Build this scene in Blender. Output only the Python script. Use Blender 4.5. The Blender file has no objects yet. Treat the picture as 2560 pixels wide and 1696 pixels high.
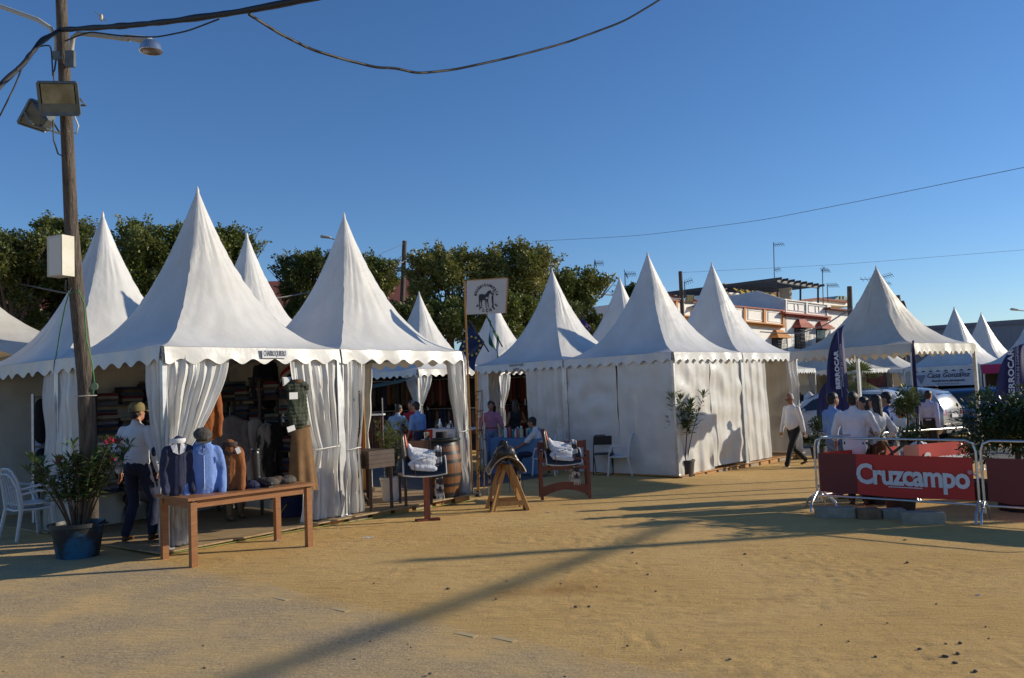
import bpy, bmesh, math, random
from mathutils import Vector as V, Matrix, Euler, noise
random.seed(7)
RAD = math.radians; PI = math.pi
SC = bpy.context.scene; COL = SC.collection

# ------------------------------------------------------------------ camera, sky, sun, exposure
CAMZ = 1.75; FPX = 2106.8; PITCH = .0623; ROLL = .0424
F_ = V((0, math.cos(PITCH), math.sin(PITCH)))
U0 = V((0, -math.sin(PITCH), math.cos(PITCH))); R0 = V((1, 0, 0))
R_ = R0*math.cos(ROLL) - U0*math.sin(ROLL); U_ = U0*math.cos(ROLL) + R0*math.sin(ROLL)
cd = bpy.data.cameras.new('camera'); cam = bpy.data.objects.new('camera', cd); COL.objects.link(cam)
cd.sensor_width = 36; cd.lens = FPX/2560*36; cd.clip_end = 3000; cd.clip_start = .05
cam.matrix_world = Matrix(((R_.x, U_.x, -F_.x, 0), (R_.y, U_.y, -F_.y, 0), (R_.z, U_.z, -F_.z, CAMZ), (0, 0, 0, 1)))
SC.camera = cam
SUN_H, SUN_E = RAD(77), RAD(20)
W = bpy.data.worlds.new('World'); SC.world = W; W.use_nodes = True
wn = W.node_tree; wn.nodes.clear()
sky = wn.nodes.new('ShaderNodeTexSky'); sky.sky_type = 'NISHITA'; sky.sun_disc = False
sky.sun_elevation = SUN_E; sky.sun_rotation = SUN_H; sky.air_density = 1.0; sky.dust_density = 0.0; sky.ozone_density = 3.6; sky.altitude = 100
bg = wn.nodes.new('ShaderNodeBackground'); bg.inputs[1].default_value = .108
wo = wn.nodes.new('ShaderNodeOutputWorld')
hs_ = wn.nodes.new('ShaderNodeHueSaturation'); hs_.inputs['Saturation'].default_value = 1.08
mu_ = wn.nodes.new('ShaderNodeMix'); mu_.data_type = 'RGBA'; mu_.blend_type = 'MULTIPLY'; mu_.inputs[0].default_value = 1; mu_.inputs[7].default_value = (.92, 1.0, 1.17, 1)
wn.links.new(sky.outputs[0], mu_.inputs[6]); wn.links.new(mu_.outputs[2], hs_.inputs['Color']); wn.links.new(hs_.outputs[0], bg.inputs[0]); wn.links.new(bg.outputs[0], wo.inputs[0])
sd = bpy.data.lights.new('sun', 'SUN'); sd.energy = 5.0; sd.angle = RAD(.53); sd.color = (1.0, .885, .69)
so = bpy.data.objects.new('sun', sd); COL.objects.link(so)
sv = V((math.sin(SUN_H)*math.cos(SUN_E), math.cos(SUN_H)*math.cos(SUN_E), math.sin(SUN_E)))
so.rotation_euler = sv.to_track_quat('Z', 'Y').to_euler(); so.location = sv*60
SC.view_settings.view_transform = 'Standard'; SC.view_settings.look = 'None'
SC.view_settings.exposure = -.02; SC.view_settings.gamma = 1
SC.cycles.max_bounces = 6; SC.cycles.transparent_max_bounces = 12

# ------------------------------------------------------------------ placing helpers
def GZ(x, y=0): return -.022*(min(20, max(-12, x)) + 3.5)
def ray(px, py): return F_ + R_*((px-1280)/FPX) + U_*((848-py)/FPX)
def G(px, py, h=0):
    """ground point seen in the photograph at px, py (h above ground)"""
    d = ray(px, py); P = V((0, 0, CAMZ))
    t = 10.
    for _ in range(20):
        q = P + d*t
        t = (GZ(q.x) + h - CAMZ)/d.z if d.z < -1e-6 else 200
    return P + d*t
def D(px, py, dist): return V((0, 0, CAMZ)) + ray(px, py)*dist
def PL(px, py, p0, n):
    d = ray(px, py); o = V((0, 0, CAMZ)); n = V(n)
    return o + d*((V(p0)-o).dot(n)/d.dot(n))
def HD(deg): return V((math.sin(RAD(deg)), math.cos(RAD(deg)), 0))

# ------------------------------------------------------------------ materials
MC = {}
def mat(name, col, rough=.6, metal=0, col2=None, scale=4, bump=0, bscale=40, trans=0, coat=0, stretch=None, contrast=(.35, .65), spec=.5, emit=0, detail=4, bdist=.02):
    if name in MC: return MC[name]
    m = bpy.data.materials.new(name); m.use_nodes = True; t = m.node_tree; N = t.nodes; L = t.links
    b = N['Principled BSDF']; b.inputs['Roughness'].default_value = rough; b.inputs['Metallic'].default_value = metal
    b.inputs['Specular IOR Level'].default_value = spec
    if coat: b.inputs['Coat Weight'].default_value = coat; b.inputs['Coat Roughness'].default_value = .08
    c4 = (*col, 1); src = None
    tc = N.new('ShaderNodeTexCoord'); mp = N.new('ShaderNodeMapping'); L.new(tc.outputs['Object'], mp.inputs[0])
    if stretch: mp.inputs['Scale'].default_value = stretch
    if col2:
        nz = N.new('ShaderNodeTexNoise'); nz.inputs['Scale'].default_value = scale; nz.inputs['Detail'].default_value = detail; nz.inputs['Roughness'].default_value = .6
        L.new(mp.outputs[0], nz.inputs['Vector'])
        mr = N.new('ShaderNodeMapRange'); mr.inputs[1].default_value = contrast[0]; mr.inputs[2].default_value = contrast[1]
        L.new(nz.outputs[0], mr.inputs[0])
        mx = N.new('ShaderNodeMix'); mx.data_type = 'RGBA'; mx.inputs[6].default_value = c4; mx.inputs[7].default_value = (*col2, 1)
        L.new(mr.outputs[0], mx.inputs[0]); L.new(mx.outputs[2], b.inputs['Base Color']); src = mx.outputs[2]
    else: b.inputs['Base Color'].default_value = c4
    if bump:
        n2 = N.new('ShaderNodeTexNoise'); n2.inputs['Scale'].default_value = bscale; n2.inputs['Detail'].default_value = 5
        L.new(mp.outputs[0], n2.inputs['Vector'])
        bp = N.new('ShaderNodeBump'); bp.inputs['Strength'].default_value = bump; bp.inputs['Distance'].default_value = bdist
        L.new(n2.outputs[0], bp.inputs['Height']); L.new(bp.outputs[0], b.inputs['Normal'])
    if trans:
        tr = N.new('ShaderNodeBsdfTranslucent'); tr.inputs[0].default_value = c4
        if src: L.new(src, tr.inputs[0])
        ms = N.new('ShaderNodeMixShader'); ms.inputs[0].default_value = trans
        L.new(b.outputs[0], ms.inputs[1]); L.new(tr.outputs[0], ms.inputs[2]); L.new(ms.outputs[0], N['Material Output'].inputs[0])
    MC[name] = m; return m
canvas = mat('canvas', (.68, .675, .66), .42, col2=(.60, .59, .56), scale=1.5, bump=.35, bscale=3.5, trans=.03, bdist=.04)
canvas_old = mat('canvas_old', (.62, .595, .53), .45, col2=(.50, .47, .40), scale=1.2, bump=.3, bscale=4, trans=.06, bdist=.04)
pvc = mat('pvc', (.70, .70, .685), .30, col2=(.62, .61, .58), scale=2, bump=.3, bscale=5, trans=.06, bdist=.03)
alu = mat('aluminium', (.55, .56, .58), .4, .8, col2=(.42, .43, .45), scale=8)
galv = mat('galvanised', (.62, .64, .66), .32, .9, col2=(.5, .52, .54), scale=12)
wood_pole = mat('wood_pole', (.16, .13, .105), .9, col2=(.06, .048, .04), scale=5, bump=.8, bscale=18, stretch=(8, 8, .5), bdist=.03)
oak = mat('table_wood', (.34, .15, .055), .45, col2=(.25, .10, .035), scale=6, stretch=(1, 1, 6), bump=.1)
pine = mat('pine', (.50, .26, .08), .5, col2=(.40, .19, .05), scale=5, stretch=(3, 3, .5))
mahog = mat('mahogany', (.17, .04, .022), .4, col2=(.11, .025, .015), scale=6, stretch=(3, 3, .5))
darkwood = mat('dark_wood', (.065, .035, .025), .5, col2=(.035, .02, .015), scale=6)
plywood = mat('plywood', (.42, .30, .16), .75, col2=(.30, .20, .10), scale=3, stretch=(1, 6, 1), bump=.2)
black = mat('black_plastic', (.018, .018, .02), .45)
leather = mat('black_leather', (.02, .017, .016), .35, bump=.15, bscale=60)
brownlea = mat('brown_leather', (.11, .045, .02), .4, bump=.15, bscale=60)
rubber = mat('cable_rubber', (.012, .012, .014), .6)
plasticw = mat('white_plastic', (.74, .75, .77), .35, trans=.05)
skin = mat('skin', (.42, .22, .14), .55, col2=(.36, .17, .11), scale=9)
skin2 = mat('skin_tan', (.30, .15, .09), .55, col2=(.25, .11, .07), scale=9)
hair_k = mat('hair_black', (.012, .009, .008), .5, bump=.4, bscale=80)
hair_g = mat('hair_grey', (.33, .32, .31), .6, bump=.4, bscale=80)
sheep = mat('sheepskin', (.78, .78, .80), .95, bump=.9, bscale=90, bdist=.02)
concrete = mat('concrete', (.36, .31, .24), .9, col2=(.25, .21, .16), scale=6, bump=.4, bscale=40)
def cloth(name, c, c2=None, **k): return mat(name, c, .85, col2=c2 or tuple(x*.8 for x in c), scale=7, bump=.25, bscale=60, **k)
white_c = cloth('white_cotton', (.74, .74, .77), (.68, .68, .72), trans=.05)
glass_d = mat('dark_glass', (.02, .025, .03), .06, spec=.8)

# ------------------------------------------------------------------ mesh helpers
def wmx(o):
    m = o.matrix_basis.copy()
    while o.parent: o = o.parent; m = o.matrix_basis @ m
    return m
def props(o, label=None, cat=None, group=None, kind=None):
    for k, v in (('label', label), ('category', cat), ('group', group), ('kind', kind)):
        if v: o[k] = v
    return o
def link(name, me, m, parent=None, smooth=None):
    """link a mesh whose coordinates are in world space; they are brought into the parent's frame"""
    if parent: me.transform(wmx(parent).inverted())
    if m: me.materials.clear(); me.materials.append(m)
    o = bpy.data.objects.new(name, me); COL.objects.link(o); o.parent = parent
    if smooth:
        me.polygons.foreach_set('use_smooth', [True]*len(me.polygons))
        me.set_sharp_from_angle(angle=RAD(smooth))
    return o
def thing(name, label, cat, loc=(0, 0, 0), rz=0, group=None):
    o = bpy.data.objects.new(name, None); COL.objects.link(o); o.location = loc; o.rotation_euler = (0, 0, rz)
    o.empty_display_size = .2
    return props(o, label, cat, group)
def dup(root, loc, rz=None, label=None, group=None, sc=None):
    r = root.copy(); COL.objects.link(r); r.location = loc
    if rz is not None: r.rotation_euler = (0, 0, rz)
    if sc: r.scale = (sc, sc, sc)
    if label: r['label'] = label
    if group: r['group'] = group
    for ch in list(root.children):
        c = ch.copy(); COL.objects.link(c); c.parent = r
        for g in list(ch.children):
            d = g.copy(); COL.objects.link(d); d.parent = c
    return r

class MB:
    def __init__(s): s.v = []; s.f = []
    def add(s, vs, fs):
        n = len(s.v); s.v += [tuple(p) for p in vs]; s.f += [tuple(i+n for i in f) for f in fs]; return s
    def box(s, c, d, rz=0, M=None, taper=1):
        x, y, z = d[0]/2, d[1]/2, d[2]/2; m = Matrix.Translation(V(c)) @ Matrix.Rotation(rz, 4, 'Z')
        if M is not None: m = M @ m
        p = [m @ V((sx*x*(taper if sz > 0 else 1), sy*y*(taper if sz > 0 else 1), sz*z)) for sz in (-1, 1) for sy in (-1, 1) for sx in (-1, 1)]
        return s.add(p, [(0, 2, 3, 1), (4, 5, 7, 6), (0, 1, 5, 4), (1, 3, 7, 5), (3, 2, 6, 7), (2, 0, 4, 6)])
    def bar(s, a, b, w, h=None, up=(0, 0, 1)):
        a = V(a); b = V(b); h = h or w; d = (b-a).normalized(); u = V(up)
        if abs(d.dot(u)) > .98: u = V((1, 0, 0))
        sx = d.cross(u).normalized(); sy = sx.cross(d)
        p = [q + sx*(i*w/2) + sy*(j*h/2) for q in (a, b) for i, j in ((-1, -1), (1, -1), (1, 1), (-1, 1))]
        return s.add(p, [(0, 3, 2, 1), (4, 5, 6, 7), (0, 1, 5, 4), (1, 2, 6, 5), (2, 3, 7, 6), (3, 0, 4, 7)])
    def tube(s, pts, r, seg=8, flat=None):
        pts = [V(p) for p in pts]; n = len(pts); rr = r if isinstance(r, (list, tuple)) else [r]*n
        vs = []; fs = []; up = None
        for i, p in enumerate(pts):
            d = (pts[min(i+1, n-1)] - pts[max(i-1, 0)]).normalized()
            if up is None:
                up = V((0, 0, 1)) if abs(d.z) < .9 else V((1, 0, 0))
            sx = d.cross(up).normalized(); up = sx.cross(d).normalized()
            for k in range(seg):
                a = 2*PI*k/seg; fy = flat or 1
                vs.append(p + sx*math.cos(a)*rr[i] + up*math.sin(a)*rr[i]*fy)
        for i in range(n-1):
            for k in range(seg):
                k2 = (k+1) % seg; fs.append((i*seg+k, i*seg+k2, (i+1)*seg+k2, (i+1)*seg+k))
        fs.append(tuple(range(seg))[::-1]); fs.append(tuple((n-1)*seg+k for k in range(seg)))
        return s.add(vs, fs)
    def lathe(s, prof, c=(0, 0, 0), seg=20, M=None):
        vs = []; fs = []; n = len(prof); m = Matrix.Translation(V(c))
        if M is not None: m = m @ M
        for r, z in prof:
            for k in range(seg):
                a = 2*PI*k/seg; vs.append(m @ V((r*math.cos(a), r*math.sin(a), z)))
        for i in range(n-1):
            for k in range(seg):
                k2 = (k+1) % seg; fs.append((i*seg+k, i*seg+k2, (i+1)*seg+k2, (i+1)*seg+k))
        if prof[0][0] > 1e-4: fs.append(tuple(range(seg))[::-1])
        if prof[-1][0] > 1e-4: fs.append(tuple((n-1)*seg+k for k in range(seg)))
        return s.add(vs, fs)
    def grid(s, fn, nu, nv, flip=False):
        vs = [fn(i/nu, j/nv) for j in range(nv+1) for i in range(nu+1)]; fs = []
        for j in range(nv):
            for i in range(nu):
                a = j*(nu+1)+i; q = (a, a+1, a+nu+2, a+nu+1); fs.append(q[::-1] if flip else q)
        return s.add(vs, fs)
    def prism(s, poly, d):
        """polygon (3d points) extruded by vector d"""
        d = V(d); n = len(poly); P = [V(p) for p in poly]
        vs = P + [p+d for p in P]
        return s.add(vs, [tuple(range(n))[::-1], tuple(range(n, 2*n))] + [(i, (i+1) % n, (i+1) % n+n, i+n) for i in range(n)])
    def cap(s, a, b, r0, r1, seg=12, flat=None):
        """tapered capsule; flat = (direction, factor) squashes it across a direction"""
        a = V(a); b = V(b); d = b-a; L = d.length; d = d.normalized() if L > 1e-6 else V((0, 0, 1))
        u = V((1, 0, 0)) if abs(d.x) < .9 else V((0, 1, 0)); sx = d.cross(u).normalized(); sy = d.cross(sx)
        rings = [(-math.cos(t)*r0, math.sin(t)*r0, 0) for t in (.05, .5, 1.05, PI/2)] + [(math.cos(t)*r1, math.sin(t)*r1, 1) for t in (PI/2, 1.05, .5, .05)]
        vs = []; fs = []
        for off, rad, e in rings:
            c = (a if e == 0 else b) + d*off
            for k in range(seg):
                t = 2*PI*k/seg; vs.append(c + sx*math.cos(t)*rad + sy*math.sin(t)*rad)
        if flat:
            fd = V(flat[0]).normalized(); mid = (a+b)/2
            vs = [q - fd*((q-mid).dot(fd)*(1-flat[1])) for q in vs]
        n = len(rings)
        for i in range(n-1):
            for k in range(seg):
                k2 = (k+1) % seg; fs.append((i*seg+k, (i+1)*seg+k, (i+1)*seg+k2, i*seg+k2))
        fs.append(tuple(range(seg))); fs.append(tuple((n-1)*seg+k for k in range(seg))[::-1])
        return s.add(vs, fs)
    def ell(s, c, r, rot=(0, 0, 0), M=None, seg=16, rings=10):
        m = Matrix.Translation(V(c)) @ Euler(rot).to_matrix().to_4x4()
        if M is not None: m = M @ m
        vs = []; fs = []
        for i in range(rings+1):
            t = PI*(i*.98/rings+.01)
            for k in range(seg):
                a = 2*PI*k/seg; vs.append(m @ V((r[0]*math.sin(t)*math.cos(a), r[1]*math.sin(t)*math.sin(a), r[2]*math.cos(t))))
        for i in range(rings):
            for k in range(seg):
                k2 = (k+1) % seg; fs.append((i*seg+k, (i+1)*seg+k, (i+1)*seg+k2, i*seg+k2))
        fs.append(tuple(range(seg))); fs.append(tuple(rings*seg+k for k in range(seg))[::-1])
        return s.add(vs, fs)
    def mesh(s, name):
        me = bpy.data.meshes.new(name); me.from_pydata(s.v, [], s.f); me.validate(); me.update(); return me
    def build(s, name, m, parent=None, smooth=None):
        return link(name, s.mesh(name), m, parent, smooth)
    def blob(s, name, m, parent=None, voxel=.015, it=3, fold=0, fscale=9, fst=(1, 1, .35), extra=None, dec=None, seed=0):
        """fuse everything into one continuous surface"""
        me = s.mesh(name); ob = bpy.data.objects.new('tmp', me); COL.objects.link(ob)
        md = ob.modifiers.new('r', 'REMESH'); md.mode = 'VOXEL'; md.voxel_size = voxel
        if it: sm = ob.modifiers.new('s', 'SMOOTH'); sm.factor = .6; sm.iterations = it
        if dec: dm = ob.modifiers.new('d', 'DECIMATE'); dm.ratio = dec
        dg = bpy.context.evaluated_depsgraph_get(); dg.update()
        nm = bpy.data.meshes.new_from_object(ob.evaluated_get(dg))
        bpy.data.objects.remove(ob); bpy.data.meshes.remove(me); nm.name = name
        if fold:
            nr = [vv.normal.copy() for vv in nm.vertices]
            for vv, n in zip(nm.vertices, nr):
                q = V((vv.co.x*fst[0], vv.co.y*fst[1], vv.co.z*fst[2]))*fscale + V((seed, seed, 0))
                vv.co += n*((.30-abs(noise.noise(q)))*fold*1.5 + (.3-abs(noise.noise(q*2.1+V((9, 0, 0)))))*fold*.9)
        if extra:
            bm = bmesh.new(); bm.from_mesh(nm); e = extra.mesh('e'); bm.from_mesh(e); bm.to_mesh(nm); bm.free(); bpy.data.meshes.remove(e)
        return link(name, nm, m, parent, 80)

def sag(a, b, drop, n=24):
    a = V(a); b = V(b); return [a.lerp(b, i/n) - V((0, 0, drop*4*(i/n)*(1-i/n))) for i in range(n+1)]
def text(s, size, m, parent, org, xd, zd, bold=0, shear=0, space=1, sx=1, name='lettering', depth=.002, ax='CENTER'):
    """flat lettering lying on the surface spanned by xd (reading direction) and zd (up)"""
    cu = bpy.data.curves.new('t', 'FONT'); cu.body = s; cu.size = size; cu.extrude = depth; cu.offset = bold; cu.shear = shear
    cu.space_character = space; cu.align_x = ax; cu.align_y = 'CENTER'; cu.resolution_u = 3
    ob = bpy.data.objects.new('t', cu); COL.objects.link(ob); dg = bpy.context.evaluated_depsgraph_get(); dg.update()
    me = bpy.data.meshes.new_from_object(ob.evaluated_get(dg)); bpy.data.objects.remove(ob); bpy.data.curves.remove(cu)
    xd = V(xd).normalized(); zd = V(zd).normalized(); nd = xd.cross(zd)
    mt = Matrix(((xd.x*sx, zd.x, nd.x, org[0]), (xd.y*sx, zd.y, nd.y, org[1]), (xd.z*sx, zd.z, nd.z, org[2]), (0, 0, 0, 1)))
    me.transform(mt); return link(name, me, m, parent) if parent else me

# ------------------------------------------------------------------ the ground
def ground_mat():
    m = bpy.data.materials.new('sand'); m.use_nodes = True; t = m.node_tree; N = t.nodes; L = t.links; b = N['Principled BSDF']
    b.inputs['Roughness'].default_value = .95; b.inputs['Specular IOR Level'].default_value = .15
    g = N.new('ShaderNodeNewGeometry')
    def nz(sc, det=4, rough=.6, vec=None):
        n = N.new('ShaderNodeTexNoise'); n.inputs['Scale'].default_value = sc; n.inputs['Detail'].default_value = det; n.inputs['Roughness'].default_value = rough
        L.new(vec or g.outputs['Position'], n.inputs['Vector']); return n.outputs[0]
    def mixc(f, a, c, lo=.35, hi=.65):
        mr = N.new('ShaderNodeMapRange'); mr.inputs[1].default_value = lo; mr.inputs[2].default_value = hi; L.new(f, mr.inputs[0])
        x = N.new('ShaderNodeMix'); x.data_type = 'RGBA'; L.new(mr.outputs[0], x.inputs[0])
        for i, q in ((6, a), (7, c)):
            if isinstance(q, tuple): x.inputs[i].default_value = (*q, 1)
            else: L.new(q, x.inputs[i])
        return x.outputs[2]
    st = N.new('ShaderNodeMapping'); st.inputs['Scale'].default_value = (.7, 2.2, 1); L.new(g.outputs['Position'], st.inputs[0])
    c = mixc(nz(.35), (.66, .44, .175), (.58, .36, .12))
    c = mixc(nz(2.2, 6, .7, st.outputs[0]), c, (.44, .27, .11), .50, .78)
    dp = N.new('ShaderNodeAttribute'); dp.attribute_name = 'damp'; c = mixc(dp.outputs['Fac'], c, (.36, .19, .05), 0, 1.3)
    c = mixc(nz(28, 4, .7), c, (.55, .38, .20), .5, .75)
    c = mixc(nz(60, 3), c, (.16, .09, .04), .62, .74)
    L.new(c, b.inputs['Base Color'])
    b1 = N.new('ShaderNodeBump'); b1.inputs['Strength'].default_value = .8; b1.inputs['Distance'].default_value = .045; L.new(nz(6, 8, .72, st.outputs[0]), b1.inputs['Height'])
    b2 = N.new('ShaderNodeBump'); b2.inputs['Strength'].default_value = .7; b2.inputs['Distance'].default_value = .012; L.new(nz(45, 4, .7), b2.inputs['Height'])
    L.new(b1.outputs[0], b2.inputs['Normal']); L.new(b2.outputs[0], b.inputs['Normal'])
    return m, N, L, c, mixc, nz
sand, *_ = ground_mat()
mb = MB(); xs = [-400, -12, 20, 500]; ys = [-60, 700]
mb.add([(x, y, GZ(x)) for y in ys for x in xs], [(i, i+1, i+5, i+4) for i in range(3)])
props(mb.build('ground', sand), kind='structure')
def near_sand():
    x0, x1, y0, y1, st = -4.6, 8.2, 3.9, 13.2, .034; nx, ny = int((x1-x0)/st), int((y1-y0)/st); vs = []; dmp = []
    A, B = G(520, 1440), G(1400, 1640); e = (B-A).normalized(); nrm = V((-e.y, e.x, 0)); nrm = nrm if nrm.y > 0 else -nrm
    T0, T1 = G(1745, 1515), G(1690, 1720); te = (T1-T0).normalized(); tn = V((-te.y, te.x, 0)); spots = [(G(1700, 1500), .55), (G(1640, 1600), .5), (G(1820, 1690), .8), (G(2380, 1440), .7), (G(2000, 1400), .5), (G(1500, 1420), .5)]; dc = G(1395, 1480)
    for j in range(ny+1):
        for i in range(nx+1):
            x = x0+(x1-x0)*i/nx; y = y0+(y1-y0)*j/ny; p = V((x, y, 0))
            m = min(1, (x-x0)/.8, (x1-x)/.8, (y-y0)/.5, (y1-y)/1.2); m = min(m, max(0, (p-V((A.x, A.y, 0))).dot(nrm)-.05)/.5)
            h = 0
            if m > 0:
                rgh = max(0, noise.noise(V((x*.55, y*.8, 7)))*1.6+.25)
                for c, r in spots: rgh += .9*math.exp(-((x-c.x)**2+((y-c.y)*1.4)**2)/(r*r))
                h = .010+.006*noise.noise(V((x*1.1, y*1.6, 0)))+.003*noise.noise(V((x*5, y*6, 3)))
                q = noise.noise(V((x*8.5, y*9.5, 11))); h += -.030*min(1.3, rgh)*max(0, q-.22)+.009*min(1.3, rgh)*noise.noise(V((x*15, y*17, 5)))
                q = (p-V((T0.x, T0.y, 0))); a = q.dot(te); b = q.dot(tn)
                if -.02 < a < 1.3 and abs(b) < .13: h += .007*(.5+.5*math.sin(b*150))*(.6+.4*math.sin(a*90))-.004
                h = max(-.0, h)*m
            vs.append((x, y, GZ(x)+.0025+h)); dmp.append(max(0, 1-math.hypot((x-dc.x)/.75, (y-dc.y)/.42)+.5*noise.noise(V((x*3, y*3, 1)))))
    fs = [(j*(nx+1)+i, j*(nx+1)+i+1, (j+1)*(nx+1)+i+1, (j+1)*(nx+1)+i) for j in range(ny) for i in range(nx)]
    me = bpy.data.meshes.new('sand'); me.from_pydata(vs, [], fs); me.update(); a = me.attributes.new('damp', 'FLOAT', 'POINT'); a.data.foreach_set('value', dmp)
    me.polygons.foreach_set('use_smooth', [True]*len(me.polygons)); props(link('trodden_sand', me, sand), kind='structure')
near_sand()
# worn asphalt lane at the lower left, its edge lost under sand
def road_mat():
    m, N, L, c, mixc, nz = ground_mat(); m.name = 'dusty_asphalt'; b = N['Principled BSDF']
    asp = mixc(nz(55, 3, .85), (.62, .46, .26), (.27, .21, .135), .36, .66)
    dust = mixc(nz(1.1, 5, .65), asp, (.64, .44, .20), .42, .68)
    # distance from the lane's edge, carried by the uv-free generated attribute 'edge'
    at = N.new('ShaderNodeAttribute'); at.attribute_name = 'edge'
    ad = N.new('ShaderNodeMath'); ad.operation = 'MULTIPLY_ADD'; L.new(nz(1.6, 5, .6), ad.inputs[0]); ad.inputs[1].default_value = 1.1
    L.new(at.outputs['Fac'], ad.inputs[2])
    L.new(mixc(ad.outputs[0], c, dust, .75, 1.25), b.inputs['Base Color']); return m
P0, P1 = G(520, 1440), G(1400, 1640)
e1 = (P1-P0).normalized(); n1 = V((e1.y, -e1.x, 0));  n1 = n1 if n1.dot(V((-5, 5, 0))-P0) < 0 or n1.y < 0 else -n1
n1 = V((-e1.y, e1.x, 0)) if V((-e1.y, e1.x, 0)).y < 0 else V((e1.y, -e1.x, 0))
mb = MB(); nn = 24; vals = []
rows = []
for j in range(2):
    for i in range(nn+1):
        q = P0 + e1*(-6 + 18*i/nn) + n1*(j*7 - .6); mb.v.append((q.x, q.y, GZ(q.x)+.004)); vals.append(j*7/1.2)
for i in range(nn): mb.f.append((i, i+nn+1, i+nn+2, i+1))
me = mb.mesh('road'); a = me.attributes.new('edge', 'FLOAT', 'POINT'); a.data.foreach_set('value', vals)
props(link('road', me, road_mat()), kind='structure')
# street of asphalt behind the first stalls
asph = mat('asphalt', (.075, .075, .08), .9, col2=(.11, .10, .09), scale=3, bump=.3, bscale=60)
mb = MB(); ux, uy = HD(41), HD(-49)
def strip(mb, o, d, n, L0, L1, w0, w1, h):
    k = 12
    for i in range(k):
        a, b_ = L0+(L1-L0)*i/k, L0+(L1-L0)*(i+1)/k
        q = [V(o)+d*a+n*w0, V(o)+d*b_+n*w0, V(o)+d*b_+n*w1, V(o)+d*a+n*w1]
        mb.add([(p.x, p.y, GZ(p.x)+h) for p in q], [(0, 1, 2, 3)])
strip(mb, (-4.18, 10.04, 0), HD(-52), HD(38), 1.2, 40, 6.2, 9.6, .004)
strip(mb, (9, 17.0, 0), HD(-48), HD(42), -30, 6, 2.9, 8.2, .004)
props(mb.build('road', asph), kind='structure')
mb = MB(); paint = mat('road_paint', (.5, .5, .48), .8, col2=(.25, .24, .22), scale=20)
strip(mb, (9, 17.0, 0), HD(-48), HD(42), -30, 6, 4.3, 4.4, .009); strip(mb, (9, 17.0, 0), HD(-48), HD(42), -30, 6, 5.8, 5.9, .009)
props(mb.build('road_marking', paint), kind='structure')

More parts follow.
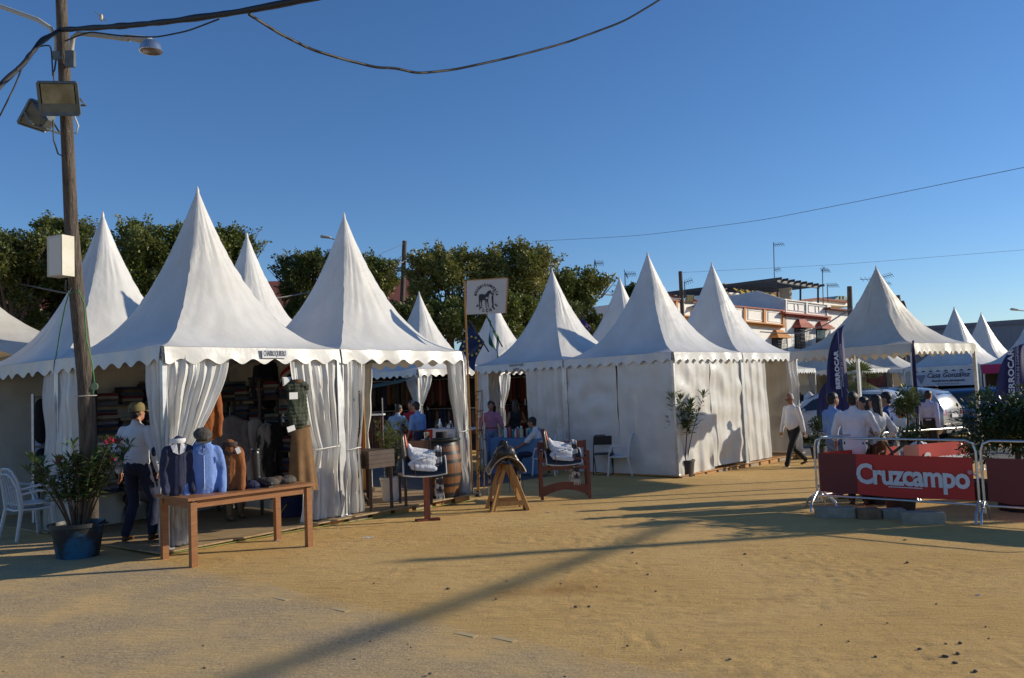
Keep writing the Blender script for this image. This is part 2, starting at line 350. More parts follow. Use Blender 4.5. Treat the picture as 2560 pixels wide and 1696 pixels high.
# ------------------------------------------------------------------ pagoda tents
def prof(s): return .85*(1-s)**2 + .15*(1-s)
class Tent:
    """corner c (world, top of its floor level), u runs to the right and away, v to the left and away"""
    def __init__(t, name, label, c, hd, s, e=2.5, H=4.9, m=canvas, scal=8, posts=True, val=.2, vm=pvc, skip=(), wr=.015, group='white pagoda tents', seed=0, su=None, apexoff=(0, 0)):
        t.c = V(c); t.u = HD(hd); t.v = HD(hd-90); t.s = s; t.su = su or s; t.e = e
        t.root = thing(name, label, 'tent', t.P(.5, .5, 0), 0, group)
        C = t.P(.5, .5, 0); a = s/2; dirs = [(-t.v, t.u), (-t.u, -t.v), (t.u, t.v), (t.v, -t.u)]
        mb = MB(); ns, nt = 44, 28
        for k, (n, d) in enumerate(dirs):
            def fn(i, j, n=n, d=d, k=k):
                sq = .012 + .988*(1-j)**1.15; tt = i*2-1; w = a*sq
                inn = 1 - .05*(1-tt*tt)*math.sin(PI*min(1, sq*1.05))
                rk = 1 + (1.12/math.sqrt(1+tt*tt)-1)*max(0, 1-sq*1.05)**.7*.95
                p = C + n*(w*inn*rk) + d*(w*tt*rk) + V((0, 0, e + (H-e)*prof(sq)))
                edge = abs(tt)**6
                q = p*2.4 + V((seed*3.7, 0, 0)); cz = V((tt*5.5/(sq+.35)+seed, sq*2.2+k*3, seed*1.7))
                f = (noise.noise(q)*wr + (.5-abs(noise.noise(cz)))*wr*2.2 + (.5-abs(noise.noise(cz*2.3)))*wr*.9)*min(1, 4*sq)*(1-sq**6)*(1-edge)
                rp = noise.noise(V((0, 0, p.z*9+seed+k)))*wr*1.1*edge*(1-sq**8)*min(1, 5*sq)
                return p + n*(f+rp)*.8 + d*rp + V((apexoff[0], apexoff[1], 0))*(1-sq)
            mb.grid(fn, nt, ns)
        roof = mb.build('roof', m, t.root, 50)
        mb = MB(); mb.tube([C+V((apexoff[0], apexoff[1], H-.45)), C+V((apexoff[0], apexoff[1], H-.02)), C+V((apexoff[0], apexoff[1], H+.03))], [.05, .022, .004], 8)
        mb.build('peak_cap', m, t.root, 40)
        for k, (n, d) in enumerate(dirs):
            if k in skip: continue
            mb = MB(); rnd = random.Random(seed*10+k); ph = rnd.random()*.3
            def fv(i, j, n=n, d=d):
                tt = (i*2-1)*(1-.02/a); x = (i*scal) % 1
                bot = val - .065*(abs(math.cos(PI*(i*scal))))**.8 if j == 1 else val*j*.95 if j < 1 else val
                if j == 1: bot = val + .015 - .07*(.5-.5*math.sin(2*PI*i*scal+.6))
                wv = math.sin(i*scal*2*PI*.5+ph*9)*.010*j + noise.noise(V((i*7+seed, k, 0)))*.03*j
                return C + n*(a+.012+.018*j+wv) + d*(a*tt) + V((0, 0, e-.004-bot))
            mb.grid(fv, scal*10, 3, True)
            mb.build('valance', vm, t.root, 60)
        mb = MB()
        for n, d in dirs: mb.bar(C+n*(a-.03)+d*(-a)+V((0, 0, e-.05)), C+n*(a-.03)+d*a+V((0, 0, e-.05)), .045, .07)
        mb.build('eave_beam', alu, t.root)
        if posts:
            for i in (0, 1):
                for j in (0, 1):
                    if posts is not True and (i, j) not in posts: continue
                    p = t.P(i, j, 0); q = p + (C-p).normalized()*.04
                    MB().box(q+V((0, 0, e/2-.06)), (.06, .06, e-.1), -RAD(hd)).box(q+V((0, 0, .006)), (.14, .14, .012), -RAD(hd)).build('post', alu, t.root)
    def P(t, a, b, z=0): return t.c + t.u*(a*t.s) + t.v*(b*t.s) + V((0, 0, z))
    def curtain(t, side, top, bot, tie=None, tz=1.0, folds=7, amp=.035, m=pvc, zb=.02, off=.02, name='curtain', ztop=None, wr=.02, seed=0, slant=0, nv=30):
        """side 0 front(v=0) 1 left(u=0) 2 right(u=1) 3 back(v=1); spans are fractions along the side"""
        o, d, n = {0: (t.P(0, 0), t.u, -t.v), 1: (t.P(0, 0), t.v, -t.u), 2: (t.P(1, 0), t.v, t.u), 3: (t.P(0, 1), t.u, t.v)}[side]
        zt = (ztop or t.e-.09); s = t.s
        def fn(i, j):
            z = zt + (zb-zt)*j
            if tie:
                jt = (zt-tz)/(zt-zb)
                if j < jt: k = j/jt; k = k*k*(3-2*k) if k < 1 else 1; k = (j/jt)**1.6; l0, l1, r0, r1 = top[0], tie[0], top[1], tie[1]
                else: k = min(1, ((j-jt)/(1-jt))**.7*1.0); l0, l1, r0, r1 = tie[0], bot[0], tie[1], bot[1]
                L = l0+(l1-l0)*k; R = r0+(r1-r0)*k; pin = math.exp(-((j-jt)/.09)**2)
            else: L = top[0]+(bot[0]-top[0])*j; R = top[1]+(bot[1]-top[1])*j; pin = 0
            w = abs(R-L)*s; full = abs(top[1]-top[0])*s
            A = amp*(.5+.9*abs(noise.noise(V((i*5+seed, j*1.6, 2)))))*(.75+.55*j)*(1+.8*max(0, 1-w/max(full, .01)))*(1-.4*pin)
            uu = i + .05*noise.noise(V((i*2.6, j*1.1, seed)))*math.sin(PI*i)*2
            y = A*math.sin(uu*folds*2*PI + 1.2*noise.noise(V((i*2, j*1.3, seed+5)))) + A*.5*math.sin(uu*folds*4.7*PI+seed)
            y += wr*noise.noise(V((i*w*3, z*2.6, seed+9)))*2
            x = (L+(R-L)*uu)*s
            return o + d*x + n*(off*0 - .03 + y) + V((0, 0, z + (slant*i if j == 1 else 0)))
        mb = MB(); mb.grid(fn, max(10, int(folds*9)), nv)
        ob = mb.build(name, m, t.root, 70)
        if tie:
            xm = (tie[0]+tie[1])/2*s; w = abs(tie[1]-tie[0])*s/2+.01
            c = o + d*xm + n*-.03 + V((0, 0, tz)); ring = [c + d*math.cos(a)*w + n*math.sin(a)*(amp*1.6) + V((0, 0, .01*math.sin(a*2))) for a in [2*PI*q/16 for q in range(17)]]
            MB().tube(ring, .008, 6).build('tie', canvas, t.root, 60)
        return ob
    def wall(t, side, a=0, b=1, m=canvas, zb=.02, **k): return t.curtain(side, (a, b), (a, b), folds=k.pop('folds', 3), amp=k.pop('amp', .01), m=m, zb=zb, name='side_wall', **k)

A0 = V((-4.18, 10.04, 0)); HA = 37.5; SA = 2.747; uA, vA = HD(HA), HD(HA-90)
FZ = .07                                                     # boarded floor level under the left block
A0f = A0 + V((0, 0, FZ))
tC = Tent('pagoda_tent', 'big white pagoda tent with CHARROQUBERO on its valance, front flaps tied back', A0f, HA, SA, 2.47-FZ, 4.86-FZ, scal=8, seed=1, m=canvas)
tV = Tent('pagoda_tent', 'white pagoda tent of the saddlery stall with a square shadow on its roof', A0f+uA*SA, HA, SA, 2.47-FZ, 4.88-FZ, scal=8, seed=2)
tL = Tent('pagoda_tent', 'white pagoda tent at the left edge behind the wooden utility pole', A0f+vA*SA, HA, SA, 2.47-FZ, 4.95-FZ, scal=8, seed=3)
tR = Tent('pagoda_tent', 'slim white spire of the tent rising behind and between the two front left tents', A0f+vA*SA+uA*SA, HA, SA, 2.47-FZ, 4.95-FZ, scal=8, seed=4)
c2_ = D(-265, 1000, 15.6); c2_.z = GZ(-12)
tL2 = Tent('pagoda_tent', 'larger white tent cut off by the left edge, only its roof slope showing', c2_-uA*2.5-vA*2.5, HA, 5.0, 2.8, 6.4, scal=10, seed=5, m=canvas_old, posts=False)
# clothes stall flaps
tC.curtain(0, (.0, .34), (-.02, .16), (.0, .10), 1.05, 7, .045, seed=1)
tC.curtain(0, (.68, 1.0), (.72, .99), (.80, .985), 1.0, 6, .04, seed=2)
tC.curtain(1, (.0, .17), (.0, .05), (.0, .05), 1.0, 4, .03, seed=3)
tC.curtain(1, (.80, 1.04), (.78, 1.02), None, 1, 4, .05, seed=4)
tC.wall(2, m=canvas_old, seed=5); tC.wall(3, m=canvas_old, seed=6)
# left tent: front flap and back walls
tL.curtain(1, (.0, .16), (.0, .14), None, 1, 3, .05, seed=7)
tL.wall(2, m=canvas_old, seed=8); tL.wall(3, m=canvas_old, seed=9)
# saddlery stall flaps
tV.curtain(0, (.0, .19), (.0, .14), (.02, .13), .95, 5, .04, seed=10)
tV.curtain(0, (.86, 1.03), (.93, 1.05), (.92, 1.03), 1.05, 5, .04, seed=11)
tV.curtain(2, (.82, 1.0), (.86, 1.0), (.88, 1.0), 1.0, 5, .03, seed=12)
tV.curtain(2, (.0, .14), (.0, .09), (.0, .08), 1.0, 4, .03, seed=13)
tV.wall(3, m=canvas_old, seed=14)
tR.wall(2, m=canvas_old, seed=15)
# boarded floors
def floor(name, label, c, u, v, L, Wd, z, h, edge=.06, m=plywood, n=6):
    """sheets of board on bearers"""
    r = thing(name, label, 'floor', c)
    for i in range(n):
        a = -edge + (L+2*edge)*i/n; b = -edge + (L+2*edge)*(i+1)/n - .008
        q = [c+u*a-v*edge, c+u*b-v*edge, c+u*b+v*(Wd+edge), c+u*a+v*(Wd+edge)]
        MB().prism([p+V((0, 0, z-.02-c.z)) for p in q], (0, 0, .018)).build('board', m, r)
    rr = random.Random(3)
    for i in range(n*2):
        a = L*(i+.1)/(n*2); MB().bar(c+u*a+v*0+V((0, 0, z-.07-c.z)), c+u*(a+L/n/2*.8)+V((0, 0, z-.07-c.z)), .09, .075).build('bearer', pine if i % 3 else concrete, r)
    for j in range(1, 4): MB().bar(c+v*(Wd*j/3)+V((0, 0, z-.07-c.z)), c+u*L+v*(Wd*j/3)+V((0, 0, z-.07-c.z)), .09, .08).build('bearer', pine, r)
    return r
floor('stall_floor', 'boarded floor on bearers under the two front left stalls, lowest thing in the left block', A0+V((0, 0, GZ(-4))), uA, vA, 2*SA, SA, FZ, .1, .14)
floor('stall_floor', 'boarded floor under the leftmost stall', A0+vA*(SA+.16)+V((0, 0, GZ(-6))), uA, vA, 2*SA, SA-.16, FZ+.03, .1, .1)

# middle-right block
B0 = V((3.285, 17.31, -.1)); HB = 43.08; SB = 2.91; uB, vB = HD(HB), HD(HB-90)
tK = Tent('pagoda_tent', 'closed white tent with both walls laced shut, tall potted oleander at its corner', B0, HB, SB, 2.53, 4.93, scal=10, seed=11, group='white pagoda tents')
tS = Tent('pagoda_tent', 'white tent open over a table of coloured bottles, beside the closed tent', B0+vB*SB, HB, SB, 2.53, 4.93, scal=12, seed=12)
tN = Tent('pagoda_tent', 'white tent right of the closed one with a palm showing through its doorway', B0+uB*SB, HB, SB, 2.53, 4.93, scal=10, seed=13)
tM = Tent('pagoda_tent', 'narrow white spire showing between the bottle stall tent and the closed tent', B0+uB*SB+vB*SB, HB, SB, 2.53, 4.93, scal=10, seed=14)
tK.curtain(0, (.0, .5), (.0, .5), None, 1, 3, .012, seed=21, name='side_wall', wr=.022, zb=.0)
tK.curtain(0, (.515, 1.), (.49, .99), None, 1, 3, .014, seed=22, name='side_wall', wr=.026, zb=.05)
tK.curtain(1, (.0, .50), (.0, .50), None, 1, 2, .01, seed=23, name='side_wall', wr=.02, zb=-.03)
tK.curtain(1, (.512, 1.0), (.50, 1.0), None, 1, 2, .01, seed=24, name='side_wall', wr=.025, zb=-.03)
tK.wall(2, seed=25); tK.wall(3, seed=26)
tS.curtain(1, (-.01, .42), (-.01, .40), None, 1, 5, .04, seed=31, zb=.1)
tS.curtain(1, (.85, 1.0), (.86, 1.0), None, 1, 3, .03, seed=32)
tS.curtain(3, (.0, .3), (.0, .1), (.0, .08), 1.1, 5, .03, seed=33)
tN.curtain(0, (.0, .40), (.04, .44), None, 1, 3, .02, seed=34, wr=.012)
tN.curtain(0, (.80, 1.0), (.86, 1.03), (.85, 1.02), 1.2, 4, .05, seed=35)
tN.wall(2, .0, .3, m=canvas_old, seed=36); tN.curtain(2, (.55, 1.), (.7, 1.), None, 1, 4, .03, seed=37)
tM.wall(3, m=canvas_old, seed=38)
floor('stall_floor', 'pallet floor under the closed white tent, its timber edge showing', B0+V((0, 0, GZ(3.3)-B0.z)), uB, vB, 2*SB, SB, B0.z, .1, .05, m=pine)

# open canopy tent over the people on the right
E0 = V((7.45, 15.7, 0)); HE = 52
tE = Tent('canopy_tent', 'open sided cream canopy tent over the standing people, blue sail flag before it', V((E0.x, E0.y, GZ(E0.x))), HE, 2.62, 2.58, 4.27, m=canvas_old, scal=12, seed=21, vm=canvas_old, wr=.02, posts=((0, 0), (1, 0), (1, 1)))
# rows farther off
shadecl = cloth('interior_shade_cloth', (.025, .02, .022))  # far stall walls: the interior shade is put into a near-black cloth colour
def back_tent(px, py, dist, hd, label, s=2.95, e=2.5, H=4.9, seed=0, m=canvas, walls=(2, 3), curt=True, scal=10):
    p = D(px, py, dist); p.z = GZ(p.x)
    t = Tent('pagoda_tent', label, p, hd, s, e, H, scal=scal, seed=seed, m=m)
    for w in walls: t.wall(w, m=shadecl, seed=seed+w)
    if curt:
        t.curtain(0, (.0, .2), (.0, .06), (.0, .05), 1.5, 5, .04, seed=seed); t.curtain(1, (.0, .2), (.0, .06), (.0, .05), 1.5, 5, .04, seed=seed+1)
    return t
tC1 = back_tent(1044, 931, 23.3, 42, 'white tent over the dark riding goods stall, seen through the saddlery stall', seed=31)
tC2 = Tent('pagoda_tent', 'small white spire just right of the sign board, beyond the bottle stall', tC1.c+tC1.u*3.3, 42, 2.95, 2.5, 4.9, seed=32, scal=10)
tC3 = Tent('pagoda_tent', 'tent behind the saddlery stall showing only its shaded eave over a green awning', tC1.c+tC1.v*3.0, 42, 2.95, 2.5, 4.9, seed=33, scal=10)
tC2.wall(2, m=shadecl, seed=3); tC2.wall(3, m=shadecl, seed=4); tC2.curtain(0, (0, .2), (0, .08), (0, .06), 1.3, 5, .04); tC2.curtain(1, (0, .2), (0, .08), (0, .06), 1.3, 5, .04)
tC3.wall(3, m=shadecl, seed=6); tC3.wall(2, m=shadecl, seed=7)

# ------------------------------------------------------------------ people
def ik(a, b, l1, l2, bend):
    a = V(a); b = V(b); d = b-a; L = min(d.length, (l1+l2)*.999); d = d.normalized(); b = a+d*L
    x = (l1*l1-l2*l2+L*L)/(2*L); y = math.sqrt(max(0, l1*l1-x*x)); bd = V(bend); bd = (bd-d*bd.dot(d)).normalized()
    return a+d*x+bd*y, b
def person(label, loc, face, h=1.75, lean=0, hands=((-.25, .06, .82), (.25, .06, .82)), feet=((-.1, 0, 0), (.1, 0, 0)), top=white_c, legs=None, sleeve=1.0, hem=.86, tuck=False,
           hair=hair_k, hs='short', skn=skin, bust=1.0, hip=.93, seat=False, yaw=0, nod=0, shoe=None, cap=None, extra=None, vox=.014, belly=1.0, group=None, skirt=False, grip=.5, elb=((-.5, -.6, -.3), (.5, -.6, -.3)), bag=False, sk=0):
    """x right, y the way the person faces, z up; measures for 1.75 m, scaled by h"""
    S = h/1.75; root = thing('person', label, 'person', loc, -RAD(face), group)
    Mw = Matrix.Translation(V(loc)) @ Matrix.Rotation(-RAD(face), 4, 'Z') @ Matrix.Scale(S, 4)
    vx = vox*S; hz = hip; piv = V((0, 0, hz)); RL = Matrix.Translation(piv) @ Matrix.Rotation(-RAD(lean), 4, 'X') @ Matrix.Translation(-piv)
    dz = hip-.93
    def T(p): return RL @ (V(p)+V((0, 0, dz)))
    B = MB(); C = MB(); Lg = MB()
    w = bust
    # trunk
    B.ell((0, .0, hz), (.135*w, .085, .10)); B.cap(T((0, 0, .98)), T((0, 0, 1.2)), .10*w, .11*w, flat=((0, 1, 0), .6))
    B.ell(T((0, 0, 1.27)), (.14*w, .08, .18), (-RAD(lean), 0, 0))
    ny = T((0, .0, 1.47)); hd = T((0, .025, 1.615)); B.cap(T((0, -.01, 1.4)), T((0, .01, 1.56)), .06, .052)
    hm = Matrix.Translation(hd) @ Euler((-RAD(nod+lean*.4), 0, -RAD(yaw))).to_matrix().to_4x4()
    B.ell((0, -.005, .02), (.073, .092, .108), M=hm); B.ell((0, .035, -.05), (.052, .058, .062), M=hm)
    B.ell((0, .096, -.015), (.013, .018, .026), (.2, 0, 0), M=hm, seg=8, rings=6)
    for sx in (-1, 1):
        B.ell((sx*.074, -.005, -.005), (.012, .02, .032), M=hm, seg=8, rings=6)
        B.ell((sx*.03, .072, -.02), (.02, .014, .018), M=hm, seg=8, rings=6)
    # shirt trunk
    C.ell(T((0, -.0, 1.30)), (.178*w, .118, .165), (-RAD(lean), 0, 0)); C.cap(T((-.14*w, 0, 1.375)), T((0, 0, 1.43)), .06, .062); C.cap(T((.14*w, 0, 1.375)), T((0, 0, 1.43)), .06, .062)
    C.cap(T((0, 0, 1.36)), T((0, -.01, 1.475)), .09, .062)
    C.cap(T((0, .01*belly, 1.22)), T((0, .015*belly, 1.05)), .152*w, .15*w*(.5+.5*belly), flat=((0, 1, 0), .70+.12*(belly-1)*4))
    hemz = hem
    if not tuck: C.cap(T((0, 0, 1.05)), V((0, 0, hemz+dz+.09)) if not seat else T((0, 0, .98)), .155*w, .168*w, flat=((0, 1, 0), .72))
    else: C.ell(T((0, .005, 1.02)), (.158*w, .118, .08))
    # arms
    fing = MB()
    for k, sx in enumerate((-1, 1)):
        sh = T((sx*.18*w, 0, 1.385)); tgt = V(hands[k])+V((0, 0, 0)); el, wr = ik(sh, tgt, .285, .265, elb[k])
        B.cap(sh, el, .043, .036); B.cap(el, wr, .037, .025)
        hv = (wr-el).normalized()
        # palm + fingers + thumb
        side = hv.cross(V((sx, 0, 0))); side = side.normalized() if side.length > .2 else V((0, 1, 0))
        nrm = hv.cross(side).normalized()*(-sx)
        B.cap(wr, wr+hv*.06, .026, .034, flat=(nrm, .55))
        for q in range(4):
            o_ = wr+hv*(.082)+side*((q-1.5)*.019); ln = (.062, .074, .068, .052)[q]
            a1 = o_+hv*ln*.55+nrm*(-.012*grip*2); a2 = a1+(hv*(1-grip)-nrm*grip).normalized()*ln*.55
            fing.tube([Mw@(o_-hv*.012), Mw@a1, Mw@a2], [.0098*S, .0088*S, .007*S], 6)
        t0 = wr+hv*.02+side*.03; fing.tube([Mw@t0, Mw@(t0+side*.026+hv*.022), Mw@(t0+side*.03+hv*.055-nrm*.01)], [.0125*S, .0105*S, .008*S], 6)
        if sleeve > 0:
            if sleeve >= 1: C.cap(sh, el, .064, .056); C.cap(el, el.lerp(wr, min(1, sleeve-.0)*.9 if sleeve > 1 else .93), .056, .042)
            elif sleeve > .5: C.cap(sh, el, .064, .058); C.cap(el, el.lerp(wr, (sleeve-.5)*2*.9), .058, .05)
            else: C.cap(sh, sh.lerp(el, sleeve*2), .064, .06)
    # legs
    SH = MB()
    for k, sx in enumerate((-1, 1)):
        hp = V((sx*.085*w, 0, hz-.03)); ft = V(feet[k]); ank = ft+V((0, -.02, .085)); kn, ak = ik(hp, ank, .44, .42, (sx*.08, 1, 0) if not seat else (sx*.1, .6, 1))
        B.cap(hp, kn, .075, .05); B.cap(kn, ak, .05, .034)
        if skirt: pass
        else: Lg.cap(hp, kn, .092*w**.5, .066); Lg.cap(kn, ak+V((0, 0, .015)), .066, .055)
        pitch = max(0, ft.z)*3.5; fm = Matrix.Translation(ak) @ Matrix.Rotation(-min(1.0, pitch), 4, 'X')
        SH.cap(fm@V((0, -.035, -.05)), fm@V((sx*.012, .13, -.06)), .034, .033, flat=((0, 0, 1), .8)); SH.cap(fm@V((0, -.01, .0)), fm@V((0, .02, -.045)), .04, .036)
        
    Lg.ell((0, -.005, hz+.01), (.168*w, .125, .12)); 
    if tuck: Lg.cap((-.05, 0, hz+.06), (.05, 0, hz+.06), .12, .12, flat=((0, 1, 0), .95))
    for b_ in (B, C, Lg, SH): b_.v = [tuple(Mw@V(p)) for p in b_.v]
    B.blob('body', skn, root, vx, 2, extra=fing, dec=.5)
    C.blob('shirt', top, root, vx*1.15, 4, fold=.010*S, fscale=9/S, seed=sk, dec=.6)
    lm = legs or cloth('navy_denim', (.02, .028, .07))
    if skirt:
        Sk = MB(); Sk.cap((0, 0, hz+.02), (0, 0, .55), .165, .19, flat=((0, 1, 0), .75)); Sk.v = [tuple(Mw@V(p)) for p in Sk.v]; Sk.blob('skirt', lm, root, vx*1.3, 3, fold=.01)
    else: Lg.blob('trousers', lm, root, vx*1.15, 3, fold=.009*S, fscale=10/S, seed=sk+3, dec=.6)
    SH.blob('shoes', shoe or brownlea, root, .008*S, 2, dec=.5)
    # hair, eyes
    H = MB()
    if hs != 'none':
        H.ell((0, -.016, .04), (.081, .098, .09), M=hm); H.ell((0, -.045, -.02), (.068, .055, .07), M=hm)
        if hs == 'long': H.cap(hm@V((0, -.05, .02)), hm@V((0, -.085, -.22)), .08, .06, flat=((0, 1, 0), .7)); H.cap(hm@V((-.05, -.02, 0)), hm@V((-.06, -.05, -.16)), .035, .03); H.cap(hm@V((.05, -.02, 0)), hm@V((.06, -.05, -.16)), .035, .03)
        if hs == 'balding': H.v = []; H.f = []; H.ell((0, -.03, .0), (.08, .075, .07), M=hm); H.ell((0, -.02, .045), (.074, .09, .075), M=hm)
        H.v = [tuple(Mw@V(p)) for p in H.v]; H.blob('hair', hair, root, .009*S, 2, fold=.004, fscale=40, fst=(1, 1, 1), dec=.5)
    E = MB()
    for sx in (-1, 1): E.ell((sx*.029, .078, .0), (.012, .008, .006), M=hm, seg=8, rings=5)
    E.ell((0, .088, -.062), (.022, .008, .004), M=hm, seg=8, rings=5)
    E.v = [tuple(Mw@V(p)) for p in E.v]; E.build('eyes', mat('eye_dark', (.05, .02, .015), .4), root, 60)
    if tuck:
        b_ = MB(); cc = V((0, 0, hz+.135)); b_.tube([Mw@(cc+V((math.cos(a)*.15*w, math.sin(a)*.112, 0))) for a in [2*PI*q/20 for q in range(21)]], .014*S, 6, flat=1.3); b_.build('belt', brownlea, root, 60)
    if cap:
        K = MB(); K.lathe([(.092, -.02), (.094, .02), (.086, .065), (.06, .095), (.02, .106), (.0, .107)], M=hm@Matrix.Translation((0, -.01, .035))@Matrix.Scale(1.08, 4, (0, 1, 0)), seg=20)
        for i in range(1): K.grid(lambda a, b: hm@V(((a-.5)*.15*(1-.1*b), .085+.075*b*(1-(2*a-1)**2*.55), .035-.012*b-.02*(2*a-1)**2)), 10, 4)
        K.v = [tuple(Mw@V(p)) for p in K.v]; K.build('cap', cap, root, 70)
    if extra: extra(root, Mw, hm, T)
    return root
denim = cloth('light_denim', (.16, .22, .36)); navy = cloth('navy_cotton', (.018, .024, .065)); blackc = cloth('black_cotton', (.012, .012, .015))
sky_c = cloth('sky_blue_cotton', (.20, .33, .60)); pale_c = cloth('pale_blue_cotton', (.42, .52, .74)); grey_t = cloth('grey_cotton', (.10, .10, .11))
pink_c = cloth('pink_cotton', (.42, .17, .27)); red_c = cloth('red_cotton', (.42, .015, .03)); khaki = cloth('khaki_cap', (.20, .16, .07))

def elbow_patch(root, Mw, hm, T):
    p = MB(); sh = T((.18, 0, 1.385)); el, wr = ik(sh, (.29, .03, .86), .285, .265, (.5, -.6, -.3))
    p.ell(el+V((.022, -.032, .0)), (.036, .03, .062)); p.v = [tuple(Mw@V(q)) for q in p.v]; p.build('elbow_patch', navy, root, 60)
def onfloor(p, z=0): return V((p.x, p.y, GZ(p.x)+z))
g = G(345, 1347, .08)
person('man in a khaki cap and white shirt with a navy elbow patch, seen from behind', (g.x, g.y, FZ+.012), 12, 1.74, hands=((-.27, .02, .86), (.29, .03, .86)), feet=((-.13, -.04, 0), (.17, .06, 0)), legs=cloth('dark_jeans', (.014, .018, .05)), sleeve=1.0, hem=.90, cap=khaki, extra=elbow_patch, hair=hair_k, yaw=15, sk=1, vox=.011, bust=1.02)
g = G(318, 1310, .08)
person('crouching person in white clothes bending down just beyond the man in the khaki cap', (g.x+.02, g.y+.35, FZ+.012), -25, 1.7, lean=75, hip=.42, hands=((-.15, .5, .1), (.15, .5, .1)), feet=((-.13, .1, 0), (.13, .1, 0)), legs=grey_t, hem=.9, sk=2, seat=True)
# walking man
def shades(root, Mw, hm, T):
    s_ = MB()
    for sx in (-1, 1): s_.ell((sx*.034, .09, .0), (.028, .01, .02), M=hm, seg=10, rings=6); s_.bar(hm@V((sx*.06, .08, .008)), hm@V((sx*.078, -.01, .008)), .005)
    s_.bar(hm@V((-.02, .097, .006)), hm@V((.02, .097, .006)), .005); s_.v = [tuple(Mw@V(q)) for q in s_.v]; s_.build('sunglasses', black, root, 60)
g = G(1990, 1166)
person('grey haired man in sunglasses, white shirt and black trousers, striding past the tents', (g.x, g.y, GZ(g.x)-.05), -112, 1.72, lean=3, nod=14, hands=((-.24, -.1, .80), (.25, .16, .80)), feet=((-.09, .36, 0), (.09, -.34, .09)), legs=blackc, top=white_c, tuck=True, hair=hair_g, hs='balding', skn=skin2, belly=1.35, extra=shades, sk=4, vox=.012, bust=1.06)
# group under the canopy tent
def grp(px, head_y, dist, face, label, h=1.72, **k):
    p = D(px, 1100, dist); z = GZ(p.x); t = D(px, head_y, dist); hh = t.z - z
    return person(label, (p.x, p.y, z), face, max(1.5, min(1.9, hh)), **k)
def watch(root, Mw, hm, T):
    w_ = MB(); w_.tube([Mw@V((-.30+.03*math.cos(a), .17+.02*math.sin(a), .925+.015*math.sin(a))) for a in [2*PI*q/12 for q in range(13)]], .009, 6); w_.build('wristwatch', black, root, 60)
grp(2086, 979, 13.7, 75, 'man in a sky blue shirt with rolled sleeves, leftmost of the group behind the banner', sleeve=.5, top=sky_c, legs=denim, hs='short', hands=((-.24, .05, .8), (.24, .1, .8)), sk=5, group='people standing under the canopy tent')
grp(2138, 978, 12.9, 35, 'man in a loose white shirt and wristwatch, seen from behind in the talking group', sleeve=.75, top=white_c, legs=blackc, hem=.80, hands=((-.33, .14, .88), (.2, .3, 1.1)), extra=watch, sk=6, bust=1.18, group='people standing under the canopy tent')
grp(2166, 990, 13.9, -100, 'woman facing the group, face half hidden behind the man in white', sleeve=.75, top=cloth('cream_cotton', (.5, .42, .36)), legs=navy, hs='long', sk=7, group='people standing under the canopy tent')
grp(2196, 984, 12.95, -30, 'woman with long black hair and a white shirt with rolled sleeves', sleeve=.75, top=white_c, legs=cloth('rust_skirt', (.16, .05, .02)), hs='long', hands=((-.2, .25, 1.0), (.28, .1, .95)), sk=8, bust=.92, group='people standing under the canopy tent')
grp(2224, 978, 13.9, -60, 'person in a strong blue jumper at the right of the talking group', top=cloth('royal_blue', (.02, .07, .24)), legs=navy, sk=9, group='people standing under the canopy tent')
grp(2328, 975, 19.5, 60, 'man in a pale lilac shirt and black trousers walking past the silver car', sleeve=1.0, top=cloth('lilac_cotton', (.40, .42, .66)), legs=blackc, tuck=True, hands=((-.22, .1, .85), (.25, -.05, .85)), feet=((-.09, .15, 0), (.09, -.2, .05)), sk=10)
# customers seen through the saddlery stall
grp(988, 1008, 19.0, 30, 'man in a light blue shirt and grey trousers leaning over a counter', lean=14, sleeve=1.0, top=cloth('dusty_blue', (.22, .34, .50)), legs=grey_t, tuck=True, hands=((-.3, .25, .95), (.25, .42, 1.05)), sk=11)
grp(1050, 1002, 18.4, -55, 'man in a bright blue short sleeved shirt with a dark bag, facing left', lean=6, sleeve=.48, top=sky_c, legs=navy, tuck=True, hands=((-.2, .2, .9), (.15, .25, .92)), sk=12)
grp(1032, 1000, 19.4, 200, 'person in a red T-shirt half hidden behind the man in bright blue', sleeve=.48, top=red_c, legs=grey_t, hands=((-.2, .25, 1.0), (.2, .3, 1.0)), sk=13)
# saddlery and bottle stall
grp(1230, 1001, 19.6, 170, 'man in a pink polo shirt and pale jeans behind the bottle table', sleeve=.5, top=pink_c, legs=denim, tuck=True, hands=((-.2, .25, .95), (.25, .1, .9)), skn=skin2, sk=14)
grp(1292, 998, 20.3, -20, 'woman with long dark hair in a sleeveless black top at the bottle stall', sleeve=0, top=blackc, legs=blackc, hs='long', hair=mat('hair_brown', (.03, .014, .008), .5), skn=skin2, hands=((-.22, .1, .9), (.2, .35, 1.15)), sk=15, bust=.9)
grp(1336, 968, 21.5, -70, 'person in a dark suit standing half behind the tent flap', top=blackc, legs=cloth('wine_cloth', (.05, .012, .015)), sk=16, hem=.75)
# seated man
SM = D(1352, 1140, 18.4); SM.z = GZ(SM.x)
person('seated man in a white T-shirt and navy trousers with arms on his knees', tuple(SM), -82, 1.72, lean=12, hip=.50, seat=True, hands=((-.1, .52, .62), (.2, .50, .62)), feet=((-.1, .62, .0), (.22, .45, 0)), legs=navy, sleeve=.45, tuck=False, yaw=10, sk=17)

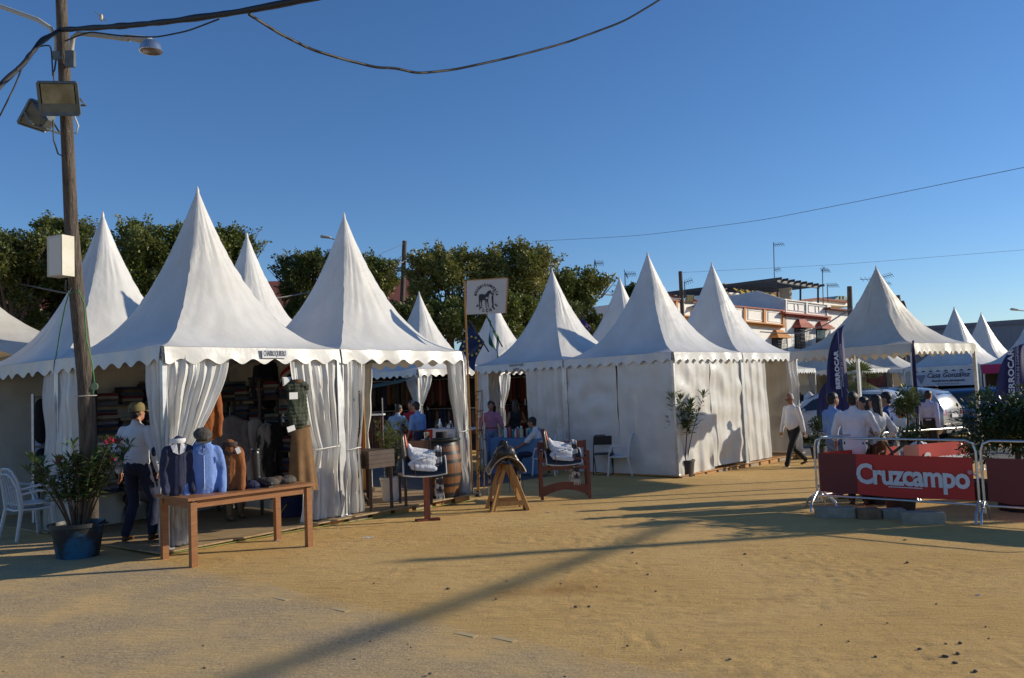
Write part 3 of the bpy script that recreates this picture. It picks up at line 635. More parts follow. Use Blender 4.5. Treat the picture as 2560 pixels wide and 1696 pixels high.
# ------------------------------------------------------------------ utility pole on the left, with its lamps
def pp(px, py, dist): return D(px, py, dist)
base = G(226, 1358)
pl = [base+V((0, 0, -.1))] + [pp(x, y, d) for x, y, d in ((223, 1180, 9.95), (215, 960, 9.9), (194, 760, 9.8), (178, 560, 9.7), (171, 400, 9.66), (161, 180, 9.6), (153, 0, 9.58), (147, -160, 9.55))]
up = thing('utility_pole', 'leaning wooden pole with street lamps, two floodlights and a meter box on it', 'utility pole', tuple(base))
MB().tube(pl, [.10, .098, .092, .082, .074, .070, .064, .058, .054], 14).build('shaft', wood_pole, up, 50)
MB().box((0, 0, 0), (.235, .16, .46), M=Matrix.Translation(pp(152, 642, 9.55)) @ Matrix.Rotation(RAD(-22), 4, 'Z')).build('meter_box', mat('box_cream', (.58, .55, .47), .5, col2=(.48, .45, .38), scale=6), up)
mbx = bpy.data.objects['meter_box']
MB().box((.015, -.082, -.01), (.18, .012, .42), M=Matrix.Translation(pp(152, 642, 9.55)) @ Matrix.Rotation(RAD(-22), 4, 'Z')).build('box_lid', mat('box_lid', (.62, .59, .52), .45), mbx)
bc = pp(172, 660, 9.5); MB().tube([pp(165, 700, 9.6), pp(163, 725, 9.6), pp(172, 735, 9.62), pp(178, 720, 9.65)], .008, 6).build('cable_loop', black, up, 60)
fl_metal = mat('floodlight_metal', (.16, .18, .18), .45, .5, col2=(.11, .125, .13), scale=8)
fl_glass = mat('floodlight_glass', (.30, .29, .20), .12, spec=.8, col2=(.16, .15, .09), scale=6)
def flood(parent, c, head, tilt, w=.42, h=.34, name='floodlight'):
    M = Matrix.Translation(c) @ Matrix.Rotation(-RAD(head), 4, 'Z') @ Matrix.Rotation(RAD(tilt), 4, 'X')     # local +y = aim
    b = MB(); b.v = []; f = [V((-w/2, 0, -h/2)), V((w/2, 0, -h/2)), V((w/2, 0, h/2)), V((-w/2, 0, h/2))]; k = [V((p.x*.45, -.17, p.z*.4-.02)) for p in f]
    b.add([M@p for p in f+k], [(4, 5, 6, 7)[::-1], (0, 1, 5, 4)[::-1], (1, 2, 6, 5)[::-1], (2, 3, 7, 6)[::-1], (3, 0, 4, 7)[::-1]])
    for p, q in ((0, 1), (1, 2), (2, 3), (3, 0)): b.bar(M@f[p], M@f[q], .03, .03)
    b.box((0, .0, -h*.32), (w*.98, .02, h*.32), M=M)
    ob = b.build(name, fl_metal, parent)
    MB().box((0, .006, h*.14), (w*.86, .008, h*.62), M=M).build('glass', fl_glass, ob)
    MB().tube([M@V((-w/2-.012, -.02, 0)), M@V((-w/2-.015, -.2, -.06)), M@V((w/2+.015, -.2, -.06)), M@V((w/2+.012, -.02, 0))], .012, 6).build('bracket', fl_metal, ob)
    return ob
flood(up, pp(147, 247, 9.35), 172, -16, .40, .34)
flood(up, pp(95, 290, 9.7), -72, 38, .36, .3)
lamp_w = mat('lamp_grey', (.42, .42, .38), .5); chrome = mat('lamp_reflector', (.62, .64, .66), .22, .9)
def lamp_arm(parent, pts, dome, ddir):
    a = MB().tube(pts, .026, 10).build('lamp_arm', lamp_w, parent, 60)
    d = V(ddir).normalized(); c = V(dome); mb = MB(); mb.cap(c-d*.36+V((0, 0, .035)), c-d*.04+V((0, 0, .05)), .035, .06, flat=((0, 0, 1), .75)); mb.build('lamp_housing', lamp_w, a, 60)
    MB().lathe([(.122, -.04), (.118, -.03), (.11, .015), (.09, .055), (.05, .082), (.001, .09)], c, 24).build('lamp_reflector', chrome, a, 50)
    MB().lathe([(.001, -.052), (.07, -.05), (.116, -.038)], c, 20).build('lamp_glass', mat('amber_glass', (.16, .11, .06), .2), a, 60)
p0 = pp(178, 150, 9.5); lamp_arm(up, [pp(180, 165, 9.55), pp(178, 130, 9.52), pp(182, 95, 9.5), pp(196, 84, 9.47), pp(240, 88, 9.4), pp(322, 99, 9.25)], pp(377, 120, 9.15), pp(377, 120, 9.15)-pp(322, 99, 9.25))
lamp_arm(up, [pp(141, 150, 9.6), pp(141, 100, 9.6), pp(128, 72, 9.62), pp(95, 50, 9.7), pp(0, 16, 9.9), pp(-60, -5, 10.05)], pp(-110, 0, 10.2), (-1, .3, 0))
mb = MB(); mb.bar(pp(146, 150, 9.56), pp(147, 130, 9.56), .05, .12); mb.bar(pp(176, 168, 9.5), pp(176, 128, 9.5), .05, .1); mb.build('arm_clamp', fl_metal, up)
for i, a in enumerate(([(140, 150), (134, 190), (138, 215)], [(133, 300), (134, 350), (145, 385), (160, 392)], [(186, 290), (196, 315), (190, 335), (170, 330)])):
    MB().tube([pp(x, y, 9.5) for x, y in a], .009, 6).build('lamp_wire', black if i < 2 else lamp_w, up, 60)
for px, py in ((214, 990),): MB().tube([pp(px, py, 9.7)+V((.115*math.cos(q), .115*math.sin(q), 0)) for q in [2*PI*i/16 for i in range(17)]], .005, 5).build('wire_band', lamp_w, up)

def cable(name, label, pts, r, m=rubber, cat='cable', seg=6, bumps=0, group=None):
    mb = MB(); P = []
    for a, b in zip(pts[:-1], pts[1:]):
        for i in range(10): P.append(a.lerp(b, i/10))
    P.append(pts[-1])
    for _ in range(6): P = [P[0]] + [(P[i-1]+P[i]*2+P[i+1])/4 for i in range(1, len(P)-1)] + [P[-1]]
    rr = [r*(1+bumps*noise.noise(p*4)) for p in P]; mb.tube(P, rr, seg)
    if bumps:
        Q = [p+V((.02*math.sin(i*1.1), .0, .018*math.cos(i*1.1))) for i, p in enumerate(P)]; mb.tube(Q, r*.45, 5)
    o = mb.build(name, m, None, 60); return props(o, label, cat, group)
cable('power_cable', 'thick black bundled power cable running from the pole to the top edge', [pp(150, 75, 9.5), pp(300, 66, 8.7), pp(420, 55, 8.2), pp(600, 30, 7.6), pp(790, -6, 7.1), pp(1000, -60, 6.6)], .028, bumps=.35)
cable('power_cable', 'thick black bundled cable dropping from the pole to the left edge', [pp(150, 75, 9.5), pp(100, 105, 9.0), pp(60, 160, 8.6), pp(0, 213, 8.1), pp(-90, 330, 7.4)], .026, bumps=.35)
cable('hanging_cable', 'black cable sagging in a deep curve across the top of the sky', [pp(x, y, d) for x, y, d in ((622, 36, 7.5), (700, 85, 7.8), (780, 125, 8.1), (860, 149, 8.4), (940, 169, 8.7), (990, 171, 8.9), (1045, 184, 9.1), (1135, 175, 9.4), (1290, 141, 9.9), (1420, 106, 10.3), (1560, 54, 10.7), (1650, 0, 11), (1760, -80, 11.4))], .014)
cable('drop_wire', 'thin black wire drooping just under the bundled cable beside the lamp', [pp(163, 103, 9.5), pp(200, 88, 9.3), pp(228, 80, 9.2), pp(300, 90, 9.0), pp(390, 94, 8.8), pp(470, 78, 8.4), pp(548, 48, 7.9)], .008)
cable('drop_wire', 'thin black wire hanging at the far left below the bundled cable', [pp(0, 290, 8.4), pp(40, 210, 8.6), pp(65, 140, 8.8), pp(90, 118, 9.1), pp(128, 112, 9.4), pp(132, 190, 9.5)], .008)
line_m = mat('old_wire', (.16, .18, .22), .7)
cable('overhead_wire', 'thin dark wire crossing the sky from above the dense tree to the right edge', [pp(1330, 604, 48), pp(1600, 590, 42), pp(1900, 552, 36), pp(2150, 503, 31), pp(2560, 419, 25), pp(2700, 390, 23)], .010, line_m)
cable('overhead_wire', 'faint thin wire low in the sky above the houses', [pp(1700, 682, 52), pp(2100, 662, 50), pp(2560, 625, 46), pp(2700, 614, 45)], .008, line_m)
cable('overhead_wire', 'pale thick wire running behind the sign board and the spires', [pp(1009, 652, 40), pp(1150, 700, 41), pp(1300, 725, 43), pp(1480, 735, 46), pp(1702, 748, 50)], .04, mat('grey_wire', (.22, .22, .22), .7))
cable('overhead_wire', 'pale wire drooping in front of the white houses', [pp(1900, 830, 42), pp(1960, 834, 42), pp(2000, 834, 41), pp(2060, 815, 38), pp(2130, 770, 34)], .03, mat('grey_wire', (.22, .22, .22), .7))
cable('overhead_wire', 'thick grey wire behind the left tents below the tree', [pp(-40, 697, 30), pp(60, 712, 30), pp(160, 733, 30), pp(260, 745, 30), pp(480, 760, 32), pp(700, 746, 34), pp(840, 718, 36), pp(1009, 655, 40)], .035, mat('grey_wire', (.22, .22, .22), .7))
cable('overhead_wire', 'double wire between the two distant poles, highest of the pair at the middle pole', [pp(1009, 610, 40), pp(940, 640, 39), pp(860, 680, 38)], .011, line_m)
ins = thing('insulator', 'small pale insulator on a hair thin wire near the top left corner', 'insulator', tuple(pp(253, 44, 9)))
MB().lathe([(.0, -.035), (.016, -.03), (.02, 0), (.016, .03), (0, .035)], pp(253, 44, 9), 10).build('body', mat('ceramic', (.45, .40, .28), .4), ins, 60)
MB().tube([pp(236, 28, 9), pp(253, 44, 9), pp(268, 53, 9)], .004, 5).build('wire', line_m, ins)
# green cord from the tent corner past the pole
cord_m = mat('green_cord', (.05, .22, .06), .6)
gc = thing('green_string', 'thin green string tied round the pole with a round tag on it', 'string', tuple(pp(150, 850, 9.9)))
MB().tube([pp(139, 898, 10.8), pp(150, 830, 10.4), pp(163, 765, 9.9), pp(172, 735, 9.55), pp(196, 725, 9.55), pp(210, 760, 9.6), pp(216, 850, 9.6), pp(232, 915, 9.6), pp(236, 960, 9.6), pp(232, 985, 9.58)], .007, 6).build('cord', cord_m, gc, 60)
MB().lathe([(.0, -.006), (.042, -.006), (.042, .006), (0, .006)], (0, 0, 0), 18, M=Matrix.Translation(pp(236, 967, 9.55)) @ Matrix.Rotation(PI/2, 4, 'X')).build('tag', mat('tag_green', (.18, .26, .14), .5), gc)
gs = [A0+V((0, 0, .06))-vA*.14 + uA*(x*.5) + V((0, 0, .008*math.sin(x*3)))-vA*(.03*math.sin(x*1.3)) for x in range(0, 12)]
for q in gs: q.z = GZ(q.x)+.03
cable('ground_cord', 'thin yellow green string lying along the front edge of the stall floor', gs, .0045, mat('lime_cord', (.24, .33, .07), .6), 'cord')

# off to the right: the poles, cable and tents whose shadows fall across the sand
def shadow_src(S, h): return V((S.x, S.y, S.z)) + sv/sv.z*h
pr = shadow_src(G(692, 1427), 8.2); pr.z = GZ(pr.x)
u2 = thing('utility_pole', 'tall plain wooden pole standing out of view to the right', 'utility pole', tuple(pr))
MB().tube([pr, pr+V((0, 0, 4)), pr+V((0, 0, 8.2))], [.13, .11, .09], 12).build('shaft', wood_pole, u2, 50)
ca, cb_ = shadow_src(G(1560, 1362), 7.6), shadow_src(G(600, 1700), 7.6); cdv = cb_-ca
cable('power_cable', 'thick black cable bundle out of view high on the right', [ca-cdv*.6+V((0, 0, .1)), ca, ca+cdv*.5, cb_, cb_+cdv], .062, bumps=.2)
for i, (x, y) in enumerate(((14.9, 13.9), (17.6, 12.4))):
    t_ = Tent('pagoda_tent', ['white tent out of view on the right, nearest the barriers', 'white tent out of view on the right, farther from the barriers'][i], V((x, y, GZ(x)))-HD(44)*1.5-HD(-46)*1.5, 44, 3.0, 2.5, 4.9, seed=51+i, scal=8)

# ------------------------------------------------------------------ table with clothes in front of the stall
c4 = [G(384, 1402), G(484, 1419), G(773, 1370), G(671, 1355)]
tb0 = c4[1]; tu = (c4[2]-c4[1]); TL = tu.length; tu = tu.normalized(); tv = V((-tu.y, tu.x, 0)); TW = .72
tab = thing('display_table', 'long brown wooden table with jackets, a shirt and a riding boot on it', 'table', tuple(tb0))
for a in (0, 1):
    for b in (0, 1):
        q = tb0 + tu*(a*(TL)) + tv*(b*TW); q.z = GZ(q.x); q2 = q.copy(); q2.z = .70; MB().bar(q, q2, .07, .07, up=tuple(tv)).build('leg', oak, tab)
cz = .735; ct = tb0+tu*(TL/2)+tv*(TW/2)
mb = MB(); mb.box((ct.x, ct.y, cz), (TL+.16, TW+.14, .03), math.atan2(tu.y, tu.x)); mb.build('table_top', oak, tab)
for (o_, d, L) in ((tb0, tu, TL), (tb0+tv*TW, tu, TL), (tb0, tv, TW), (tb0+tu*TL, tv, TW)):
    a = o_+d*.035; b = o_+d*(L-.035); a = V((a.x, a.y, .675)); b = V((b.x, b.y, .675)); MB().bar(a, b, .03, .085).build('apron', oak, tab)
TZ = cz+.016
def tp(a, b, z=0): q = tb0+tu*(a*TL)+tv*(b*TW); return V((q.x, q.y, TZ+z))
def LM(p, face): return Matrix.Translation(V(p)) @ Matrix.Rotation(-RAD(face), 4, 'Z')
def jacket(name, label, cat, p, face, m, h=.66, sl=.6, w=1, collar=None, y=1, seed=0, zip_m=None, group=None, sleeves=True, fold=.012, stand=True):
    """garment on a bust, hem at p"""
    r = thing(name, label, cat, tuple(p), -RAD(face), group); M = LM(p, face); b = MB(); k = h/.66
    b.cap((0, 0, .48*k), (0, .01, .12*k), .17*w, .165*w, flat=((0, 1, 0), .62)); b.cap((-.12*w, 0, .52*k), (0, 0, .575*k), .055, .06); b.cap((.12*w, 0, .52*k), (0, 0, .575*k), .055, .06)
    b.cap((0, 0, .1*k), (0, 0, .05*k), .165*w, .165*w, flat=((0, 1, 0), .6)); b.cap((0, 0, .55*k), (0, .01, .62*k), .075, .06)
    if sleeves:
        for s in (-1, 1): b.cap((s*.165*w, 0, .51*k), (s*.225*w, -.01, .28*k), .062, .055); b.cap((s*.225*w, -.01, .28*k), (s*.215*w, .05, (.56-sl)*k), .055, .042)
    b.v = [tuple(M@V(q)) for q in b.v]; b.blob('garment', m, r, .012, 2, fold=fold, fscale=11, seed=seed, dec=.7)
    c = MB(); c.tube([M@V((.072*math.cos(a), .01+.06*math.sin(a), .625*k)) for a in [2*PI*q/16 for q in range(17)]], .02, 6, flat=1.5); c.build('collar', collar or m, r, 60)
    if zip_m: MB().bar(M@V((0, .115*w, .56*k)), M@V((0, .118*w, .05*k)), .012, .006).build('placket', zip_m, r)
    bt_m = mat('button', (.30, .27, .22), .4)
    for q in range(5 if zip_m else 0):
        z = (.53-.105*q)*k; MB().lathe([(.001, .006), (.008, .006), (.008, 0)], (0, 0, 0), 10, M=M @ Matrix.Translation((.004, .118*w, z)) @ Matrix.Rotation(-PI/2, 4, 'X')).build('button', bt_m, r)
    for s_ in (-1, 1): MB().prism([M@V(q) for q in ((s_*.022, .095*w, .61*k), (s_*.085, .085*w, .575*k), (s_*.062, .112*w, .50*k), (s_*.006, .118*w, .47*k))], M.to_3x3()@V((0, .006, 0))).build('lapel', collar or m, r)
    if stand: MB().lathe([(.07, 0), (.07, .015), (.02, .02), (.02, .1)], tuple(p), 12).build('bust_stand', darkwood, r)
    return r
fy = 40+90
jacket('bust_jacket', 'navy jacket with a white scarf collar on a bust at the table end', 'jacket', tp(.02, .55), 150, navy, .64, .5, .66, collar=white_c, seed=1)
jacket('bust_shirt', 'sky blue shirt on a bust with a cap on top, standing on the table', 'shirt', tp(.20, .45), 155, cloth('bright_blue_shirt', (.17, .29, .66)), .60, .56, .9, seed=2, zip_m=pale_c)
jacket('bust_jacket', 'small rust brown suede jacket with a white price tag on the table', 'jacket', tp(.40, .35), 165, cloth('rust_suede', (.25, .085, .022)), .56, .54, .56, seed=3, collar=cloth('dark_collar', (.05, .03, .025)), zip_m=darkwood)
pt = tp(.42, .28, .46); MB().box((0, 0, 0), (.05, .003, .07), M=LM(pt, 150) @ Matrix.Translation((-.02, .12, 0)) @ Matrix.Rotation(.4, 4, 'Y')).build('price_tag', mat('paper', (.75, .75, .74), .8), bpy.data.objects['bust_jacket.001'])
# caps
def flatcap(label, p, face, m, tilt=0, s=1, parent=None):
    M = LM(p, face) @ Matrix.Rotation(RAD(tilt), 4, 'X') @ Matrix.Scale(s, 4)
    r = thing('cap', label, 'cap', tuple(p), -RAD(face)); b = MB(); b.ell((0, 0, .03), (.105, .13, .05)); b.ell((0, -.02, .045), (.09, .1, .05)); b.v = [tuple(M@V(q)) for q in b.v]
    b.blob('crown_cloth', m, r, .01, 2, fold=.006, fscale=20)
    v = MB(); v.grid(lambda a, c: M@V(((a-.5)*.17, .10+.06*c*(1-(2*a-1)**2*.7), .012-.01*c)), 8, 3); v.build('visor', m, r, 60); return r
tweed = cloth('tweed', (.085, .07, .055), (.04, .035, .03)); tweed2 = cloth('brown_tweed', (.12, .07, .035), (.05, .03, .02))
flatcap('dark brown tweed cap resting on the blue shirt bust', tp(.2, .45, .63), 150, tweed, -25)
for i, (a, b, m) in enumerate(((.58, .3, navy), (.76, .35, tweed), (.84, .42, tweed2), (.91, .35, tweed), (.72, .55, blackc))):
    flatcap(['navy cap lying flat behind the riding boot', 'grey tweed cap next to the riding boot', 'brown tweed cap in the middle of the cap row', 'tweed cap nearest the right end of the table', 'black cap at the back of the cap row'][i], tp(a, b, .0), 150+20*i, m, 0)
# riding boots
bt = thing('riding_boot', 'tall black leather riding boot standing on the table', 'boot', tuple(tp(.62, .3))); M = LM(tp(.62, .3), 110)
b = MB(); b.cap((0, 0, .10), (0, -.02, .40), .045, .058); b.cap((0, 0, .08), (0, .16, .045), .045, .035); b.ell((0, .14, .04), (.045, .08, .038)); b.cap((0, -.03, .05), (0, .0, .06), .04, .04); b.v = [tuple(M@V(q)) for q in b.v]; b.blob('boot_leather', leather, bt, .009, 2)
MB().box((0, -.03, .012), (.06, .07, .024), M=M).box((0, .11, .008), (.08, .17, .014), M=M).build('sole', black, bt)
MB().tube([M@V((.058*math.cos(a), -.02+.058*math.sin(a), .445)) for a in [2*PI*q/16 for q in range(17)]], .008, 6).build('boot_top', leather, bt, 60)
# hanging garments in the opening
def fp(px, py, b): return PL(px, py, A0+vA*(b*SA), vA)
hm_ = mat('hanger_wire', (.4, .4, .4), .4, .8)
def hang(name, label, cat, top, face, m, h, w, sl=.6, flat=.5, seed=0, sleeves=True, hook=.14, fold=.014, quilt=False, collar=None):
    r = thing(name, label, cat, tuple(top), -RAD(face)); M = LM(top, face); b = MB()
    b.cap((0, 0, -.17), (0, 0, -h+.16), .20*w, .21*w, flat=((0, 1, 0), flat*.7)); b.cap((0, 0, -h+.2), (0, 0, -h+.1), .2*w, .205*w, flat=((0, 1, 0), flat*.7))
    for s in (-1, 1):
        b.cap((s*.02, 0, -.04), (s*.17*w, 0, -.095), .05, .05)
        if sleeves: b.cap((s*.19*w, 0, -.11), (s*.235*w, 0, -.4), .058, .052); b.cap((s*.235*w, 0, -.4), (s*.225*w, .02, -sl), .052, .04)
    b.v = [tuple(M@V(q)) for q in b.v]; ob = b.blob('garment', m, r, .012, 2, fold=fold, fscale=10, seed=seed, dec=.8)
    if quilt:
        me = ob.data; Mi = M.inverted()
        for v in me.vertices:
            z = v.co.z; v.co += v.normal*(.012*abs(math.sin(z*PI/.052))-.006)
    if collar: MB().tube([M@V((.075*math.cos(a), .05*math.sin(a), -.02)) for a in [2*PI*q/16 for q in range(17)]], .022, 6, flat=1.3).build('collar', collar, r, 60)
    MB().tube([M@V((-.15*w, 0, -.06)), M@V((0, 0, .01)), M@V((.15*w, 0, -.06))], .008, 6).tube([M@V((0, 0, .0)), M@V((0, 0, hook))], .004, 5).build('hanger', hm_, r, 60)
    return r
hang('sweater', 'rust orange sweater hanging in the front opening beside the tied flap', 'sweater', fp(506, 962, .10), 150, cloth('rust_wool', (.30, .09, .015), (.22, .06, .01)), .70, .84, .64, seed=4, hook=.25)
v_ = hang('quilted_vest', 'green quilted sleeveless vest with white price papers, hanging at the right flap', 'vest', fp(742, 950, -.04), 140, cloth('olive_nylon', (.045, .06, .035), (.03, .04, .025)), .62, .72, seed=5, sleeves=False, quilt=True, collar=tweed2, hook=.05)
paper = mat('paper', (.75, .75, .74), .8)
MB().box((0, 0, 0), (.12, .003, .09), M=LM(fp(734, 990, -.11), 140)).build('price_paper', paper, v_)
sk_ = thing('long_skirt', 'long tan brown riding skirt hanging under the green vest', 'skirt', tuple(fp(752, 1066, -.03))); b = MB(); q0 = fp(752, 1066, -.03); M = LM(q0, 140)
b.grid(lambda i, j: M@V(((.13+.09*j)*math.cos(i*2*PI)*(1+.06*math.sin(i*14*PI)*j), (.05+.055*j)*math.sin(i*2*PI)*(1+.2*math.sin(i*14*PI)*j), -.86*j-.02*math.sin(i*6*PI)*j)), 64, 14); b.build('skirt_cloth', cloth('tan_twill', (.20, .11, .042), (.14, .075, .03)), sk_, 60)
MB().tube([M@V((.13*math.cos(a), .05*math.sin(a), 0)) for a in [2*PI*q/20 for q in range(21)]], .016, 6).build('waistband', tweed2, sk_, 60)
MB().box((0, 0, 0), (.11, .003, .07), M=LM(fp(728, 1072, -.12), 140) @ Matrix.Rotation(.25, 4, 'Y')).build('price_paper', paper, sk_)
def trousers(label, top, face, m, L=.95, w=.17, seed=0):
    r = thing('trousers', label, 'trousers', tuple(top), -RAD(face)); M = LM(top, face); b = MB()
    b.cap((0, 0, -.05), (0, 0, -.22), w*.8, w*.85, flat=((0, 1, 0), .45))
    for s in (-1, 1): b.cap((s*w*.42, 0, -.25), (s*w*.38, .01*s, -L), w*.45, w*.32, flat=((0, 1, 0), .6))
    b.v = [tuple(M@V(q)) for q in b.v]; b.blob('trouser_cloth', m, r, .012, 2, fold=.012, fscale=12, seed=seed, dec=.7)
    MB().tube([M@V((0, 0, 0)), M@V((0, 0, .12))], .004, 5).build('hanger', hm_, r); return r
trousers('pale cream riding breeches hanging inside the clothes stall', fp(638, 1065, .42), 140, cloth('cream_twill', (.42, .38, .34)), 1.0, .19, 6)
trousers('grey camouflage trousers hanging between the cream and the black pair', fp(664, 1072, .35), 140, mat('camo', (.30, .28, .26), .9, col2=(.02, .02, .02), scale=9, stretch=(1, 1, .3), contrast=(.45, .55)), .98, .17, 7)
trousers('black trousers hanging beside the camouflage pair', fp(694, 1072, .35), 140, blackc, .98, .19, 8)
trousers('dark striped breeches hanging left of the cream pair', fp(612, 1078, .5), 140, tweed, .9, .16, 9)
hang('tweed_jacket', 'light grey tweed jacket hanging behind the table of busts', 'jacket', fp(575, 1042, .35), 140, cloth('grey_tweed', (.17, .16, .15), (.11, .10, .10)), .72, .95, seed=9)
hang('dark_pullover', 'navy pullover with a long white label hanging high at the back of the stall', 'sweater', fp(672, 905, .55), 140, cloth('ink_wool', (.01, .012, .022)), .62, 1.0, seed=10)
bl = thing('flag_cloth', 'dark cloth with red and white stripes hanging under the roof of the clothes stall', 'cloth', tuple(fp(728, 930, .3)))
for i, m in enumerate((mat('stripe_red', (.42, .02, .02), .8), mat('stripe_white', (.6, .58, .56), .8), blackc, mat('stripe_red', (.42, .02, .02), .8))):
    mb = MB(); mb.grid(lambda a, b_, i=i: fp(700+50*a, 960-38*a**.6-22+(i+b_)*11, .3), 10, 2); mb.build('stripe', m, bl, 60)
# shelves with folded clothes
def stackof(label, p, face, cols, n, w=.26, d=.2, t=.03, parent=None, rs=0):
    r = thing('folded_clothes', label, 'clothes', tuple(p), -RAD(face), 'stacks of folded clothes on the stall shelves'); rd = random.Random(rs)
    for k in range(n):
        M = LM(V(p)+V((0, 0, t*(k+.5))), face+rd.uniform(-6, 6)) @ Matrix.Translation((rd.uniform(-.01, .01), rd.uniform(-.01, .01), 0))
        mb = MB(); ww = w*rd.uniform(.9, 1.04); dd = d*rd.uniform(.92, 1.03); q = t*.46
        pr_ = [(-ww/2, -q*.6), (-ww/2+.01, -q), (ww/2-.012, -q), (ww/2, 0), (ww/2-.012, q), (-ww/2+.01, q), (-ww/2, q*.5)]
        mb.prism([M@V((x, -dd/2, z)) for x, z in pr_], M.to_3x3()@V((0, dd, 0))); mb.build('folded_garment', cols[(k+rs) % len(cols)], r)
    return r
def shelf(label, o, d, n, L, depth, zs, m=darkwood, H=2.0, ups=3, cols=None, desc='clothes', back=True):
    r = thing('shelf_unit', label, 'shelf', tuple(o)); n = V(n)
    for k in range(ups):
        q = o+d*(L*k/(ups-1)); MB().bar(q+n*.02, q+n*.02+V((0, 0, H)), .04, .04).bar(q+n*depth, q+n*depth+V((0, 0, H)), .04, .04).build('upright', m, r)
    for z in zs: a = o+n*depth*.5+V((0, 0, z)); MB().bar(a+d*.021, a+d*(L-.021), depth, .025).build('shelf_board', m, r)
    return r
dk = [navy, cloth('slate_wool', (.10, .12, .16)), tweed, cloth('stone_wool', (.22, .20, .17)), cloth('wine_wool', (.09, .01, .02)), cloth('petrol_wool', (.02, .05, .08)), tweed2]
lt = [pale_c, white_c, sky_c, cloth('denim_fold', (.06, .09, .17)), pale_c]
fl = A0f
sA = fl + vA*(SA*.97) + uA*(SA*.12); shelf('dark wooden shelf along the back of the clothes stall', sA, uA, -vA, SA*.85, .34, (.5, .95, 1.32, 1.72))
sB = fl + uA*(SA*.97) + vA*(SA*.08); shelf('dark wooden shelf on the side wall of the clothes stall', sB, vA, -uA, SA*.82, .34, (.5, .95, 1.32, 1.72))
i_ = 0
tones = ['pale', 'dark', 'mixed', 'blue', 'thin', 'tall', 'low', 'wide', 'loose', 'neat']
for (o, d, n, nm, fc) in ((sA, uA, -vA, 'back', HA+90+180-180), (sB, vA, -uA, 'side', HA-180)):
    for zi, z in enumerate((.5, .95, 1.32, 1.72)):
        for k in range(6):
            a = .2+k*.37; 
            if a > SA*.8: continue
            cols = lt if (zi == 1 and nm == 'back') or (zi == 1 and k in (2, 3)) else dk
            if zi == 2 and nm == 'back' and k > 2: continue
            nn_ = 3+(i_*7) % 5; p = o+d*a+n*.17+V((0, 0, z+.013))
            stackof('%s stack of folded clothes, %s board of the %s shelf unit, %s from the pole' % ('pale' if cols is lt else 'dark', ('lowest', 'second', 'third', 'top')[zi], nm, ('first', 'second', 'third', 'fourth', 'fifth', 'sixth')[k]), p, fc, cols, nn_+1, .33, .24, .042, rs=i_); i_ += 1
# caps and a picture on the left part of the back shelf
for k, (px, c, nm) in enumerate(((258, tweed, 'grey'), (292, cloth('mustard', (.25, .13, .02)), 'mustard'), (318, navy, 'navy'))):
    p = sA+uA*(1.05+.26*k)-vA*.2+V((0, 0, 1.335)); flatcap('%s cap on the shelf behind the man in the khaki cap' % nm, p, 150, c, 10, 1.1)
def picture(label, c, face, w, h, fm, im, inner=None, lean=8):
    r = thing('framed_picture', label, 'picture', tuple(c), -RAD(face)); M = LM(c, face) @ Matrix.Rotation(RAD(lean), 4, 'X')
    MB().box((0, 0, h/2), (w, .02, h), M=M).build('frame', fm, r); MB().box((0, .012, h/2), (w*.82, .006, h*.84), M=M).build('print', im, r)
    if inner: MB().box((0, .017, h*.48), (w*.4, .004, h*.5), M=M).build('print_figure', inner, r)
    return r
picture('white framed picture of a red figure on the shelf above the khaki cap', sA+uA*1.95-vA*.22+V((0, 0, 1.335)), HA+90, .20, .26, plasticw, paper, mat('print_red', (.35, .05, .04), .6, col2=(.05, .05, .05), scale=15))
picture('framed print of tools on the dark shelf in the front opening', sB+vA*.55-uA*.24+V((0, 0, 1.335)), 180+HA-25, .26, .24, mat('print_cream', (.5, .46, .38), .7), paper, mat('print_brown', (.22, .10, .05), .6, col2=(.6, .5, .4), scale=20, stretch=(6, 6, 1)))
picture('plain dark navy board leaning on the top shelf at the left', sA+uA*.75-vA*.2+V((0, 0, 1.735)), HA+90, .48, .22, navy, navy)
picture('empty dark wooden frame standing on the back shelf', sA+uA*1.35-vA*.1+V((0, 0, 1.735)), HA+90, .3, .42, darkwood, canvas_old)
picture('small white paper notice beside the khaki green vest', fp(718, 965, .02), 140, .12, .12, paper, paper)
# bag and shoes under the table
bb = thing('storage_bag', 'blue and yellow storage bag on the stall floor under the table', 'bag', tuple(G(735, 1290, .08))); p = G(735, 1290, .08)
b = MB(); b.box((p.x, p.y, FZ+.15), (.38, .3, .28), .5, taper=.9); b.build('bag_body', mat('bag_blue', (.01, .02, .09), .4), bb); MB().bar(V((p.x-.15, p.y-.2, FZ+.06)), V((p.x-.05, p.y-.19, FZ+.2)), .04, .01).build('bag_strip', mat('bag_yellow', (.55, .4, .03), .5), bb)
for k, (px, py) in enumerate(((575, 1298), (602, 1290))):
    p = G(px, py, .08); r = thing('ankle_boot', ['tan ankle boot on the stall floor, left of the pair', 'tan ankle boot on the stall floor, right of the pair'][k], 'boot', tuple(p)); M = LM((p.x, p.y, FZ+.012), 150); b = MB(); b.cap((0, 0, .05), (0, -.01, .22), .045, .055); b.cap((0, 0, .045), (0, .13, .035), .042, .036); b.v = [tuple(M@V(q)) for q in b.v]; b.blob('boot_suede', cloth('tan_suede', (.24, .14, .07)), r, .01, 2)
    MB().box((0, .05, .006), (.08, .25, .012), M=M).build('sole', darkwood, r)

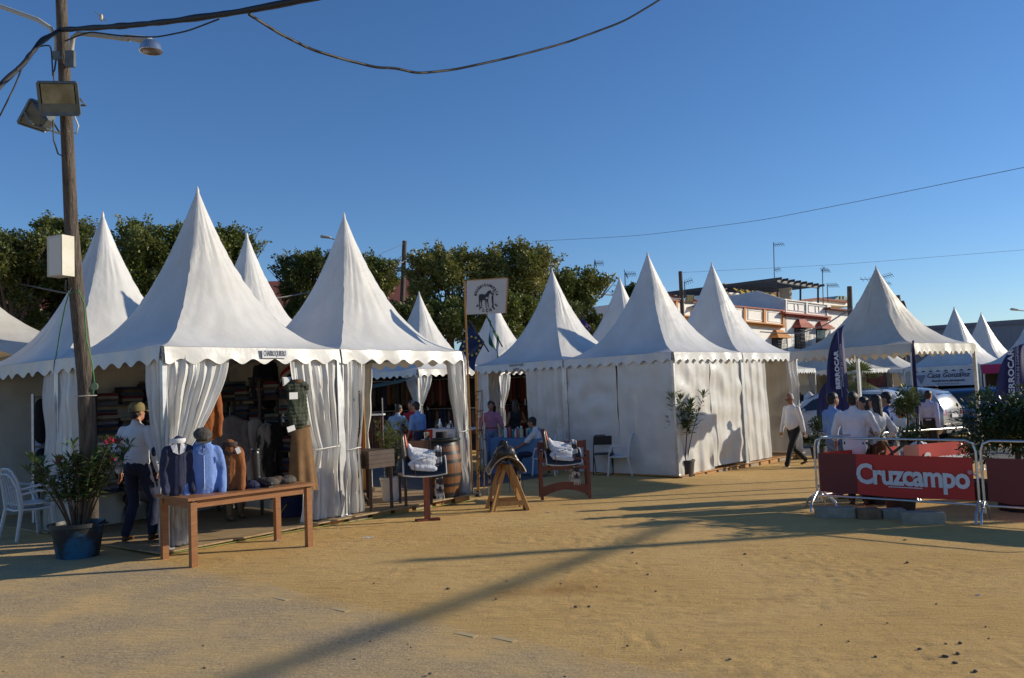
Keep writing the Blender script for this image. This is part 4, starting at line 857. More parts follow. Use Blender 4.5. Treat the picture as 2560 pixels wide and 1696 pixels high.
# ------------------------------------------------------------------ saddlery goods
redlea = mat('red_leather', (.42, .06, .02), .45); trim_w = mat('trim_white', (.6, .58, .55), .7)
stripe = mat('striped_blanket', (.50, .47, .44), .95, col2=(.05, .04, .04), scale=1.6, stretch=(9, 1, 9), contrast=(.47, .53), bump=.3)
def saddle(label, c, face, seat=sheep, style='sheep', blanket=True, parent=None):
    """local +y towards the pommel, x across, origin where it rests"""
    r = thing('saddle', label, 'saddle', tuple(c), -RAD(face)); M = LM(c, face)
    def bl(name, m, prims, parent=r, **k):
        b = MB()
        for p in prims:
            if p[0] == 'e': b.ell(*p[1:])
            else: b.cap(*p[1:])
        b.v = [tuple(M@V(q)) for q in b.v]; return b.blob(name, m, parent, k.get('vox', .011), 3, fold=k.get('fold', .004), fscale=22, dec=.7)
    # under pad: dark saddle-shaped shell with a pale rim
    def arch(w0, w1, zt, y0, y1, dr):
        return lambda i, j: M@V(((w0+(w1-w0)*abs(i*2-1))*math.sin((i*2-1)*1.25)*1.25, y0+(y1-y0)*j+.05*math.sin(j*PI)*0, zt-dr*(1-math.cos((i*2-1)*1.25))*1.0-.03*math.sin(j*PI)))
    mb = MB(); f1 = arch(.20, .23, .03, -.30, .30, .34); mb.grid(f1, 20, 10); ob = mb.build('under_pad', leather, r, 60)
    md = ob.modifiers.new('t', 'SOLIDIFY'); md.thickness = .018
    rim = [f1(0, j/12) for j in range(13)] + [f1(i/20, 1) for i in range(21)] + [f1(1, 1-j/12) for j in range(13)] + [f1(1-i/20, 0) for i in range(20)] + [f1(0, 0)]
    MB().tube(rim, .010, 6).build('pad_rim', trim_w, r, 60)
    if style == 'sheep':
        bl('seat', seat, [('c', (0, -.16, .09), (0, .14, .045), .085, .07), ('c', (0, -.18, .10), (0, -.22, .17), .10, .06, 12, ((0, 1, 0), .6)), ('c', (0, .16, .04), (0, .205, .145), .07, .04, 12, ((0, 1, 0), .6)),
           ('c', (-.09, -.14, .04), (-.12, .14, .0), .07, .06), ('c', (.09, -.14, .04), (.12, .14, .0), .07, .06), ('e', (-.165, -.03, -.07), (.055, .21, .10)), ('e', (.165, -.03, -.07), (.055, .21, .10)), ('c', (-.19, -.15, -.10), (-.20, .14, -.15), .055, .05), ('c', (.19, -.15, -.10), (.20, .14, -.15), .055, .05)], fold=.005)
        mb = MB(); mb.cap((0, -.25, .03), (0, -.315, .31), .15, .075, flat=((0, 1, 0), .3)); mb.v = [tuple(M@V(q)) for q in mb.v]; mb.build('cantle', leather, r, 60)
        mb = MB(); mb.cap((0, -.235, .20), (0, -.275, .335), .075, .035, flat=((0, 1, 0), .35)); mb.v = [tuple(M@V(q)) for q in mb.v]; mb.build('cantle_tip', redlea, r, 60)
        for s in (-1, 1):
            MB().bar(M@V((s*.245, -.15, -.02)), M@V((s*.25, -.13, -.22)), .03, .008).bar(M@V((s*.24, -.1, -.0)), M@V((s*.235, .05, .03)), .025, .008).build('strap', brownlea, r)
    else:
        bl('seat', leather, [('e', (0, .12, .08), (.15, .12, .13)), ('c', (0, .1, .08), (0, -.2, .06), .13, .12, 12, None), ('c', (0, -.22, .08), (0, -.25, .2), .12, .07, 12, ((0, 1, 0), .5)), ('c', (-.1, .0, .02), (-.2, .0, -.12), .08, .05), ('c', (.1, .0, .02), (.2, .0, -.12), .08, .05)])
        mb = MB(); mb.cap((0, .18, .15), (.01, .2, .25), .04, .028); mb.v = [tuple(M@V(q)) for q in mb.v]; mb.build('horn', leather, r, 60)
        ya = mat('yellow_lining', (.42, .22, .03), .6)
        mb = MB(); f2 = arch(.19, .22, .045, .25, .325, .34); mb.grid(f2, 20, 2); mb.build('front_lining', ya, r, 60)
        mb = MB(); mb.bar(M@V((-.01, .335, .06)), M@V((-.01, .34, -.5)), .05, .01); mb.build('front_strap', leather, r)
        for s in (-1, 1):
            sb = MB().bar(M@V((s*.24, .1, -.2)), M@V((s*.26, .12, -.62)), .03, .008).build('stirrup_leather', leather, r)
            mb = MB(); mb.prism([M@V((s*.26-.02, .12-.09, -.80)), M@V((s*.26-.02, .12+.09, -.80)), M@V((s*.26-.02, .14, -.64)), M@V((s*.26-.02, .10, -.64))], M.to_3x3()@V((.04, 0, 0))); mb.build('stirrup', black, sb)
    if blanket:
        q = .2 if style == 'sheep' else -.22
        mb = MB(); mb.grid(lambda i, j: M@V(((i*2-1)*.30 if abs(i*2-1) < .8 else math.copysign(.24, i*2-1), q+.09*(j-.5), .16-.9*max(0, abs(i*2-1)-.35)**1.1-.03*math.cos(j*PI*3)*.2)), 24, 6); ob = mb.build('blanket_strip', stripe, r, 60)
        md = ob.modifiers.new('t', 'SOLIDIFY'); md.thickness = .02
        for s in (-1, 1):
            mb = MB(); fr = random.Random(3)
            zb = -.33
            mb.grid(lambda i, j: M@V((s*(.245+.008*math.sin(i*9)), q-.05+.1*i, -.26-.22*j)), 8, 6); rr_ = mb.build('blanket_end', stripe, r, 60)
            mb = MB()
            for k in range(9): x = q-.05+.0125*k; mb.tube([M@V((s*.25, x, -.47)), M@V((s*(.25+fr.uniform(-.01, .01)), x+fr.uniform(-.012, .012), -.57))], .004, 4)
            mb.build('fringe', trim_w, rr_)
    return r
# saddle on a T stand
s1 = G(1069, 1304); fA = 118
st = thing('saddle_stand', 'reddish wooden T shaped saddle stand with a narrow foot on the sand', 'stand', (s1.x, s1.y, s1.z)); 
MB().box((s1.x, s1.y, s1.z+.42), (.075, .075, .80), RAD(20)).build('post', mahog, st)
mb = MB(); mb.box((s1.x, s1.y, s1.z+.02), (.09, .34, .04), -RAD(60)).build('foot', mahog, st)
MB().box((s1.x, s1.y, s1.z+.021), (.36, .08, .04), RAD(8)).build('foot', mahog, st)
MB().bar(V((s1.x-.26, s1.y-.02, s1.z+.80)), V((s1.x+.22, s1.y+.06, s1.z+.80)), .16, .12).build('saddle_rest', mahog, st)
saddle('white sheepskin saddle with an orange tipped cantle on the T shaped stand', (s1.x-.02, s1.y+.01, s1.z+.89), 82)
# saw horse with the black saddle
s2 = G(1268, 1274); sh_ = thing('saw_horse', 'varnished pine saw horse carrying the black horned saddle', 'saw horse', tuple(s2)); M2 = LM(s2, 168)
for sy in (-1, 1):
    for sx in (-1, 1): MB().bar(M2@V((sx*.28, sy*.24, 0)), M2@V((sx*.05, sy*.17, .68)), .045, .06).build('leg', pine, sh_)
    MB().bar(M2@V((-.235, sy*.232, .12)), M2@V((.235, sy*.232, .12)), .03, .07).build('cross_rail', pine, sh_)
MB().bar(M2@V((0, -.3, .67)), M2@V((0, .3, .67)), .09, .09).build('beam', pine, sh_)
saddle('black leather saddle with yellow lined front arch and a striped blanket on the saw horse', tuple(s2+V((0, 0, .80))), 172, style='horn')
# rack with curved lower board
s3 = G(1356, 1251); r3 = thing('saddle_rack', 'dark red wooden saddle rack with a curved lower board', 'rack', tuple(s3)); M3 = Matrix.Translation(s3) @ Matrix.Rotation(RAD(2), 4, 'Z')
RW, RD = .80, .42
for x in (0, RW):
    for y in (0, RD): MB().bar(M3@V((x, y, 0)), M3@V((x, y, .80 if y == 0 else .95)), .05, .05).build('leg', mahog, r3)
for x in (0, RW): MB().bar(M3@V((x, .026, .70)), M3@V((x, RD-.026, .70)), .04, .06).build('side_rail', mahog, r3)
for z in (.52, .66): MB().bar(M3@V((.026, 0, z)), M3@V((RW-.026, 0, z)), .03, .06).build('front_rail', mahog, r3)
MB().bar(M3@V((.026, RD, .88)), M3@V((RW-.026, RD, .88)), .03, .12).build('back_rail', mahog, r3)
mb = MB(); arc = [M3@V((.026+(RW-.052)*i/16, -.012, .06+.10*math.sin(PI*i/16))) for i in range(17)] + [M3@V((RW-.026-(RW-.052)*i/16, -.012, .22+.07*math.sin(PI*i/16))) for i in range(17)]
mb.prism(arc, (0, .03, 0)); mb.build('curved_board', mahog, r3)
saddle('white sheepskin saddle with a dark cantle on the curved board rack', tuple(M3@V((RW*.47, RD*.5, .80))), 84)
# barrel in the stall
s4 = G(1107, 1249, FZ); z0 = FZ+.012; bar_ = thing('wine_barrel', 'big wooden barrel with black hoops standing in the saddlery stall', 'barrel', (s4.x, s4.y, z0))
stave = mat('barrel_stave', (.20, .08, .025), .5, col2=(.10, .035, .012), scale=7, stretch=(4, 4, .25))
rb = lambda z: .265+.065*math.sin(PI*z/.9)
MB().lathe([(.001, .03), (.25, .03), (.262, 0)]+[(rb(z/18*.9), z/18*.9) for z in range(19)]+[(.25, .90), (.25, .87), (.001, .87)], (s4.x, s4.y, z0), 28).build('staves', stave, bar_, 40)
for a, b_ in ((.0, .07), (.17, .22), (.33, .38), (.55, .60), (.69, .74), (.83, .905)):
    MB().lathe([(rb(a)+.001, a), (rb(a)+.006, a), (rb(b_)+.006, b_), (rb(b_)+.001, b_)], (s4.x, s4.y, z0), 28).build('hoop', black, bar_, 40)
props(MB().lathe([(.001, .0), (.33, .0), (.335, .02), (.33, .03), (.001, .03)], (s4.x, s4.y, z0+.908), 28).build('barrel_top_board', mat('dark_board', (.02, .03, .025), .3), None, 40), 'dark round board lying on top of the barrel', 'board')
ht = thing('riding_hat', 'black wide brimmed hat lying on the barrel board', 'hat', (s4.x+.02, s4.y, z0+.94))
MB().lathe([(.19, .005), (.195, .012), (.1, .012), (.095, .1), (.085, .115), (.001, .118)], (s4.x+.02, s4.y-.05, z0+.94), 22).build('felt', blackc, ht, 50)
cp = thing('metal_cup', 'shiny metal cup standing at the left of the barrel board', 'cup', (s4.x-.22, s4.y-.08, z0+.94))
MB().lathe([(.001, 0), (.035, 0), (.04, .01), (.045, .12), (.042, .12), (.036, .012)], (s4.x-.22, s4.y-.08, z0+.94), 16).build('cup_body', chrome, cp, 50)
# chaps hanging behind, wooden stool
cs = D(1035, 1120, 13.2); cs.z = FZ; wc = thing('wooden_chair', 'dark wooden chair behind the T stand saddle with riding chaps on it', 'chair', tuple(cs)); Mc = LM(cs, 160)
for x, y, h in ((-.2, -.2, .45), (.2, -.2, .45), (-.2, .2, 1.0), (.2, .2, 1.0)): MB().bar(Mc@V((x, y, 0)), Mc@V((x, y, h)), .04, .04).build('leg', darkwood, wc)
MB().box((0, 0, .46), (.44, .44, .035), M=Mc).build('seat', brownlea, wc); MB().box((0, .2, .86), (.44, .025, .25), M=Mc).build('backrest', brownlea, wc)
# dark box table
s5 = G(925, 1278, FZ); bx_ = thing('box_table', 'dark wooden box on tall crossed legs between the bridle posts', 'table', (s5.x, s5.y, FZ)); Mb = LM((s5.x, s5.y, FZ+.012), 40+180)
for x in (-.27, .27):
    for y in (-.2, .2): MB().bar(Mb@V((x, y, 0)), Mb@V((x, y, .62)), .045, .045).build('leg', darkwood, bx_)
MB().bar(Mb@V((-.27, .2, .08)), Mb@V((.27, .2, .55)), .03, .04).build('brace', darkwood, bx_); MB().bar(Mb@V((-.27, .2, .15)), Mb@V((.27, .2, .15)), .03, .04).build('rail', darkwood, bx_)
for k in range(4): MB().box((0, 0, .62+.065*k+.033), (.62, .5, .062), M=Mb).build('box_board', darkwood, bx_)
# bridle posts
def bridle_post(label, px, py_top, py_bot, h, dz=0, straps=6, m=pine, seed=0, x0=0):
    p = G(px, py_bot, h); r = thing('bridle_post', label, 'post', (p.x, p.y, p.z)); top = h
    q = D(px+x0, py_top, (V((p.x, p.y, 0))).length if 0 else ((p-V((0, 0, CAMZ))).dot(F_))); q = V((p.x+ (q.x-p.x)*.5, p.y+.02, q.z))
    MB().bar(p, q, .05, .05).build('post_timber', m, r); rd = random.Random(seed)
    MB().lathe([(.001, 0), (.06, 0), (.06, .02), (.03, .1)], tuple(p), 10).build('post_foot', black, r)
    H = q.z-p.z
    for k in range(straps):
        z = H*(.15+.78*k/(straps)); a = p.lerp(q, z/H)+V((.03, -.04, 0)); pg = MB().bar(a+V((-.03, .02, .12)), a+V((.10, -.05, .14)), .015, .015).build('peg', black, r)
        pts = [a+V((.06, -.03, .13)), a+V((.03+rd.uniform(0, .05), -.06, -.02)), a+V((rd.uniform(-.03, .06), -.06, -.22)), a+V((.04, -.05, -.36)), a+V((.08, -.05, -.2)), a+V((.085, -.04, .12))]
        MB().tube(pts, .013, 6, flat=.4).build('bridle', leather if k % 3 else brownlea, r, 60)
        MB().tube([a+V((-.02+.03*math.cos(t), -.07, .02+.045*math.sin(t))) for t in [2*PI*i/12 for i in range(13)]], .01, 6, flat=.5).build('noseband', leather, r, 60)
    return r
bridle_post('tall wooden post hung with black bridles at the left flap of the saddlery stall', 884, 932, 1286, FZ, seed=1)
bridle_post('tall wooden post hung with black bridles just left of the bottle stall', 1196, 926, 1242, 0, seed=2, straps=5)
p = G(914, 1232, FZ); q = D(914, 942, (p-V((0, 0, CAMZ))).dot(F_)); r = thing('bare_post', 'bare orange wooden post behind the crossed leg box table', 'post', tuple(p)); MB().bar(p, V((p.x, p.y, q.z)), .055, .055).build('post_timber', pine, r); MB().box((p.x, p.y, FZ+.025), (.3, .3, .03)).build('post_foot', darkwood, r)
fs_ = D(896, 1080, 13.2); fr_ = thing('striped_scarf', 'red and yellow cloth hanging beside the left bridle post', 'cloth', tuple(fs_))
for k, m in enumerate((mat('flag_red', (.5, .02, .02), .8), mat('flag_yellow', (.65, .38, .02), .8), mat('flag_red', (.5, .02, .02), .8))):
    mb = MB(); mb.grid(lambda i, j, k=k: fs_+V((-.12+(k+i)*.06, .02*math.sin(j*5+k), .55-1.1*j)), 3, 10); mb.build('cloth_band', m, fr_, 60)

# ------------------------------------------------------------------ sign board on its pole
cP = tV.P(1, 0, 0); sp = cP-vA*.03+uA*.05
c_t = pp(1170, 1020, 14.3); pz = D(1170, 1000, 14.3)
def sg(px, py): return PL(px, py, c_t, V((.02, -1, 0)))
sgr = thing('sign_board', 'white board with GUARNICIONERIA VILCHES round a horse, on a thin wooden pole', 'sign', tuple(V((sg(1172, 1000).x, c_t.y, FZ))))
a = sg(1172, 1000); MB().bar(V((a.x, a.y+.03, FZ)), V((a.x, a.y+.03, sg(1168, 703).z)), .032, .032).build('sign_pole', pine, sgr)
quad = [sg(1166, 787), sg(1263, 783), sg(1268, 696), sg(1167, 703)]
mb = MB(); mb.prism(quad, (0, .018, 0)); mb.build('board', mat('board_white', (.50, .50, .50), .5), sgr)
MB().bar(quad[1]+V((.008, .009, 0)), quad[2]+V((.008, .009, 0)), .014, .03).bar(quad[3]+V((0, .009, .008)), quad[2]+V((0, .009, .008)), .03, .014).build('board_edge', pine, sgr)
ink = mat('sign_ink', (.02, .022, .035), .6)
sc_ = (sg(1263, 740)-sg(1166, 745)).length/97.; ctr = sg(1216, 744)+V((0, -.004, 0)); X = (quad[1]-quad[0]).normalized(); Zu = V((-X.z, 0, X.x))
def arc_text(s, r, a0, a1, size, up):
    n = len(s)
    for i, ch in enumerate(s):
        a = RAD(a0+(a1-a0)*i/(n-1)); pos = ctr + X*(r*math.cos(a)) + Zu*(r*math.sin(a)*1.12)
        rd = (X*math.cos(a)+Zu*math.sin(a)); 
        zd = rd if up else -rd; xd = (X*zd.dot(Zu) - Zu*zd.dot(X))
        text(ch, size, ink, sgr, pos, xd, zd, bold=.004, sx=.8, depth=.0015)
arc_text('GUARNICIONERÍA', 27.5*sc_, 166, 12, 8.2*sc_, True)
arc_text('VILCHES', 30*sc_, 218, 322, 10.5*sc_, False)
def flatpoly(pts, name, m, parent, S=sc_, o=None, off=-.004):
    o = o or ctr; mb = MB(); P = [o + X*(x*S) + Zu*(y*S) + V((0, off, 0)) for x, y in pts]; mb.prism(P, (0, .002, 0)); mb.build(name, m, parent)
horse = [(-19, 4), (-17, 8), (-11, 9), (-4, 7), (0, 10), (4, 15), (8, 17), (12, 17), (13, 12), (16, 7), (14, 6), (10, 10), (8, 9), (6, 3), (4, -5), (4, -13), (5, -23), (7, -26), (4, -26), (2, -14), (0, -7), (-1, -14), (-1, -24), (1, -27), (-2, -27), (-3, -14), (-3, -7), (-10, -6), (-12, -14), (-12, -24), (-10, -26), (-13, -26), (-14, -14), (-15, -6), (-17, -14), (-16, -25), (-18, -29), (-19, -14), (-19, -3)]
flatpoly(horse, 'horse_drawing', ink, sgr)
flatpoly([(-1, 0), (3, 1), (3, -4), (-2, -4)], 'saddle_drawing', bpy.data.materials['board_white'], sgr, off=-.007)
flatpoly([(14, 3), (19, 6), (18, 12), (20, 16), (17, 17), (16, 13), (17, 9), (14, 9), (17, 5), (13, 2), (13, -10), (14, -20), (12, -24), (17, -25), (17, -10), (17, 3)], 'rider_drawing', ink, sgr)
# valance lettering
def on_face(t, side, f, z, s, size, m, bold=0, shear=0, space=1, sx=1, off=.045):
    o, d, n = {0: (t.P(0, 0), t.u, -t.v), 1: (t.P(0, 0), t.v, -t.u)}[side]
    xd = d if side == 0 else -d
    text(s, size, m, t.root, o+d*(f*t.s)+n*off+V((0, 0, t.e-z)), xd, (0, 0, 1), bold, shear, space, sx)
ink2 = mat('valance_ink', (.16, .17, .20), .7); lbl = mat('label_paper', (.60, .63, .69), .5)
o = tC.P(0, 0)+uA*(.575*SA)-vA*.050+V((0, 0, tC.e-.08)); MB().bar(o-uA*.2, o+uA*.2, .004, .115).build('name_label', lbl, tC.root)
on_face(tC, 0, .575, .08, 'CHARROQUBERO', .105, ink2, sx=.42, off=.055)
on_face(tS, 1, .50, .05, 'SADDLERY AND', .09, ink2, sx=.7, off=.04); on_face(tS, 1, .50, .15, 'HORSE', .09, ink2, sx=.7, off=.04)
o = tL.P(0, .55, tL.e-.15)
# lit valance far inside the left tent
iv = D(52, 945, 15.6)
r = thing('inner_valance', 'sunlit white scalloped valance lettered ROPA DE BEBE behind the left tent', 'valance', tuple(iv)); d_ = (D(95, 945, 15.6)-D(0, 948, 15.6)).normalized()
mb = MB(); mb.grid(lambda i, j: iv+d_*((i-.5)*1.3)+V((0, .0, .13-(.28+.05*math.sin(i*4*PI+1))*j)), 40, 4, True); mb.build('valance_cloth', pvc, r, 60)
text('ROPA DE BEBE', .1, ink2, r, iv+d_*.02+V((0, -.01, -.01)), d_, (0, 0, 1), sx=.9)

# ------------------------------------------------------------------ plants
leafg = mat('oleander_leaf', (.055, .10, .028), .45, col2=(.11, .15, .05), scale=3, trans=.15)
leafy = mat('willow_leaf', (.10, .14, .035), .5, col2=(.17, .19, .06), scale=3, trans=.2)
bark = mat('bark', (.13, .09, .06), .9, col2=(.07, .05, .035), scale=12)
pinkf = mat('oleander_flower', (.62, .03, .12), .6)
def leaf(mb, p, d, L, w, droop=.2, up=None):
    d = V(d).normalized(); s = d.cross(V((0, 0, 1))); s = s.normalized() if s.length > .05 else V((1, 0, 0))
    s = (s + V((0, 0, random.uniform(-.5, .5)))).normalized()
    a = p; b = p+d*L*.5; c = p+d*L-V((0, 0, droop*L)); b = b+V((0, 0, .03*L))
    mb.add([a, b+s*w*.5, c, b-s*w*.5], [(0, 1, 2, 3)])
def stems_plant(root, base, n, H, spread, leafm, L=.13, w=.022, dens=26, seed=0, flowers=0, lean=(0, 0), r0=.012, start=.35, top=None):
    rd = random.Random(seed); st = MB(); lf = MB(); fl_ = []
    for k in range(n):
        a = rd.uniform(0, 2*PI); rr = spread*rd.uniform(.25, 1); h = H*rd.uniform(.72, 1)
        tip = base+V((math.cos(a)*rr+lean[0], math.sin(a)*rr+lean[1], h)); mid = base.lerp(tip, .5)+V((math.cos(a)*-.05, math.sin(a)*-.05, .06)); b0 = base+V((math.cos(a)*.05, math.sin(a)*.05, 0))
        P = [b0.lerp(mid, t)*(1-t)+mid.lerp(tip, t)*t for t in [i/8 for i in range(9)]]; st.tube(P, [r0*(1-.75*i/8) for i in range(9)], 5)
        for j in range(dens):
            t = start+(1-start)*(j+rd.random())/dens; i = min(7, int(t*8)); q = P[i].lerp(P[i+1], t*8-i) if i < 8 else P[8]
            ph = rd.uniform(0, 2*PI); el = rd.uniform(-.1, 1.0); dd = V((math.cos(ph)*math.cos(el), math.sin(ph)*math.cos(el), math.sin(el)))
            leaf(lf, q, dd, L*rd.uniform(.7, 1.15), w*rd.uniform(.8, 1.2), rd.uniform(0, .35))
            if rd.random() < .25:
                q2 = q+dd*.12*rd.random()
                for _ in range(3): ph += 1.9; leaf(lf, q2, V((math.cos(ph), math.sin(ph), .5)), L*.8, w, .2)
        for _ in range(8): ph = rd.uniform(0, 6.3); leaf(lf, P[8], V((math.cos(ph), math.sin(ph), 1.2)), L, w, .05)
        if k < flowers: fl_.append(P[8])
    st.build('stems', bark, root, 60); lf.build('foliage', leafm, root)
    for q in fl_:
        f = MB()
        for _ in range(26): ph = rd.uniform(0, 6.3); el = rd.uniform(-.4, 1.4); leaf(f, q+V((rd.uniform(-.035, .035), rd.uniform(-.035, .035), rd.uniform(0, .05))), V((math.cos(ph)*math.cos(el), math.sin(ph)*math.cos(el), math.sin(el))), .045, .04, 0)
        f.build('flower_head', pinkf, root)
def pot(root, p, r, h, m, name='pot', handles=False):
    ob = MB().lathe([(r*.78, 0), (r*.97, h*.86), (r*1.03, h*.88), (r*1.03, h), (r*.96, h), (r*.93, h*.9), (.001, h*.88)], tuple(p), 28).build(name, m, root, 45)
    if handles:
        for s in (-1, 1): MB().tube([V(p)+V((s*(r+.0+.05*math.sin(t)), .09*math.cos(t), h-.04+.02*math.sin(t))) for t in [PI*i/10 for i in range(11)]], .012, 6).build('handle', m, ob, 60)
potbl = mat('pot_blue_black', (.012, .016, .02), .5, col2=(.01, .10, .20), scale=2.2, contrast=(.5, .6))
p = G(195, 1392); r = thing('potted_oleander', 'pink flowering oleander in a big scuffed blue black tub at the foot of the pole', 'potted plant', tuple(p)); pot(r, p, .29, .40, potbl, handles=True)
MB().lathe([(.001, .355), (.265, .355)], tuple(p), 24).build('soil', mat('soil', (.04, .03, .02), .95), r)
stems_plant(r, p+V((-.05, 0, .36)), 13, .80, .44, leafg, .16, .028, 30, seed=3, flowers=2, lean=(-.14, 0)); stems_plant(r, p+V((.06, 0, .36)), 15, .96, .42, leafg, .16, .028, 30, seed=8, flowers=4, lean=(.11, -.02))
p = G(1714, 1191); r = thing('potted_oleander', 'tall thin oleander in a dark pot at the corner of the closed white tent', 'potted plant', tuple(p)); pot(r, p, .205, .34, mat('pot_dark', (.03, .03, .033), .6))
stems_plant(r, p+V((0, 0, .3)), 18, 1.40, .58, leafg, .23, .04, 26, seed=5, lean=(.08, 0), start=.5); stems_plant(r, p+V((0, 0, .3)), 2, 1.0, .22, leafg, .16, .026, 18, seed=15, lean=(-.40, 0), start=.55, r0=.02)
p = G(992, 1250, FZ); p = D(975, 1210, 13.7); p.z = FZ; r = thing('potted_willow', 'bright green leafy bush in a white pot inside the saddlery stall', 'potted plant', tuple(p)); pot(r, p, .16, .38, plasticw); stems_plant(r, p+V((0, 0, .3)), 16, .95, .42, leafy, .12, .018, 34, seed=6, start=.15, r0=.007)
p = G(2047, 1146); r = thing('potted_shrub', 'dark clipped shrub with a ball top in a dark pot behind the walking man', 'potted plant', tuple(p)); pot(r, p, .2, .3, mat('pot_dark', (.03, .03, .033), .6))
def ballcrown(root, c, rx, rz, n, L, w, m, seed=0, cl=14, name='foliage', jitter=.35, hollow=.55):
    rd = random.Random(seed); lf = MB(); cs = []
    for k in range(cl):
        d = V((rd.gauss(0, 1), rd.gauss(0, 1), rd.gauss(0, 1))).normalized()*rd.uniform(.35, .95); cs.append((V(c)+V((d.x*rx, d.y*rx, d.z*rz)), rd.uniform(.25, .45)*min(rx, rz)*1.3))
    for k in range(n):
        q, rr = cs[rd.randrange(cl)]; d = V((rd.gauss(0, 1), rd.gauss(0, 1), rd.gauss(0, 1))).normalized(); t = rr*(hollow+(1-hollow)*rd.random()); s = q+d*t
        leaf(lf, s, (d+V((rd.uniform(-1, 1), rd.uniform(-1, 1), rd.uniform(-.6, .8)))*.8), L*rd.uniform(.7, 1.3), w*rd.uniform(.8, 1.3), .1)
    return lf.build(name, m, root)
leafd = mat('ficus_leaf', (.028, .055, .014), .35, col2=(.07, .11, .025), scale=2, trans=.12)
ballcrown(r, p+V((0, 0, .45)), .26, .2, 500, .07, .035, leafd, 1); ballcrown(r, p+V((0, 0, .95)), .22, .2, 500, .07, .035, leafd, 2); MB().tube([p+V((0, 0, .25)), p+V((.02, 0, .95))], .018, 6).build('stem', bark, r, 60)
# black bucket under the flap with a cloth
p = G(437, 1362); r = thing('bucket', 'black bucket with a white cloth over it at the tent corner', 'bucket', tuple(p)); pot(r, p+V((0, .05, 0)), .17, .28, black)
b = MB(); b.ell(p+V((.03, .0, .27)), (.19, .17, .07)); b.cap(p+V((.16, -.05, .25)), p+V((.19, -.08, .06)), .05, .02); b.blob('cloth_cover', white_c, r, .012, 2, fold=.02, fscale=12)

# ------------------------------------------------------------------ chairs
def monobloc(label, p, face, group=None, n=1):
    r = thing('plastic_chair', label, 'chair', tuple(p), -RAD(face), group); M = LM(p, face)      # +y is the front
    for x in (-1, 1):
        MB().tube([M@V((x*.24, .24, 0)), M@V((x*.21, .20, .40))], [.028, .034], 8, flat=.6).build('leg', plasticw, r, 50)
        MB().tube([M@V((x*.25, -.27, 0)), M@V((x*.21, -.19, .40)), M@V((x*.20, -.24, .70)), M@V((x*.155, -.285, .83))], [.028, .034, .026, .022], 8, flat=.6).build('leg', plasticw, r, 50)
        MB().tube([M@V((x*.21, -.20, .60)), M@V((x*.27, 0, .64)), M@V((x*.27, .15, .62)), M@V((x*.22, .21, .42))], [.018, .026, .026, .02], 8, flat=.7).build('armrest', plasticw, r, 50)
    mb = MB(); mb.grid(lambda i, j: M@V(((i-.5)*.44, -.20+.42*j, .42-.02*math.sin(i*PI)-.015*math.sin(j*PI))), 10, 8); s = mb.build('seat', plasticw, r, 60); md = s.modifiers.new('t', 'SOLIDIFY'); md.thickness = .022
    MB().tube([M@V((-.155, -.285, .83)), M@V((-.08, -.30, .875)), M@V((.08, -.30, .875)), M@V((.155, -.285, .83))], .024, 8, flat=.6).build('backrest', plasticw, r, 50); bk = [o for o in r.children if o.name.startswith('backrest')][0]
    for k in range(5): x = (k-2)*.062; MB().tube([M@V((x*1.15, -.20, .42)), M@V((x*1.2, -.235, .62)), M@V((x, -.30, .87))], .014, 6, flat=.4).build('back_slat', plasticw, bk, 50)
    return r
p = G(72, 1345); monobloc('white plastic garden chair at the far left, behind the oleander tub', p, 35, 'white plastic garden chairs'); q_ = monobloc('second white plastic chair stacked on the one at the far left', p+V((.0, .02, .07)), 35, 'white plastic garden chairs')
p = G(1550, 1188); monobloc('white plastic garden chair beside the black folding chair', p, -80, 'white plastic garden chairs')
p = D(1322, 1140, 18.45); p.z = GZ(p.x); monobloc('white plastic chair under the seated man', V((SM.x+.06, SM.y+.0, GZ(SM.x)-.03)), -82, 'white plastic garden chairs')
def folding(label, p, face):
    r = thing('folding_chair', label, 'chair', tuple(p), -RAD(face)); M = LM(p, face)
    for x in (-.21, .21):
        MB().tube([M@V((x, .22, 0)), M@V((x, -.12, .55)), M@V((x*.95, -.2, .80))], .011, 6).build('leg', black, r, 60)
        MB().tube([M@V((x*.9, -.25, 0)), M@V((x*.9, .14, .44))], .011, 6).build('leg', black, r, 60)
    MB().tube([M@V((-.2, -.2, .78)), M@V((-.17, -.21, .83)), M@V((.17, -.21, .83)), M@V((.2, -.2, .78))], .011, 6).build('top_rail', black, r, 60)
    MB().box((0, .0, .445), (.38, .36, .03), M=M).build('seat', black, r); MB().box((0, -.175, .71), (.39, .02, .19), M=M @ Matrix.Rotation(-.1, 4, 'X')).build('backrest', black, r)
    MB().bar(M@V((-.2, .215, .01)), M@V((.2, .215, .01)), .015, .015).bar(M@V((-.19, -.245, .01)), M@V((.19, -.245, .01)), .015, .015).build('floor_bar', black, r)
folding('black folding chair against the closed tent wall', G(1510, 1186), 190)

